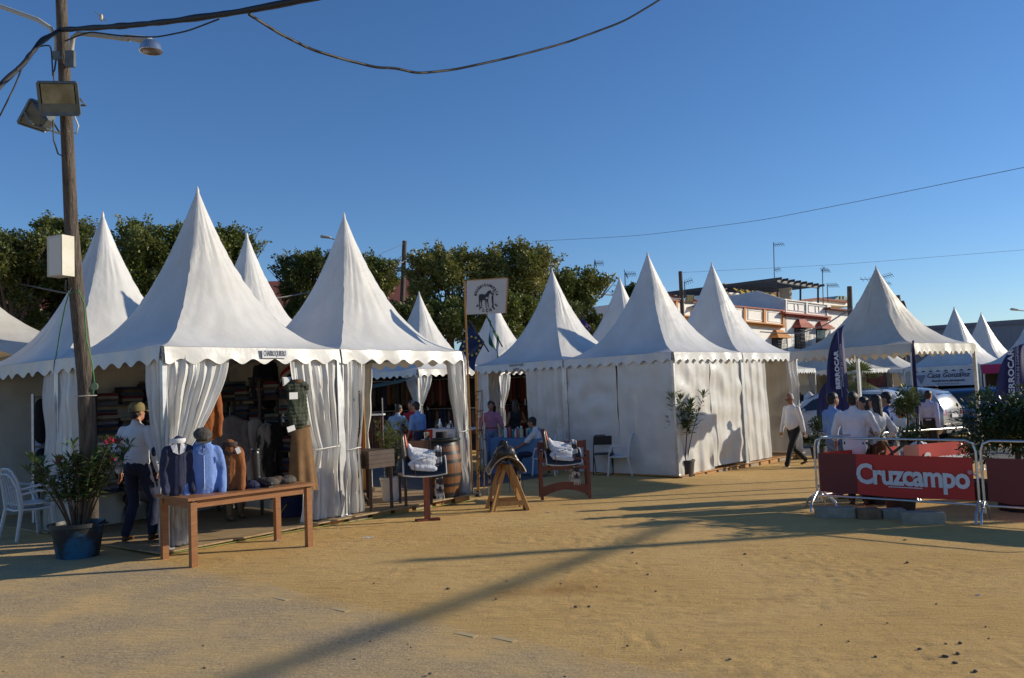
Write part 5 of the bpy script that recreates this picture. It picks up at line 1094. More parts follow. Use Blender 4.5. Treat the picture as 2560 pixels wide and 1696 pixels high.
# ------------------------------------------------------------------ crowd barriers with banners
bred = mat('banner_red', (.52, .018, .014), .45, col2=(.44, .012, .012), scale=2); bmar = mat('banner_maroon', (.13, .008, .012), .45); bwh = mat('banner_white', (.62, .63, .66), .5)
def barrier(label, a, b, banner=True, side=1, txt=True, dark=.25, legs=True):
    a = V(a); b = V(b); d = (b-a); L = d.length; d = d.normalized(); n = V((d.y, -d.x, 0)).normalized()
    if n.y > 0: n = -n
    r = thing('crowd_barrier', label, 'barrier', tuple((a+b)/2), 0, 'crowd barriers with red banners'); H = 1.06; up_ = V((0, 0, 1))
    P = lambda x, z: a+d*x+up_*z
    MB().tube([P(.0, .12), P(.0, H-.14), P(.03, H-.04), P(.12, H), P(L-.12, H), P(L-.03, H-.04), P(L, H-.14), P(L, .12)], .016, 10).build('frame', galv, r, 60)
    MB().tube([P(0, .22), P(L, .22)], .014, 8).build('bottom_rail', galv, r, 60)
    for x in (.0, L):
        q = P(x, 0)
        MB().tube([q+n*.30+up_*.0, q+n*.24+up_*.14, q+n*.02+up_*.27, q-n*.02+up_*.27, q-n*.24+up_*.14, q-n*.30], .017, 8).build('foot', galv, r, 60)
    if banner:
        z0, z1 = .27, .84; o = a+n*(.03*side)
        def f(x0, x1, off): return lambda i, j: o+d*(x0+(x1-x0)*i)+up_*(z0+(z1-z0)*j+.012*math.sin(i*7+1)*(1-j)) + n*side*(off+.008*math.sin((x0+(x1-x0)*i)*5))
        mb = MB(); mb.grid(f(.06, L-.04, 0), 30, 6); bn = mb.build('banner', bred, r, 60)
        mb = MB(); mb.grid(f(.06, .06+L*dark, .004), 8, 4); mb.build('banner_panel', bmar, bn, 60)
        xd = d if n.dot(V((0, -1, 0))) > 0 else d
        if side < 0: xd = -d
        if txt:
            c = o+d*(L*(.28+.5*.68) if side > 0 else L*(.38))+up_*((z0+z1)/2+.0)+n*side*.02
            text('Cruzcampo', .40*L/2.2, bwh, bn, c, xd, up_, bold=.012, space=.92, sx=.86, depth=.002)
            text('®', .07, bwh, bn, c+xd*(L*.345)+up_*.09, xd, up_)
            c2 = c-up_*.15-xd*.08; MB().bar(c2-xd*.22, c2+xd*.22, .004, .012).build('underline', bwh, bn)
    return r
bL = G(2046, 1276); bR = G(2452, 1306); dB = (bR-bL).normalized()
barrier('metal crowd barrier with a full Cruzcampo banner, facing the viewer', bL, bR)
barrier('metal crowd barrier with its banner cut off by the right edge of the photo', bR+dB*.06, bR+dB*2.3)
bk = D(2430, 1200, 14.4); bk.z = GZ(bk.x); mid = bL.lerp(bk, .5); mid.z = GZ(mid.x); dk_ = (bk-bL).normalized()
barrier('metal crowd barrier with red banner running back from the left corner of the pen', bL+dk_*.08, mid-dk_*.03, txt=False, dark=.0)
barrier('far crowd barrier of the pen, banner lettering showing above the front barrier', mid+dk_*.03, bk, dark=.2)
conc2 = mat('sand_block', (.25, .15, .09), .9, col2=(.16, .09, .05), scale=8, bump=.4)
for i, (x0, x1, y, h, m) in enumerate(((2040, 2136, 1296, .15, concrete), (2143, 2200, 1299, .15, conc2), (2203, 2262, 1298, .14, concrete), (2254, 2362, 1309, .16, concrete))):
    a, b = G(x0, y), G(x1, y+3*(i == 3)); c = (a+b)/2; c.z = GZ(c.x)+h/2; L = (b-a).length
    o = MB().box(tuple(c), (L, .2, h), math.atan2(b.y-a.y, b.x-a.x)).build('concrete_block', m)
    md = o.modifiers.new('b', 'BEVEL'); md.width = .012; md.segments = 2
    props(o, ['grey concrete block nearest the left barrier foot', 'short brownish block between two grey ones under the banner', 'short grey concrete block in the middle of the row under the banner', 'longest pale concrete block at the right end of the row'][i], 'block', 'concrete blocks under the banner')
# planting inside the pen
p = D(2252, 1262, 12.2); p.z = GZ(p.x); r = thing('potted_tree', 'small tree with a ball crown in a big clay tub behind the banner', 'potted plant', tuple(p)); pot(r, p, .24, .42, mat('clay_tub', (.10, .06, .035), .85, col2=(.05, .03, .02), scale=5))
q = D(2270, 1100, 12.2); tp_ = D(2266, 1000, 12.2); MB().tube([p+V((0, 0, .3)), p+V((-.1, 0, .8)), D(2262, 1110, 12.2), D(2270, 1060, 12.3), tp_], [.035, .03, .025, .02, .012], 8).build('trunk', bark, r, 60); MB().tube([p+V((0, 0, .35)), D(2230, 1130, 12.2), D(2212, 1105, 12.2)], [.03, .022, .012], 8).build('branch', bark, r, 60)
ballcrown(r, D(2272, 1003, 12.3), .19, .24, 900, .075, .032, leafy, 4, name='crown'); ballcrown(r, D(2282, 1085, 12.1), .16, .12, 250, .08, .03, leafd, 5, name='crown')
p2 = D(2190, 1150, 12.9); p2.z = GZ(p2.x); r = thing('potted_palm', 'spiky long leaved plant in front of the talking group', 'potted plant', tuple(p2)); pot(r, p2, .17, .3, mat('pot_dark', (.03, .03, .033), .6))
mb = MB(); rd = random.Random(4); c = D(2195, 1105, 12.9)
MB().tube([p2+V((0, 0, .2)), c], [.03, .02], 8).build('stem', bark, r, 60)
for k in range(60):
    ph = rd.uniform(0, 6.28); el = rd.uniform(.0, 1.4); L = rd.uniform(.25, .45); d = V((math.cos(ph)*math.cos(el), math.sin(ph)*math.cos(el), math.sin(el))); s = d.cross(V((0, 0, 1))).normalized()*.012
    a = c+V((0, 0, rd.uniform(-.1, .1))); b = a+d*L*.6; e = a+d*L-V((0, 0, L*.25)); mb.add([a-s*.6, a+s*.6, b+s, b-s, e], [(0, 1, 2, 3), (3, 2, 4)])
mb.build('fronds', leafy, r)
p = D(2550, 1200, 11.9); p.z = GZ(p.x); r = thing('potted_bush', 'big dark glossy bush behind the barrier at the right edge', 'potted plant', tuple(p)); pot(r, p, .36, .45, black)
MB().tube([p+V((0, 0, .3)), p+V((0, 0, 1.0))], .04, 8).build('trunk', bark, r, 60)
ballcrown(r, D(2560, 1062, 11.9), .78, .56, 6500, .075, .04, leafd, 6, cl=26, name='crown', hollow=.2)
p = D(2440, 1110, 13.2); p.z = GZ(p.x); r = thing('potted_shrub', 'small dark shrub left of the big bush, against the tent post', 'potted plant', tuple(p)); pot(r, p, .2, .3, black); ballcrown(r, D(2440, 1120, 13.2), .3, .25, 700, .07, .035, leafd, 7, name='crown')
p = D(2300, 1150, 15.2); p.z = GZ(p.x); o = MB().box((p.x, p.y, p.z+.3), (.5, .4, .6)).build('crate_body', mat('crate_purple', (.09, .08, .22), .6)); t_ = thing('plastic_crate', 'purple plastic box with a white sack on it, at the foot of the canopy post', 'crate', tuple(p)); o.data.transform(wmx(t_).inverted()); o.parent = t_
b = MB(); b.ell((p.x, p.y, p.z+.68), (.17, .14, .1)); props(b.blob('sand_sack', white_c, None, .015, 2, fold=.015), 'white sack lying on the purple box', 'sack')

# ------------------------------------------------------------------ sail flags
fnavy = mat('flag_navy', (.022, .018, .13), .5, col2=(.012, .011, .075), scale=2.5, stretch=(6, 6, .4), trans=.12); fwh = mat('flag_white', (.7, .7, .75), .5)
def sail(label, base, H, w, xd, lean=0, txt=True, curve=1):
    """pole on the left, curving over to the right at the top"""
    base = V(base); xd = V(xd).normalized(); up_ = V((xd.x*math.sin(lean), xd.y*math.sin(lean), math.cos(lean)))
    r = thing('sail_flag', label, 'flag', tuple(base), 0, 'navy sail flags with BERROCAR lettering')
    nd = xd.cross(up_)
    def pole(t): return base + up_*(H*t) + xd*(w*curve*(1-math.sqrt(max(0, 1-(max(0, t-.45)/.55)**2))))
    MB().tube([pole(i/24) for i in range(25)], [.016-.010*i/24 for i in range(25)], 8).build('flag_pole', black, r, 60)
    MB().box(tuple(base+V((0, 0, .01))), (.4, .4, .02)).build('flag_base', black, r)
    z0 = .22
    def f(i, j):
        t = z0+(1-z0)*j; a = pole(t); right = base+up_*(H*t)+xd*(w*curve)
        return a.lerp(right, i)+nd*(.03*math.sin(i*5+j*6)+.015*math.sin(i*11))
    mb = MB(); mb.grid(f, 14, 40); fl = mb.build('flag_cloth', fnavy, r, 70)
    if txt:
        xx = xd; c = base+up_*(H*.72)+xd*(w*.50)
        text('BERROCAR', w*.26, fwh, fl, c-nd*.0+nd*.05, up_, -xx, bold=.006, space=1.05, depth=.002, sx=1.1)
        text('AUTOMÓVILES DE CONFIANZA', w*.10, fwh, fl, c+xx*(w*.22)+up_*(H*.03)+nd*.05, up_, -xx, space=1.1, sx=1.1)
        MB().bar(c+xx*(w*.14)-up_*(H*.17)+nd*.05, c+xx*(w*.14)+up_*(H*.25)+nd*.05, .008, .003).build('underline', fwh, fl)
        for q in (0, 1): s_ = c-xx*(w*(.25-.6*q))-up_*(H*(.22-.1*q))+nd*.05; MB().prism([s_, s_+xx*(w*.16)-up_*(H*.055), s_+xx*(w*.20)-up_*(H*.05)], nd*.003).build('swoosh', fwh, fl)
    return r
fd = 15.2
b0 = D(2078, 1180, fd); b0.z = GZ(b0.x); tp2 = D(2110, 812, fd)
sail('tall navy sail flag with BERROCAR upright on it, beside the talking group', b0, tp2.z-b0.z, .46, (1, .25, 0), lean=-.0)
b0 = D(2494, 1150, 21.5); b0.z = GZ(b0.x); sail('leaning navy sail flag with BERROCAR, cut off by the right edge', b0, D(2560, 858, 21.5).z-b0.z, .85, (1, .1, 0), lean=.05)
b0 = D(2297, 1150, 15.0); b0.z = GZ(b0.x); sail('navy sail flag seen nearly edge on beside the canopy post', b0, D(2300, 850, 15).z-b0.z, .06, (.9, .1, 0), txt=False)
b0 = D(2046, 1090, 25); b0.z = GZ(b0.x); sail('navy sail flag half hidden behind the tall one, before the dark suits', b0, D(2060, 950, 25).z-b0.z, .55, (1, .1, 0), txt=False)
# flags behind the sign
def draped(label, cat, px, py, dist, mats, star=None):
    c = D(px, py, dist); a = D(px-34, py+95, dist)
    return c
def flag_on_pole(label, p0, p1, cols, w, h, hangd, stars=False):
    p0, p1 = V(p0), V(p1); r = thing('flag', label, 'flag', tuple(p0)); MB().tube([p0, p1], .02, 6).build('flag_pole', black, r, 60)
    d = (p1-p0).normalized()
    for k, m in enumerate(cols):
        def f(i, j, k=k):
            t = (k+i)/len(cols); a = p1-d*(w*t*.8); return a+V(hangd)*(h*j)+V((.05*math.sin(j*5+t*8), .08*math.sin(j*4+t*7), -.02*j))
        mb = MB(); mb.grid(f, 8, 12); cl = mb.build('flag_cloth', m, r, 60)
    if stars:
        ctr_ = p1-d*(w*.42)+V(hangd)*(h*.5); ys = mat('star_yellow', (.7, .5, .03), .6)
        for q in range(12):
            a = q*PI/6; c = ctr_+V((.22*math.cos(a), -.1, .24*math.sin(a))); pts = [c+V((rr*math.sin(t), 0, rr*math.cos(t))) for i in range(10) for rr, t in (((.04 if i % 2 == 0 else .018), i*PI/5),)]
            mb = MB(); mb.prism(pts, (0, .004, 0)); mb.build('star', ys, cl)
    return r
flag_on_pole('dark blue flag with yellow stars hanging behind the sign pole', D(1222, 880, 22), D(1172, 800, 22), [mat('flag_blue', (.01, .025, .09), .7, trans=.1)], .85, .8, (-.3, 0, -.95), True)
flag_on_pole('green and white flag on a slanting pole below the sign board', D(1256, 868, 22.5), D(1216, 790, 22.5), [mat('flag_green', (.005, .12, .05), .7, trans=.1), fwh, mat('flag_green', (.005, .12, .05), .7, trans=.1)], .8, .75, (.12, 0, -1))
flag_on_pole('purple blue pennant showing between two white spires', D(1482, 830, 26), D(1446, 780, 26), [mat('flag_purple', (.03, .02, .14), .7, trans=.1)], .7, .4, (.3, 0, -.9))

# ------------------------------------------------------------------ parked cars
def car(label, pos, face, paint, L=4.4, Wd=1.82, H=1.66, suv=True, plate='', rails=True):
    """+y is the front"""
    r = thing('parked_car', label, 'car', tuple(pos), -RAD(face), 'cars parked beyond the canopy tent'); M = LM(pos, face)
    hw = Wd/2; g = .22
    # stations from the rear: (y, z_bottom, z_belt, z_roof, half width)
    st = [(-L*.5, .42, .86, .87, .86), (-L*.497, .34, .98, 1.0, .93), (-L*.47, .26, 1.06, 1.30, .98), (-L*.43, g, 1.07, 1.52, 1), (-L*.36, g, 1.06, 1.615, 1), (-L*.2, g, 1.04, H, 1), (0, g, 1.02, H-.01, 1), (L*.12, g, 1.01, H-.10, 1), (L*.20, g, 1.0, 1.36, 1), (L*.27, g, 1.0, 1.08, 1), (L*.31, g, .98, 1.0, .99), (L*.42, g, .90, .93, .96), (L*.48, .28, .74, .78, .90), (L*.5, .36, .62, .64, .80)]
    def ring(s):
        y, zb, zl, zr, k = s; w = hw*k; gh = max(0, zr-zl); tw = w-.10-.30*gh*.75 if gh > .1 else w-.05
        return [(-w*.92, y, zb), (-w*.99, y, zb+.12), (-w, y, (zb+zl)/2), (-w*.985, y, zl-.08), (-w+.05, y, zl), (-tw, y, zr-.06 if gh > .1 else zr-.005), (-tw+.1, y, zr-.005), (0, y, zr+.015), (tw-.1, y, zr-.005), (tw, y, zr-.06 if gh > .1 else zr-.005), (w-.05, y, zl), (w*.985, y, zl-.08), (w, y, (zb+zl)/2), (w*.99, y, zb+.12), (w*.92, y, zb)]
    vs = [M@V(p) for s in st for p in ring(s)]; n = 15; fs = [(i*n+k, i*n+k+1, (i+1)*n+k+1, (i+1)*n+k) for i in range(len(st)-1) for k in range(n-1)]
    fs += [tuple(range(n))[::-1], tuple((len(st)-1)*n+k for k in range(n))]
    MB().add(vs, fs).build('body', paint, r, 35)
    R = [ring(s) for s in st]
    def pane(name, pts, par=r, m=glass_d):
        P = [M@V(p) for p in pts]; nn = (P[1]-P[0]).cross(P[2]-P[0]).normalized(); cc = sum(P, V((0, 0, 0)))/len(P)
        out = cc-(M@V((0, 0, .8)))
        if nn.dot(out) < 0: nn = -nn
        mb = MB(); mb.prism([p+nn*.006 for p in P], nn*.006); return mb.build(name, m, par)
    for s in (-1, 1):
        def sp_(i, t, yo=0): a, b = R[i][4], R[i][5]; return (s*-1*(a[0]+(b[0]-a[0])*t), a[1]+yo, a[2]+(b[2]-a[2])*t)
        pane('side_window', [sp_(3, .15, .12), sp_(5, .12, -.05), sp_(5, .93, -.05), sp_(4, .88, -.0), sp_(3, .8, .12)])
        pane('side_window', [sp_(5, .12, .02), sp_(6, .12, .0), sp_(6, .93, .0), sp_(5, .93, .02)])
        pane('side_window', [sp_(6, .12, .06), sp_(8, .1, .10), sp_(7, .85, 0), sp_(6, .93, .06)])
        for y in (-L*.31, L*.31):
            w = MB().lathe([(.001, -.11), (.2, -.11), (.315, -.10), (.335, -.05), (.335, .05), (.315, .10), (.2, .11), (.001, .11)], (0, 0, 0), 24, M=M @ Matrix.Translation((s*(hw-.09), y, .335)) @ Matrix.Rotation(PI/2, 4, 'Y')).build('wheel', black, r, 40)
            MB().lathe([(.001, .0), (.10, .01), (.2, .0), (.205, -.02), (.001, -.02)], (0, 0, 0), 20, M=M @ Matrix.Translation((s*(hw-.09)+s*.118, y, .335)) @ Matrix.Rotation(s*PI/2, 4, 'Y')).build('rim', alu, w, 40)
            MB().lathe([(.36, -.02), (.40, -.02), (.40, .02), (.36, .02)], (0, 0, 0), 24, M=M @ Matrix.Translation((s*(hw-.012), y, .335)) @ Matrix.Rotation(PI/2, 4, 'Y')).build('wheel_arch', black, r, 40)
        pane('tail_light', [(s*hw*.98, -L*.478, .78), (s*hw*.985, -L*.455, .78), (s*hw*.985, -L*.44, 1.12), (s*(hw*.93), -L*.47, 1.12)], m=mat('tail_red', (.45, .01, .01), .15, coat=1))
        pane('tail_light', [(s*hw*.62, -L*.503, .82), (s*hw*.92, -L*.497, .82), (s*hw*.92, -L*.488, .99), (s*hw*.68, -L*.497, .99)], m=mat('tail_red', (.45, .01, .01), .15, coat=1))
        if rails: MB().tube([M@V((s*hw*.70, -L*.36, H-.03)), M@V((s*hw*.70, -L*.33, H+.03)), M@V((s*hw*.70, L*.08, H-.01)), M@V((s*hw*.70, L*.10, H-.07))], .016, 6).build('roof_rail', alu, r, 60)
        b = MB(); b.ell((s*(hw+.09), L*.17, 1.06), (.09, .05, .07)); b.v = [tuple(M@V(q)) for q in b.v]; b.build('mirror', paint, r, 60)
    pane('rear_window', [(-hw*.70, -L*.482, 1.10), (hw*.70, -L*.482, 1.10), (hw*.60, -L*.438, 1.48), (-hw*.60, -L*.438, 1.48)])
    pane('windscreen', [(-hw*.80, L*.275, 1.06), (hw*.80, L*.275, 1.06), (hw*.66, L*.125, 1.53), (-hw*.66, L*.125, 1.53)])
    MB().box((0, -L*.495, .42), (Wd*.9, .14, .26), M=M).build('bumper', mat('bumper_grey', (.07, .07, .075), .5), r)
    pl_ = MB().box((0, -L*.507, .80), (.52, .02, .13), M=M).build('number_plate', plasticw, r)
    MB().box((0, -L*.507, .92), (.7, .03, .025), M=M).build('plate_strip', alu, r)
    return r
pw = mat('car_white', (.62, .63, .64), .25, coat=1); psv = mat('car_silver', (.42, .43, .44), .28, .55, coat=1); pb_ = mat('car_blue', (.01, .08, .22), .22, .3, coat=1)
def gp(px, py, dist): p = D(px, py, dist); p.z = GZ(p.x); return p
car('white car with dark windows parked behind the talking group', gp(2098, 1100, 27.0), -54, pw, H=1.62)
car('silver white estate with roof rails and a bright rear window, behind the canopy post', gp(2205, 1100, 27.5), -44, psv, H=1.70, L=4.5)
car('blue hatchback parked beyond the silver car at the right', gp(2385, 1090, 28.5), -52, pb_, H=1.60)
# far stalls on the right
def far_stall(px, py, dist, hd, label, s=4.0, seed=0, H=4.9, dark=False, e=2.5):
    p = D(px, py, dist); p.z = GZ(p.x); t = Tent('pagoda_tent', label, p, hd, s, e, H, scal=16, seed=seed, m=canvas_old if not dark else canvas)
    t.wall(2, m=canvas_old, seed=seed); t.wall(3, m=canvas_old, seed=seed+1); t.curtain(1, (.0, .1), (.0, .04), (.0, .04), 1.4, 4, .04, seed=seed); t.curtain(2, (.0, .1), (.0, .04), (.0, .04), 1.4, 4, .04, seed=seed); return t
t1 = far_stall(1935, 924, 33, 42, 'low cream tent with dark suits on show, left of the tall navy sail flag', seed=61, H=4.3)
t2 = far_stall(2152, 927, 36, 42, 'cream striped roof tent with a poster behind the talking group', seed=62, H=4.3)
t3 = far_stall(2268, 927, 38, 42, 'cream striped roof tent just left of the hat seller, right of the poster', seed=63, H=4.3)
p4 = D(2452, 911, 31.5); p4.z = p4.z-2.5
t4 = Tent('pagoda_tent', 'white tent over the hat stall lettered Casa Gonzalez', p4, 52, 2.95, 2.5, 4.85, scal=10, seed=64)
for sd_ in (2, 3): t4.wall(sd_, m=shadecl, seed=sd_)
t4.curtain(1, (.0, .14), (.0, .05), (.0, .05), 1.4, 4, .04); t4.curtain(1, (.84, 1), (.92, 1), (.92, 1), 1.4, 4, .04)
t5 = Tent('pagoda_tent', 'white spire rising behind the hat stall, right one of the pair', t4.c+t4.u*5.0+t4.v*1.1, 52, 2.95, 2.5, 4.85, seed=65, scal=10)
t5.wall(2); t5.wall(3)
t6 = Tent('pagoda_tent', 'white tent with a pink valance at the right edge', t4.c-t4.v*3.0, 52, 2.95, 2.5, 4.85, seed=66, scal=10); t6.wall(2, m=shadecl); t6.wall(3, m=shadecl)
t7 = Tent('pagoda_tent', 'tiny white spire peeping above the roof slope before the orange trimmed house', tuple(gp(1888, 950, 37)), 42, 2.95, 2.5, 4.95, seed=67, scal=12)
pk = mat('pink_cloth', (.42, .03, .12), .7)
o = t6.P(0, 1, t6.e-.02)-t6.u*.06; mb = MB(); mb.grid(lambda i, j: o-t6.v*(2.95*i)+V((0, 0, -.34*j)), 20, 2, True); mb.build('pink_valance', pk, t6.root, 60)
# hat banner
o = t4.P(0, 1, t4.e-.20)-t4.u*.10; hx = -t4.v; bq = o+hx*1.4; hb = thing('hat_stall_banner', 'pale blue banner reading Casa Gonzalez Sombreros Jerezanos', 'banner', tuple(bq))
mb = MB(); mb.grid(lambda i, j: o+hx*(.45+2.3*i)+V((0, 0, -.56*j)), 12, 3, True); mb.build('banner_cloth', mat('banner_pale', (.50, .56, .66), .7), hb, 60)
ic = mat('banner_ink', (.03, .05, .12), .6); nn = -t4.u*.02
text('Casa González', .27, ic, hb, o+hx*1.75+V((0, 0, -.15))+nn, hx, (0, 0, 1), bold=.004, shear=.35, sx=1.0); text('Sombreros Jerezanos', .13, ic, hb, o+hx*1.75+V((0, 0, -.36))+nn, hx, (0, 0, 1), bold=.003, shear=.3, sx=1.1)
text('Tlfs. 956 310 649 - 677 551 385', .06, ic, hb, o+hx*1.75+V((0, 0, -.49))+nn, hx, (0, 0, 1), sx=1.1)
MB().prism([o+hx*.52+V((0, 0, -.12))+nn, o+hx*.92+V((0, 0, -.12))+nn, o+hx*.72+V((0, 0, -.48))+nn], nn*.2).build('banner_emblem', mat('emblem_blue', (.16, .2, .32), .6), hb)
# suits on busts in the far tent
p = t1.P(.35, .35, 0)
for k, (m, lab) in enumerate(((blackc, 'black suit on a stand in the far cream tent, left one'), (white_c, 'white shirt over black trousers on a stand in the far cream tent'))):
    q = D(2002+24*k, 1045, 33.4); q.z = GZ(q.x); j = jacket('dressed_stand', lab, 'clothes stand', V((q.x, q.y, q.z+.85)), 170, m, .72, .6, 1.05, seed=30+k)
    b = MB(); b.cap((0, 0, .0), (0, 0, -.7), .16, .13, flat=((0, 1, 0), .6)); Mx = LM(V((q.x, q.y, q.z+.85)), 170); b.v = [tuple(Mx@V(w_)) for w_ in b.v]; b.build('trousers', blackc, j, 60)
picture('dark poster with an orange figure in the far striped tent', D(2195, 975, 38), 180, .9, .8, darkwood, mat('poster', (.05, .03, .03), .6, col2=(.35, .06, .02), scale=1.5))

# ------------------------------------------------------------------ goods inside the far stalls
counter_red = mat('counter_red', (.40, .03, .01), .7)
def cloth_table(label, a, b, depth, h, m, n=None):
    a, b = V(a), V(b); d = (b-a).normalized(); n = V((-d.y, d.x, 0)); L = (b-a).length; r = thing('market_table', label, 'table', tuple((a+b)/2))
    MB().prism([a+V((0, 0, h-.03)), b+V((0, 0, h-.03)), b+n*depth+V((0, 0, h-.03)), a+n*depth+V((0, 0, h-.03))], (0, 0, .03)).build('table_top', m, r)
    mb = MB(); mb.grid(lambda i, j: a-n*(.012+.02*j*(1+math.sin(i*24)))+d*(L*i)+V((0, 0, (h-.005)*(1-j)+.03*j)), 40, 4); mb.build('table_cloth', m, r, 60)
    for q in (a+d*.05+n*.05, b-d*.05+n*.05, a+d*.05+n*(depth-.05), b-d*.05+n*(depth-.05)): MB().bar(q, q+V((0, 0, h-.03)), .04, .04).build('leg', darkwood, r)
    return r
a, b = gp(1070, 1150, 17.6), gp(1175, 1150, 17.3); wt = cloth_table('white covered table of small silver goods behind the barrel', a, b, .7, 1.08, mat('cloth_white', (.6, .6, .66), .8))
MB().prism([a+V((0, -.05, .3)), a+V((.25, -.06, .3)), a+V((.30, -.06, 1.07)), a+V((-.02, -.05, 1.07))], (0, .01, 0)).build('red_runner', counter_red, wt)
text('VILCHES', .09, mat('emblem_blue', (.16, .2, .32), .6), wt, a.lerp(b, .45)+V((0, -.07, .94)), b-a, (0, 0, 1))
rd = random.Random(9); d = (b-a).normalized(); n_ = V((-d.y, d.x, 0))
for k in range(26):
    p = a+d*rd.uniform(.05, .85)*(b-a).length+n_*rd.uniform(.05, .6); z = a.z+1.085; h = rd.uniform(.06, .2); m = [chrome, brownlea, plasticw, black, mat('brass', (.5, .32, .1), .3, .9)][k % 5]
    nm, lab = [('bottle', 'small shiny flask'), ('leather_pouch', 'small brown leather pouch'), ('jar', 'small white jar'), ('spur_box', 'small black box'), ('brass_bell', 'little brass bell')][k % 5]
    o = MB().lathe([(.001, 0), (.03, 0), (.032, h*.6), (.016, h*.75), (.016, h), (.001, h)], (p.x, p.y, z), 10).build(nm, m, None, 40); props(o, lab + ' among the goods on the white covered table', nm.replace('_', ' '), 'small goods on the white covered table')
a, b = gp(1228, 1150, 18.7), gp(1352, 1150, 18.2); cloth_table('blue covered table with coloured bottles in front of the bottle stall', a, b, .6, .80, mat('cloth_blue', (.10, .22, .42), .7))
d = (b-a).normalized(); n_ = V((-d.y, d.x, 0)); cols = [((.02, .25, .28), 'teal'), ((.6, .6, .6), 'white'), ((.35, .06, .06), 'red'), ((.45, .42, .3), 'cream'), ((.04, .08, .25), 'blue')]
for k in range(20):
    p = a+d*((.18+.04*k)*(b-a).length)+n_*rd.uniform(.05, .35); z = a.z+.802; h = rd.uniform(.17, .27); c, cn = cols[(k*3) % 5]
    bt_ = thing('bottle', '%s plastic bottle with a cap in the row on the blue table' % cn, 'bottle', (p.x, p.y, z), 0, 'coloured bottles on the blue table')
    MB().lathe([(.001, 0), (.038, 0), (.04, h*.65), (.02, h*.8), (.016, h*.88), (.001, h*.88)], (p.x, p.y, z), 12).build('bottle_body', mat('bottle_'+cn, c, .3), bt_, 40); MB().lathe([(.001, h*.88), (.02, h*.88), (.02, h), (.001, h)], (p.x, p.y, z), 10).build('bottle_cap', plasticw if k % 2 else navy, bt_, 40)
# dark hanging goods at the back of the far row
def goods_wall(label, o, d, L, z0, z1, n, seed, off):
    r = thing('hanging_goods_rack', label, 'rack', tuple(o)); rd = random.Random(seed); d = V(d); off = V(off)
    for x in (0, L/2, L): MB().bar(o+d*x, o+d*x+V((0, 0, z1+.05)), .035, .035).build('rack_upright', alu, r)
    for z in (z1, (z0+z1)/2): MB().bar(o+d*0+V((0, 0, z)), o+d*L+V((0, 0, z)), .03, .03).build('rack_rail', alu, r)
    ms = [blackc, brownlea, cloth('wine_wool', (.09, .01, .02)), navy, leather, tweed]
    for z in (z1, (z0+z1)/2):
        for k in range(n):
            x = L*(k+.5)/n; h = (z1-z0)*.47*rd.uniform(.75, 1); w = L/n*.46; c = o+d*x+off*.05+V((0, 0, z-.02))
            mb = MB(); mb.cap(c-V((0, 0, w)), c-V((0, 0, h-w)), w, w*1.15, seg=8, flat=(off, .45)); mb.build('hanging_item', ms[rd.randrange(6)], r, 60)
    return r
for t, nm in ((tC1, 'riding goods stall'), (tC2, 'second riding goods stall'), (tC3, 'stall behind the saddlery stall')):
    goods_wall('rack of dark hanging goods on the back wall of the %s' % nm, t.P(.05, .93), t.u, t.s*.9, .4, 2.25, 14, 3, -t.v)
    goods_wall('rack of dark hanging goods on the side wall of the %s' % nm, t.P(.93, .05), t.v, t.s*.85, .4, 2.25, 14, 4, -t.u)
goods_wall('rack of dark riding goods at the back of the leftmost stall', tL.P(.1, .5), tL.u, 1.0, .4, 1.9, 5, 6, -tL.v)
# green awning at the far stall
a = tC3.P(0, -.02, 2.15)-tC3.u*.1; aw = thing('green_awning', 'dark green awning sloping below the shaded eave behind the saddlery stall', 'awning', tuple(a)); mb = MB(); mb.grid(lambda i, j: tC1.P(0, 0, 2.3)+tC1.v*(3.6*i)+V((0, 0, -.18*i))-tC1.u*(.12+.5*j)+V((0, 0, -.16*j-.05*math.sin(i*PI))), 20, 3); mb.build('awning_cloth', mat('awning_green', (.015, .06, .035), .7), aw, 60)
# belt display with a white shelf
p = gp(938, 1150, 16.8); r = thing('belt_rack', 'wire rack of hanging brown belts under a white shelf', 'rack', tuple(p))
MB().box((p.x, p.y, p.z+1.42), (.42, .3, .03)).build('rack_shelf', plasticw, r)
for x in (-.18, .18): MB().bar((p.x+x, p.y, p.z), (p.x+x, p.y, p.z+1.75), .02, .02).build('rack_upright', alu, r)
for k in range(12):
    x = p.x-.19+.034*k; MB().bar((x, p.y-.14, p.z+1.38), (x, p.y-.14, p.z+.45+.04*(k % 3)), .022, .006).build('belt', brownlea if k % 2 else redlea if k % 5 == 0 else leather, r)
# left tent contents: rail with blue shirts, low beige cabinet
ra = D(40, 1066, 14.6); rb_ = D(96, 1064, 14.0)
rr_ = thing('clothes_rail', 'dark rail holding small blue shirts in the leftmost stall', 'clothes rail', (ra.x, ra.y, FZ)); MB().tube([V((ra.x-.1, ra.y, FZ)), V((ra.x-.1, ra.y, ra.z)), rb_, V((rb_.x, rb_.y, FZ))], .014, 6).build('rail_frame', black, rr_, 60)
for k in range(5):
    q = ra.lerp(rb_, (k+.6)/5); hang('small_shirt', ['small blue shirt at the outer end of the rail', 'second small blue shirt on the rail', 'small pale blue shirt in the middle of the rail', 'fourth small blue shirt on the rail', 'small blue shirt nearest the tent flap'][k], 'shirt', q-V((0, 0, .02)), 40, [sky_c, pale_c, sky_c][k % 3], .46, .55, .36, seed=40+k, hook=.03)
p = gp(10, 1200, 15.0); cb = thing('low_cabinet', 'low beige cabinet with panels at the back of the leftmost stall', 'cabinet', (p.x, p.y, FZ)); MB().box((p.x, p.y, FZ+.42), (1.6, .4, .8), .1).build('cabinet_body', plywood, cb)
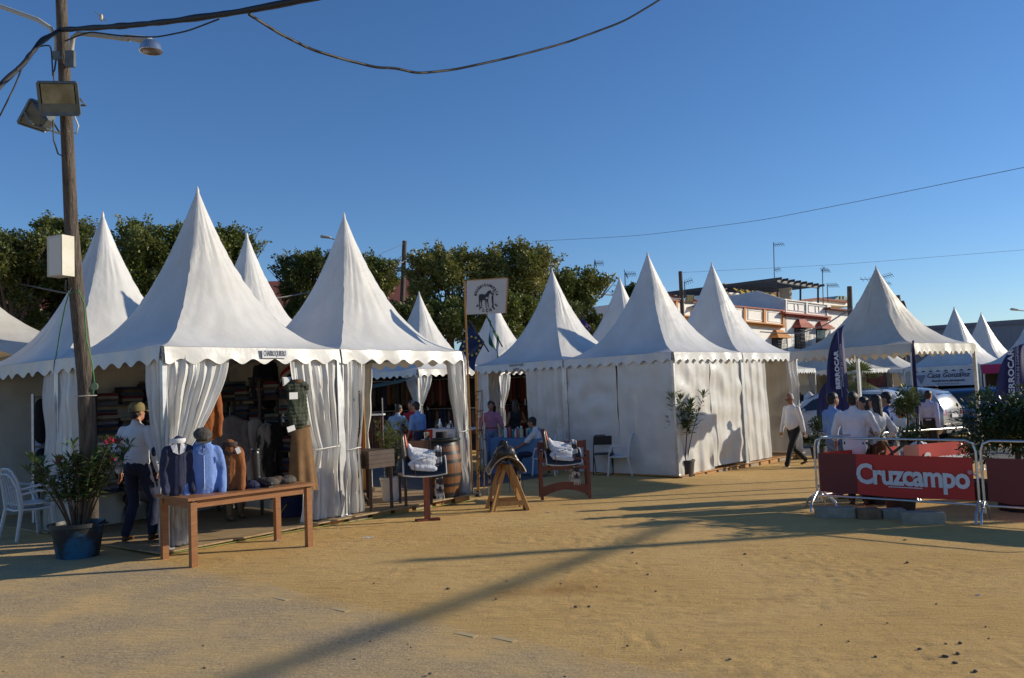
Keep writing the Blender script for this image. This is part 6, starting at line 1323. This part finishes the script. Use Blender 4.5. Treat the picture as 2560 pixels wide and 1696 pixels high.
for k in range(3): MB().box((p.x-.5+.5*k, p.y-.21, FZ+.42), (.42, .02, .66), .1).build('cabinet_door', pine, cb)
MB().box((p.x, p.y, FZ+.84), (1.7, .46, .03), .1).build('cabinet_top', pine, cb)
# palm glimpsed through the doorway of the tent right of the closed one
def palm(label, px, py, dist, n, L, m, trunk_r=.06, seed=0):
    c = D(px, py, dist); z = GZ(c.x); r = thing('palm_tree', label, 'palm', (c.x, c.y, z)); MB().tube([V((c.x, c.y, z)), c.lerp(V((c.x, c.y, z)), .5)+V((.03, 0, 0)), c], [trunk_r*1.2, trunk_r, trunk_r], 10).build('trunk', bark, r, 60)
    mb = MB(); rd = random.Random(seed)
    for k in range(n):
        ph = rd.uniform(0, 6.28); el = rd.uniform(-.5, 1.3); dd = V((math.cos(ph)*math.cos(el), math.sin(ph)*math.cos(el), math.sin(el))); s = dd.cross(V((0, 0, 1))).normalized(); hub = c+dd*L*.45-V((0, 0, .1*L))
        mb.add([c, c+s*.012, hub+s*.012, hub], [(0, 1, 2, 3)])
        for q in range(14):
            a = (q-6.5)/6.5*1.5; e = (dd*math.cos(a)+s*math.sin(a)).normalized(); w = s.cross(dd)*.0+(s*math.cos(a)-dd*math.sin(a))*.016; tip = hub+e*L*.55-V((0, 0, L*.12)); mb.add([hub, hub.lerp(tip, .5)+w, tip, hub.lerp(tip, .5)-w], [(0, 1, 2, 3)])
    mb.build('crown', m, r); return r
palm('dark fan palm seen through the doorway of the tent right of the closed one', 1918, 945, 24.5, 22, .85, leafd, seed=2)
palm('fan palm with arching green leaves beside the tall navy sail flag', 2142, 945, 22, 24, .75, leafy, seed=3)

# ------------------------------------------------------------------ houses beyond
FP0 = V((15.6, 59, 0)); FU = HD(42.5); FN = HD(132.5)
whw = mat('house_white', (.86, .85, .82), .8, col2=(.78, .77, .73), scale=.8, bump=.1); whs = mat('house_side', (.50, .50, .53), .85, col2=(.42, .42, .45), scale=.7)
och = mat('house_ochre', (.52, .22, .05), .7); rdt = mat('house_red', (.36, .08, .05), .7, col2=(.28, .06, .04), scale=3); tile = mat('roof_tile', (.26, .07, .04), .85, col2=(.14, .04, .03), scale=3, stretch=(6, 1, 1))
iron = mat('wrought_iron', (.03, .03, .035), .5)
def FC(px, py, off=0): return PL(px, py, FP0-FN*(-off), FN)
def wallpoly(pts, off, th, name, m, parent):
    P = [FC(x, y, off) for x, y in pts]; return MB().prism(P, -FN*th).build(name, m, parent)
def house(label, name, xa, xb, ya, yb, depth, wallm):
    """front wall between two picture columns down to the ground, with a block behind it"""
    a, b = FC(xa, ya), FC(xb, yb); zt = a.z; r = thing(name, label, 'house', (a.x, a.y, GZ(20)), 0, 'white houses beyond the tents')
    a0 = V((a.x, a.y, -1)); b0 = V((b.x, b.y, -1)); q = [a0, b0, V((b.x, b.y, b.z)), V((a.x, a.y, a.z))]
    MB().prism(q, -FN*depth).build('wall', wallm, r); return r, a, b
def band(parent, xa, ya0, ya1, xb, yb0, yb1, off, th, name, m): return wallpoly([(xa, ya1), (xb, yb1), (xb, yb0), (xa, ya0)], off, th, name, m, parent)
def hood_window(parent, xa, xb, y0, y1, y2, hm, wb):
    """moulded hood over a barred window"""
    a, b = FC(xa, y1), FC(xb, y1); t0, t1 = FC(xa+(xb-xa)*.27, y0), FC(xa+(xb-xa)*.73, y0); n = FN
    w = MB().prism([FC(xa+4, y1), FC(xb-4, y1), FC(xb-4, y2+3), FC(xa+4, y2)], n*.03).build('window', glass_d, parent)
    mb = MB(); A = [a+n*.0, b+n*.0, b+n*.62, a+n*.62]; T = [t0, t1, t1+n*.22, t0+n*.22]; hgt_ = (t0.z-a.z)
    mid_ = [p.lerp(q, .45)-V((0, 0, hgt_*.08)) for p, q in zip(A, T)]; mb.add(A+mid_+T, [(0, 1, 5, 4), (1, 2, 6, 5), (2, 3, 7, 6), (3, 0, 4, 7), (4, 5, 9, 8), (5, 6, 10, 9), (6, 7, 11, 10), (7, 4, 8, 11), (8, 9, 10, 11)]); mb.build('window_hood', hm, parent)
    mb = MB(); c = (a+b)/2+n*.33-V((0, 0, .09)); L = (b-a).length; mb.box(tuple(c), (L+.12, .72, .16), math.atan2(FU.y, FU.x)); mb.build('hood_moulding', hm, parent)
    gl = MB(); a2, b2 = FC(xa+4, y1), FC(xb-4, y1); dn = a2.z-FC(xa+4, y2).z
    for k in range(8): p = a2.lerp(b2, k/7)+n*.45; gl.bar(p, p-V((0, 0, dn)), .03, .03)
    for k in range(3): p0_ = a2+n*.03; gl.bar(a2+n*(.05+.2*k), a2+n*(.05+.2*k)-V((0, 0, dn)), .03, .03)
    for k in range(1, 6): z = V((0, 0, dn*k/6)); gl.bar(a2+n*.45-z, b2+n*.45-z, .03, .03)
    gl.build('window_grille', iron, w); return w
h1, a1, b1 = house('white house with orange pilasters and cornice, left of the red trimmed house', 'white_house', 1640, 1962, 748, 777.6, 9, whw)
for xa, xb in ((1690, 1695), (1765, 1770), (1813, 1818), (1861, 1866), (1910, 1916), (1957.5, 1962.5)):
    y = lambda x: 766+(x-1836)*.092; yc = lambda x: 802+(x-1866)*.095
    band(h1, xa, y(xa)-2, yc(xa), xb, y(xb)-2, yc(xb), .12, .12, 'pilaster', och)
band(h1, 1640, 745.5, 748, 1962, 775.5, 778, .16, .3, 'parapet_cap', rdt)
band(h1, 1640, 781, 784, 1966, 812, 815, .55, .55, 'cornice', och); band(h1, 1640, 784.3, 789, 1964, 815.3, 820, .35, .35, 'cornice', och)
for xa, xb in ((1818, 1861), (1868, 1908), (1918, 1956)): 
    f_ = MB()
    for (x0, y0, x1, y1) in ((xa+2, 774, xb-3, 778), (xb-4, 778, xb-3, 800)): pass
    p = [FC(xa+2, y(xa)+6, .02), FC(xb-3, y(xb)+6, .02), FC(xb-3, yc(xb)-4, .02), FC(xa+2, yc(xa)-4, .02)]
    for i in range(4): f_.bar(p[i], p[(i+1) % 4], .05, .05)
    f_.build('panel_moulding', whw, h1)
hood_window(h1, 1925, 1957, 826, 841, 880, och, 0)
h2, a2, b2 = house('white house with red cornice, red window hoods and iron grilles', 'white_house', 1962.7, 2077, 750, 764, 12, whw)
band(h2, 1962, 747.5, 750, 2074, 761.5, 764, .14, .3, 'parapet_cap', whw)
band(h2, 1964, 780, 784, 2079, 791.5, 795, .55, .55, 'cornice', rdt); band(h2, 1967, 784.3, 789, 2077, 795.3, 800, .32, .32, 'cornice', rdt)
for x in range(1970, 2076, 5): band(h2, x, 789+(x-1970)*.105, 791+(x-1970)*.105, x+2.2, 789.2+(x-1970)*.105, 791.2+(x-1970)*.105, .22, .22, 'dentil', rdt)
for xa, xb in ((1965, 1967.5), (2016, 2019.5), (2068, 2071)): yy = lambda x: 750+(x-1962)*.122; band(h2, xa, yy(xa)-3, 779+(xa-1964)*.1, xb, yy(xb)-3, 779+(xb-1964)*.1, .12, .12, 'pilaster', whw)
for xa, xb in ((1968, 2013), (2021, 2064)):
    f_ = MB(); p = [FC(xa, 757+(xa-1968)*.115, .03), FC(xb, 757+(xb-1968)*.115, .03), FC(xb, 775+(xb-1968)*.11, .03), FC(xa, 775+(xa-1968)*.11, .03)]
    for i in range(4): f_.bar(p[i], p[(i+1) % 4], .05, .05)
    c = sum(p, V((0, 0, 0)))/4
    for s_ in (-1, 1): f_.tube([c+FU*(s_*(.15+.22*math.cos(t)))+V((0, 0, .35*math.sin(t))) for t in [(-1+2*i/8)*1.1 for i in range(9)]], .03, 5)
    f_.build('panel_moulding', whs, h2)
hood_window(h2, 1982, 2016, 799, 816, 872, rdt, 0); hood_window(h2, 2036, 2066, 805, 819, 872, rdt, 0)
# gabled side wall of the second house, rising over the first house's terrace
cA = FC(1962.6, 777)-FN*.2; VD = -FN
sw = [V((a2.x, a2.y, a2.z-3.4)), V((a2.x, a2.y, a2.z+.05)), V((a2.x, a2.y, a2.z+.05))+VD*2.2+V((0, 0, .9)), V((a2.x, a2.y, a2.z))+VD*7+V((0, 0, .55)), V((a2.x, a2.y, a2.z))+VD*14+V((0, 0, .3)), V((a2.x, a2.y, a2.z-3.4))+VD*14]
MB().prism([p-FU*.05 for p in sw], -FU*.25).build('gable_wall', whs, h2)  # white wall on the shaded side; the shade is put into its greyer colour
h3, a3, b3 = house('white house with a red eave to the right of the red corniced house', 'white_house', 2077.5, 2200, 772, 787, 10, whw)
band(h3, 2076, 768, 772, 2200, 783, 787, .6, 1.2, 'roof_edge', tile)
rb_x = MB(); q = [FC(1985, 757, -7), FC(2120, 766, -7), FC(2120, 757, -7), FC(2045, 748, -7), FC(1985, 755, -7)]; MB().prism(q, -FN*6).build('rear_roof', whw, h3); MB().bar(FC(1985, 754, -6.8), FC(2045, 747, -6.8), .3, .2).bar(FC(2045, 747, -6.8), FC(2120, 756, -6.8), .3, .2).build('ridge_trim', tile, h3)
gh = thing('glazed_roof_room', 'greenish glazed gabled room on the rooftops behind the spire of the canopy tent', 'roof room', tuple(FC(2105, 763, -8))); gm = mat('green_glazing', (.20, .24, .16), .3)
MB().prism([FC(2084, 768, -8), FC(2126, 768, -8), FC(2126, 750, -8), FC(2112, 740, -8), FC(2098, 740, -8), FC(2084, 751, -8)], -FN*4).build('glazing', gm, gh)
mb = MB()
for x in (2084, 2092, 2100, 2108, 2117, 2126): mb.bar(FC(x, 768, -7.95), FC(x, 741 if 2092 < x < 2117 else 751, -7.95), .08, .08)
mb.bar(FC(2083, 751, -7.9), FC(2127, 750, -7.9), .1, .1); mb.build('glazing_bars', iron, gh)
# pergola on the roof
pg = thing('roof_pergola', 'black steel pergola standing on the roof terrace of the white houses', 'pergola', tuple(FC(2000, 757, -1)))
posts = [(1943.5, 744, 703), (2001, 757, 714), (2045, 763, 719)]
for x, y0, y1 in posts: MB().bar(FC(x, y0, -1.5), FC(x, y1, -1.5), .13, .13).build('post', iron, pg)
PA, PB = FC(1941, 703, -1.5), FC(2048, 719.5, -1.5); MB().bar(PA, PB, .15, .2).build('front_beam', iron, pg)
for k in range(8): p = PA.lerp(PB, k/7)+V((0, 0, .16)); MB().bar(p+FN*.5, p+VD*11, .1, .2).build('rafter', iron, pg)
MB().bar(PA+VD*10.5, PB+VD*10.5, .15, .2).build('rear_beam', iron, pg)
for t in (0, 1): p = PA.lerp(PB, t)+VD*10.5; MB().bar(p, p-V((0, 0, 2.4)), .13, .13).build('post', iron, pg)
ya_ = mat('awning_yellow', (.62, .42, .06), .7, col2=(.5, .32, .04), scale=5); ay = thing('yellow_awning', 'yellow corrugated awning under the rooftop pergola', 'awning', tuple(FC(1870, 735, -6)))
mb = MB(); A_ = FC(1826, 720, -6); B_ = FC(1933, 735, -6); mb.grid(lambda i, j: A_.lerp(B_, i)+V((0, 0, -.75*j+.05*math.sin(i*90)))+FN*(1.1*j), 60, 3); mb.build('awning_sheet', ya_, ay, 60)
for k in range(6): p = A_.lerp(B_, k/5); MB().bar(p+V((0, 0, .03)), p+V((0, 0, -.75))+FN*1.1, .08, .08).build('awning_rib', iron, ay)
bk_ = thing('rooftop_block', 'low white rooftop block with a dark shed and a chimney behind the gable', 'roof room', tuple(FC(1850, 740, -6.5)))
MB().prism([FC(1815, 770, -6.6), FC(1960, 770, -6.6), FC(1932, 738, -6.6), FC(1815, 731, -6.6)], -FN*4).build('block_wall', whw, bk_); MB().prism([FC(1811, 735, -7), FC(1819, 735, -7), FC(1819, 711, -7), FC(1811, 711, -7)], -FN*2).build('shed', darkwood, bk_)
MB().prism([FC(1812, 714, -7.5), FC(1836, 714, -7.5), FC(1836, 709, -7.5), FC(1812, 709, -7.5)], -FN*2).build('shed_roof', concrete, bk_); MB().prism([FC(1932, 745, -7), FC(1950, 745, -7), FC(1950, 716, -7), FC(1932, 716, -7)], -FN*2).build('chimney', mat('brick', (.22, .10, .06), .9, col2=(.15, .07, .05), scale=4), bk_)
wt_ = thing('water_tank', 'round grey water tank on the roof by the pergola posts', 'tank', tuple(FC(1965, 750, -4))); c = FC(1965, 750, -4); MB().lathe([(.001, 0), (.5, 0), (.55, .9), (.6, .95), (.6, 1.05), (.001, 1.05)], tuple(c), 20).build('tank_body', concrete, wt_, 40); MB().lathe([(.001, 1.055), (.3, 1.055), (.28, 1.12), (.001, 1.12)], tuple(c), 16).build('tank_lid', concrete, wt_, 40)
# turret left of the first house
tt = thing('roof_turret', 'small turret with a blue tiled roof and an orange corner between two spires', 'turret', tuple(D(1722, 790, 55))); 
def dd(x, y, d=55): return D(x, y, d)
MB().prism([dd(1711, 800), dd(1745, 800), dd(1745, 768), dd(1711, 768)], (1, 3, 0)).build('turret_wall', whw, tt); MB().prism([dd(1711, 800, 54.9), dd(1719, 800, 54.9), dd(1719, 768, 54.9), dd(1711, 768, 54.9)], (0, .1, 0)).build('corner_pilaster', och, tt)
MB().add([dd(1708, 769, 54.6), dd(1748, 769, 54.6), dd(1748, 769, 58), dd(1708, 769, 58), dd(1731, 757, 56)], [(0, 1, 4), (1, 2, 4), (2, 3, 4), (3, 0, 4)]).build('turret_roof', mat('tile_blue', (.03, .06, .14), .4), tt)
MB().add([dd(1722, 745, 60), dd(1750, 757, 60), dd(1735, 770, 60)], [(0, 1, 2)]); MB().prism([dd(1724, 744, 60), dd(1752, 756, 60), dd(1752, 764, 60), dd(1720, 764, 60)], (1, 2, 0)).build('tiled_slope', tile, tt)
w_ = thing('white_house', 'plain white house end showing left of the spire over the closed tent doorway', 'house', tuple(dd(1690, 780, 58)), 0, 'white houses beyond the tents'); MB().prism([dd(1640, 860, 58), dd(1708, 860, 58), dd(1708, 752, 58), dd(1672, 738, 58), dd(1640, 742, 58)], (2, 5, 0)).build('wall', whw, w_); MB().bar(dd(1672, 737, 57.9), dd(1708, 751, 57.9), .3, .15).build('roof_edge', tile, w_)
# far right shed and dark tower
wh = thing('warehouse', 'long low grey blue warehouse behind the tents at the right edge', 'warehouse', tuple(D(2450, 930, 62))); wbl = mat('metal_sheet', (.16, .21, .28), .6, col2=(.13, .17, .23), scale=2, stretch=(8, 8, .3))
p1, p2_ = D(2235, 950, 68), D(2750, 925, 52); zt1 = D(2235, 826, 68).z; zt2 = D(2560, 812, 58).z
MB().prism([V((p1.x, p1.y, -1)), V((p2_.x, p2_.y, -1)), V((p2_.x, p2_.y, zt2)), V((p1.x, p1.y, zt1))], (3, 8, 0)).build('wall', wbl, wh); MB().bar(V((p1.x, p1.y-.1, zt1)), V((p2_.x, p2_.y-.1, zt2)), .25, .3).build('roof_edge', mat('metal_dark', (.10, .13, .18), .5), wh)
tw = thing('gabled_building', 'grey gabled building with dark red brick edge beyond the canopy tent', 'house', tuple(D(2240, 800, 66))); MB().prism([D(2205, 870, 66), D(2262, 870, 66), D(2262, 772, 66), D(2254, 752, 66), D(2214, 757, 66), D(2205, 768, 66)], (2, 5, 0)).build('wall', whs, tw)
MB().prism([D(2254, 752, 65.8), D(2260, 752, 65.8), D(2277, 800, 65.8), D(2277, 830, 65.8), D(2258, 830, 65.8), D(2258, 790, 65.8)], (1, 2, 0)).build('brick_edge', mat('brick_dark', (.17, .05, .035), .9, col2=(.06, .03, .03), scale=5), tw)
# left building with a red tiled roof behind the trees
lb = thing('tiled_house', 'dark house with a red tiled roof behind the left trees', 'house', tuple(D(400, 900, 44))); bx = mat('old_brick', (.14, .07, .045), .9, col2=(.09, .045, .035), scale=4)
q = [D(-200, 760, 42), D(1060, 775, 46)]; z1 = D(700, 768, 44).z; z2 = D(700, 694, 46).z+.2
A_, B_ = V((q[0].x, q[0].y, -1)), V((q[1].x, q[1].y, -1)); dr = (B_-A_).normalized(); nb = V((-dr.y, dr.x, 0)); A1, B1 = A_.copy(), B_.copy(); A1.z = B1.z = z1
MB().prism([A_, B_, B1, A1], nb*8).build('wall', bx, lb); MB().prism([A1-nb*.4-dr*.3, A1+nb*4+V((0, 0, z2-z1))-dr*.3, A1+nb*8.4-dr*.3], dr*((B_-A_).length+.6)).build('roof', tile, lb)
for k in range(14):
    c = A_.lerp(B_, (k+.5)/14)-nb*.04+V((0, 0, 3.9)); w = MB().prism([c-dr*.5-V((0, 0, .8)), c+dr*.5-V((0, 0, .8)), c+dr*.5+V((0, 0, .8)), c-dr*.5+V((0, 0, .8))], nb*.03).build('window', glass_d, lb); MB().bar(c-dr*.6-V((0, 0, .85)), c+dr*.6-V((0, 0, .85)), .2, .1).build('sill', whs, w)

# ------------------------------------------------------------------ trees
tl1 = mat('tree_leaf', (.095, .13, .024), .5, col2=(.19, .20, .045), scale=.9, trans=.25); tl2 = mat('tree_leaf_dark', (.065, .095, .018), .5, col2=(.13, .14, .03), scale=.8, trans=.2); tl3 = mat('tree_leaf_olive', (.14, .16, .035), .5, col2=(.25, .235, .06), scale=.9, trans=.25)
def tree(label, cx, cy, rx, ry, dist, n, m, seed=0, leafL=.135, sparse=0, wisps=26, kind='tree', cl=56):
    c = D(cx, cy, dist); s = dist/FPX; RX, RZ = rx*s, ry*s; z = GZ(c.x); r = thing(kind, label, 'tree' if kind == 'tree' else 'hedge', (c.x, c.y, z), 0, 'trees behind the tents'); rd = random.Random(seed)
    base = V((c.x, c.y, z)); tr = MB(); fork = base.lerp(c, .55); tr.tube([base, fork, c+V((0, 0, RZ*.3))], [.22, .17, .05], 8); tips = []
    lf = MB(); cs = []
    for k in range(cl):
        d = V((rd.gauss(0, 1), rd.gauss(0, 1), rd.gauss(.25, .9))).normalized()*rd.uniform(.3, 1)**.6; q = c+V((d.x*RX*.86, d.y*RX*.8, d.z*RZ*.84)); cs.append((q, rd.uniform(.10, .27)*min(RX, RZ)*1.2, rd.uniform(.4, 1.5)))
        if k < 12: tr.tube([fork.lerp(c, rd.random()*.6), fork.lerp(q, .6)+V((0, 0, .1)), q], [.08, .05, .015], 5)
    for k in range(wisps):
        d = V((rd.uniform(-1, 1), rd.uniform(-.5, .5), rd.uniform(.25, 1))).normalized(); q = c+V((d.x*RX*.9, d.y*RX*.8, d.z*RZ*.85)); q2 = q+V((d.x*.7, 0, RZ*rd.uniform(.15, .45))); tr.tube([q-V((0, 0, .5)), q2], [.025, .008], 4)
        for j in range(5): cs.append((q.lerp(q2, j/4), .15*RZ*(1-j*.19), .45))
    W_ = [w*rr*rr for _, rr, w in cs]; 
    picks = rd.choices(range(len(cs)), W_, k=int(n*2.2))
    for i in picks:
        q, rr, _ = cs[i]; d = V((rd.gauss(0, 1), rd.gauss(0, 1), rd.gauss(0, 1))).normalized(); t = rr*(.25+.85*rd.random()**.7)
        dn = (d+V((rd.uniform(-1, 1), rd.uniform(-1, 1), rd.uniform(-.8, .6)))).normalized(); p = q+d*t
        L = leafL*rd.uniform(.5, 1.3); sd_ = dn.cross(V((rd.uniform(-1, 1), rd.uniform(-1, 1), rd.uniform(-1, 1)))).normalized()*L*.28
        lf.add([p, p+dn*L*.5+sd_, p+dn*L, p+dn*L*.5-sd_], [(0, 1, 2, 3)])
    tr.build('trunk', bark, r, 60); lf.build('crown', m, r); return r
tree('dark green tree with reddish brown tips at the far left edge', 30, 672, 120, 88, 30, 9000, tl2, 1)
tree('tree with upright twigs just left of and behind the wooden utility pole', 150, 620, 85, 72, 33, 6000, tl1, 2)
tree('broad lit tree between the pole side spire and the big front tent', 375, 664, 122, 104, 31, 12000, tl1, 3)
tree('green tree showing right of the big front tent spire', 560, 660, 85, 85, 32, 7000, tl1, 4)
tree('round tree left of and behind the spire of the saddlery tent', 775, 705, 85, 75, 38, 7000, tl2, 5)
tree('tree to the right of the saddlery spire, beside the middle wooden pole', 920, 705, 70, 65, 36, 5000, tl1, 6)
tree('tall airy olive tree left of the sign board', 1120, 716, 98, 92, 33, 7500, tl3, 7, wisps=34, cl=34)
tree('tall airy tree right of the sign board with long top shoots', 1280, 712, 118, 96, 34, 10000, tl3, 8, wisps=38, cl=40)
tree('arching willowy tree between the bottle stall spire and the thin spire', 1425, 735, 90, 62, 36, 6500, tl1, 9, wisps=30)
tree('bright green tree top just left of the closed tent spire', 1590, 740, 42, 30, 40, 2000, leafd, 10, wisps=2)
tree('dense low hedge behind the middle pole and the small spire', 1040, 815, 140, 75, 31, 11000, tl2, 11, kind='hedge', wisps=0)
tree('dark hedge below the willowy tree, behind the bottle stall roof', 1420, 820, 140, 65, 34, 9000, tl2, 12, kind='hedge', wisps=0)
tree('dark hedge under the far left trees', 90, 745, 190, 85, 31.5, 13000, tl2, 13, kind='hedge', wisps=0)
tree('hedge between the two left front spires', 500, 755, 180, 75, 33, 11000, tl2, 14, kind='hedge', wisps=0)
tree('hedge filling the gap below the round tree', 800, 790, 150, 50, 36, 7000, tl2, 15, kind='hedge', wisps=0)
tree('olive hedge behind the sign pole and its flags', 1205, 800, 150, 92, 32.5, 12000, tl1, 16, kind='hedge', wisps=0)
# distant poles, lamps and aerials
def far_pole(label, x0, y0, x1, y1, dist, r0, fl=None, arm=None):
    a = D(x1, y1, dist); b = D(x0, y0, dist); b = V((b.x, a.y, b.z)); base = V((a.x, a.y, GZ(a.x))); r = thing('utility_pole', label, 'utility pole', tuple(base), 0, 'wooden poles behind the tents'); MB().tube([base, a, b], [r0*1.15, r0, r0*.9], 10).build('shaft', wood_pole, r, 50)
    if fl: c = D(fl[0], fl[1], dist-.4); flood(r, c, 150, -18, fl[2], fl[2]*.9)
    return r
far_pole('wooden pole with a floodlight standing left of the airy trees', 1010, 601, 1005, 775, 40, .12, (1026, 686, .42))
far_pole('short dark pole with a floodlight between the two right hand spires', 1702, 678, 1706, 785, 52, .13, (1724, 750, .6))
far_pole('dark pole top rising beside the glazed roof room', 2125, 716, 2125, 770, 52, .16)
far_pole('leaning dark pole before the gabled building', 2246, 738, 2252, 800, 55, .16)
sl = thing('street_lamp', 'small distant street lamp head beside the saddlery tent spire', 'street lamp', tuple(D(850, 780, 37))); MB().tube([D(855, 980, 37), D(850, 603, 37), D(826, 596, 37)], [.06, .05, .03], 8).build('lamp_post', alu, sl, 60); b = MB(); b.cap(D(824, 595, 37), D(806, 591, 37), .08, .10, flat=((0, 0, 1), .7)); b.build('lamp_head', lamp_w, sl, 60)
sl = thing('street_lamp', 'small distant street lamp at the right edge over the white spires', 'street lamp', tuple(D(2590, 800, 45))); MB().tube([D(2600, 930, 45), D(2600, 782, 45), D(2545, 776, 45)], [.06, .05, .03], 8).build('lamp_post', alu, sl, 60); b = MB(); b.cap(D(2545, 776, 45), D(2530, 773, 45), .07, .10, flat=((0, 0, 1), .7)); b.build('lamp_head', lamp_w, sl, 60)
am = mat('aerial_grey', (.09, .09, .10), .5, .5)
def aerial(label, x, y0, y1, arms, dist=60):
    r = thing('tv_aerial', label, 'aerial', tuple(D(x, y1, dist)), 0, 'television aerials on the roofs'); MB().tube([D(x+2, y1, dist), D(x, y0, dist)], .03, 6).build('mast', am, r, 60)
    for (ax, ay, bx_, by_, k) in arms:
        mb = MB(); a, b = D(ax, ay, dist), D(bx_, by_, dist); mb.bar(a, b, .035, .035)
        for i in range(k): p = a.lerp(b, (i+.5)/k); mb.bar(p-V((.0, .3, .2)), p+V((.0, .3, .2)), .018, .018)
        mb.build('aerial_boom', am, r)
    return r
aerial('tallest television aerial, above the rooftop pergola', 1934, 606, 702, [(1934, 613, 1960, 610, 5), (1936, 676, 1951, 672, 4)])
aerial('slim television aerial right of the pergola', 2056, 674, 762, [(2055, 676, 2074, 676, 6), (2052, 679, 2062, 668, 2)])
aerial('television aerial next to the glazed roof room', 2068, 712, 757, [(2068, 714, 2096, 713, 8)])
aerial('television aerial above the willowy tree, left one of the pair', 1486, 655, 725, [(1486, 659, 1509, 658, 7), (1487, 650, 1491, 668, 2)], 50)
aerial('television aerial between the thin spire and the closed tent spire', 1562, 682, 735, [(1562, 686, 1590, 685, 7), (1560, 676, 1570, 696, 2)], 50)
aerial('television aerials right of the canopy tent spire', 2193, 694, 745, [(2193, 698, 2232, 686, 8), (2192, 712, 2227, 708, 7), (2150, 699, 2193, 698, 4)])
aerial('small bent aerial beside the short dark pole', 1711, 705, 740, [(1711, 707, 1732, 700, 4)], 52)
# small things lying on the sand
rd = random.Random(12); mb = MB(); mb2 = MB()
for k in range(1100):
    y = rd.uniform(1200, 1700)**1; x = rd.uniform(-50, 2600); p = G(x, y)
    s_ = rd.uniform(.003, .007)*(2.2 if rd.random() < .04 else 1)
    mb.ell((p.x, p.y, p.z+s_*.3), (s_*rd.uniform(.8, 1.5), s_*rd.uniform(.8, 1.4), s_*.6), (0, 0, rd.uniform(0, 3)), seg=6, rings=4)
props(mb.build('gravel', mat('pebble', (.34, .24, .13), .9, col2=(.14, .10, .06), scale=30), None, 60), kind='stuff')
mb = MB()
for k in range(38):
    p = G(rd.uniform(900, 2600), rd.uniform(1330, 1700)); s_ = rd.uniform(.007, .016); mb.ell((p.x, p.y, p.z+.016+s_*.3), (s_*rd.uniform(.9, 1.8), s_, s_*.6), (0, 0, rd.uniform(0, 3)), seg=7, rings=5)
props(mb.build('dark_stones', mat('dark_pebble', (.17, .13, .085), .9, col2=(.10, .08, .06), scale=20), None, 60), kind='stuff')
for k, (x, y, w, a, lab) in enumerate(((690, 1355, .12, .3, 'crumpled white paper scrap on the sand by the right table leg'), (920, 1347, .14, .1, 'thin white paper strip on the sand in front of the saddlery stall'), (1372, 1283, .07, .8, 'torn bit of clear plastic near the curved rack'), (2445, 1492, .035, .3, 'small white stone on the sand at the lower right'))):
    p = G(x, y); o = MB().grid(lambda i, j: p+V(((i-.5)*w, (j-.5)*w*.5, .008+.012*abs(math.sin(i*5+j*3)))), 8, 4).build('paper_scrap', paper, None, 60); props(o, lab, 'litter')
slab = mat('worn_slab', (.50, .38, .19), 1, col2=(.44, .33, .17), scale=10)
for k, (x, y) in enumerate(((703, 1498), (850, 1526), (1165, 1588), (1262, 1600))):
    p = G(x, y); o = MB().box((p.x, p.y, p.z+.003), (.20, .06, .010), math.atan2(e1.y, e1.x)).build('kerb_stone', slab); props(o, ['pale kerb stone flush with the sand, farthest from the viewer', 'second pale kerb stone along the edge of the asphalt', 'third pale kerb stone, just before the nearest one', 'nearest pale kerb stone where asphalt meets sand'][k], 'kerb stone', 'kerb stones along the asphalt edge')
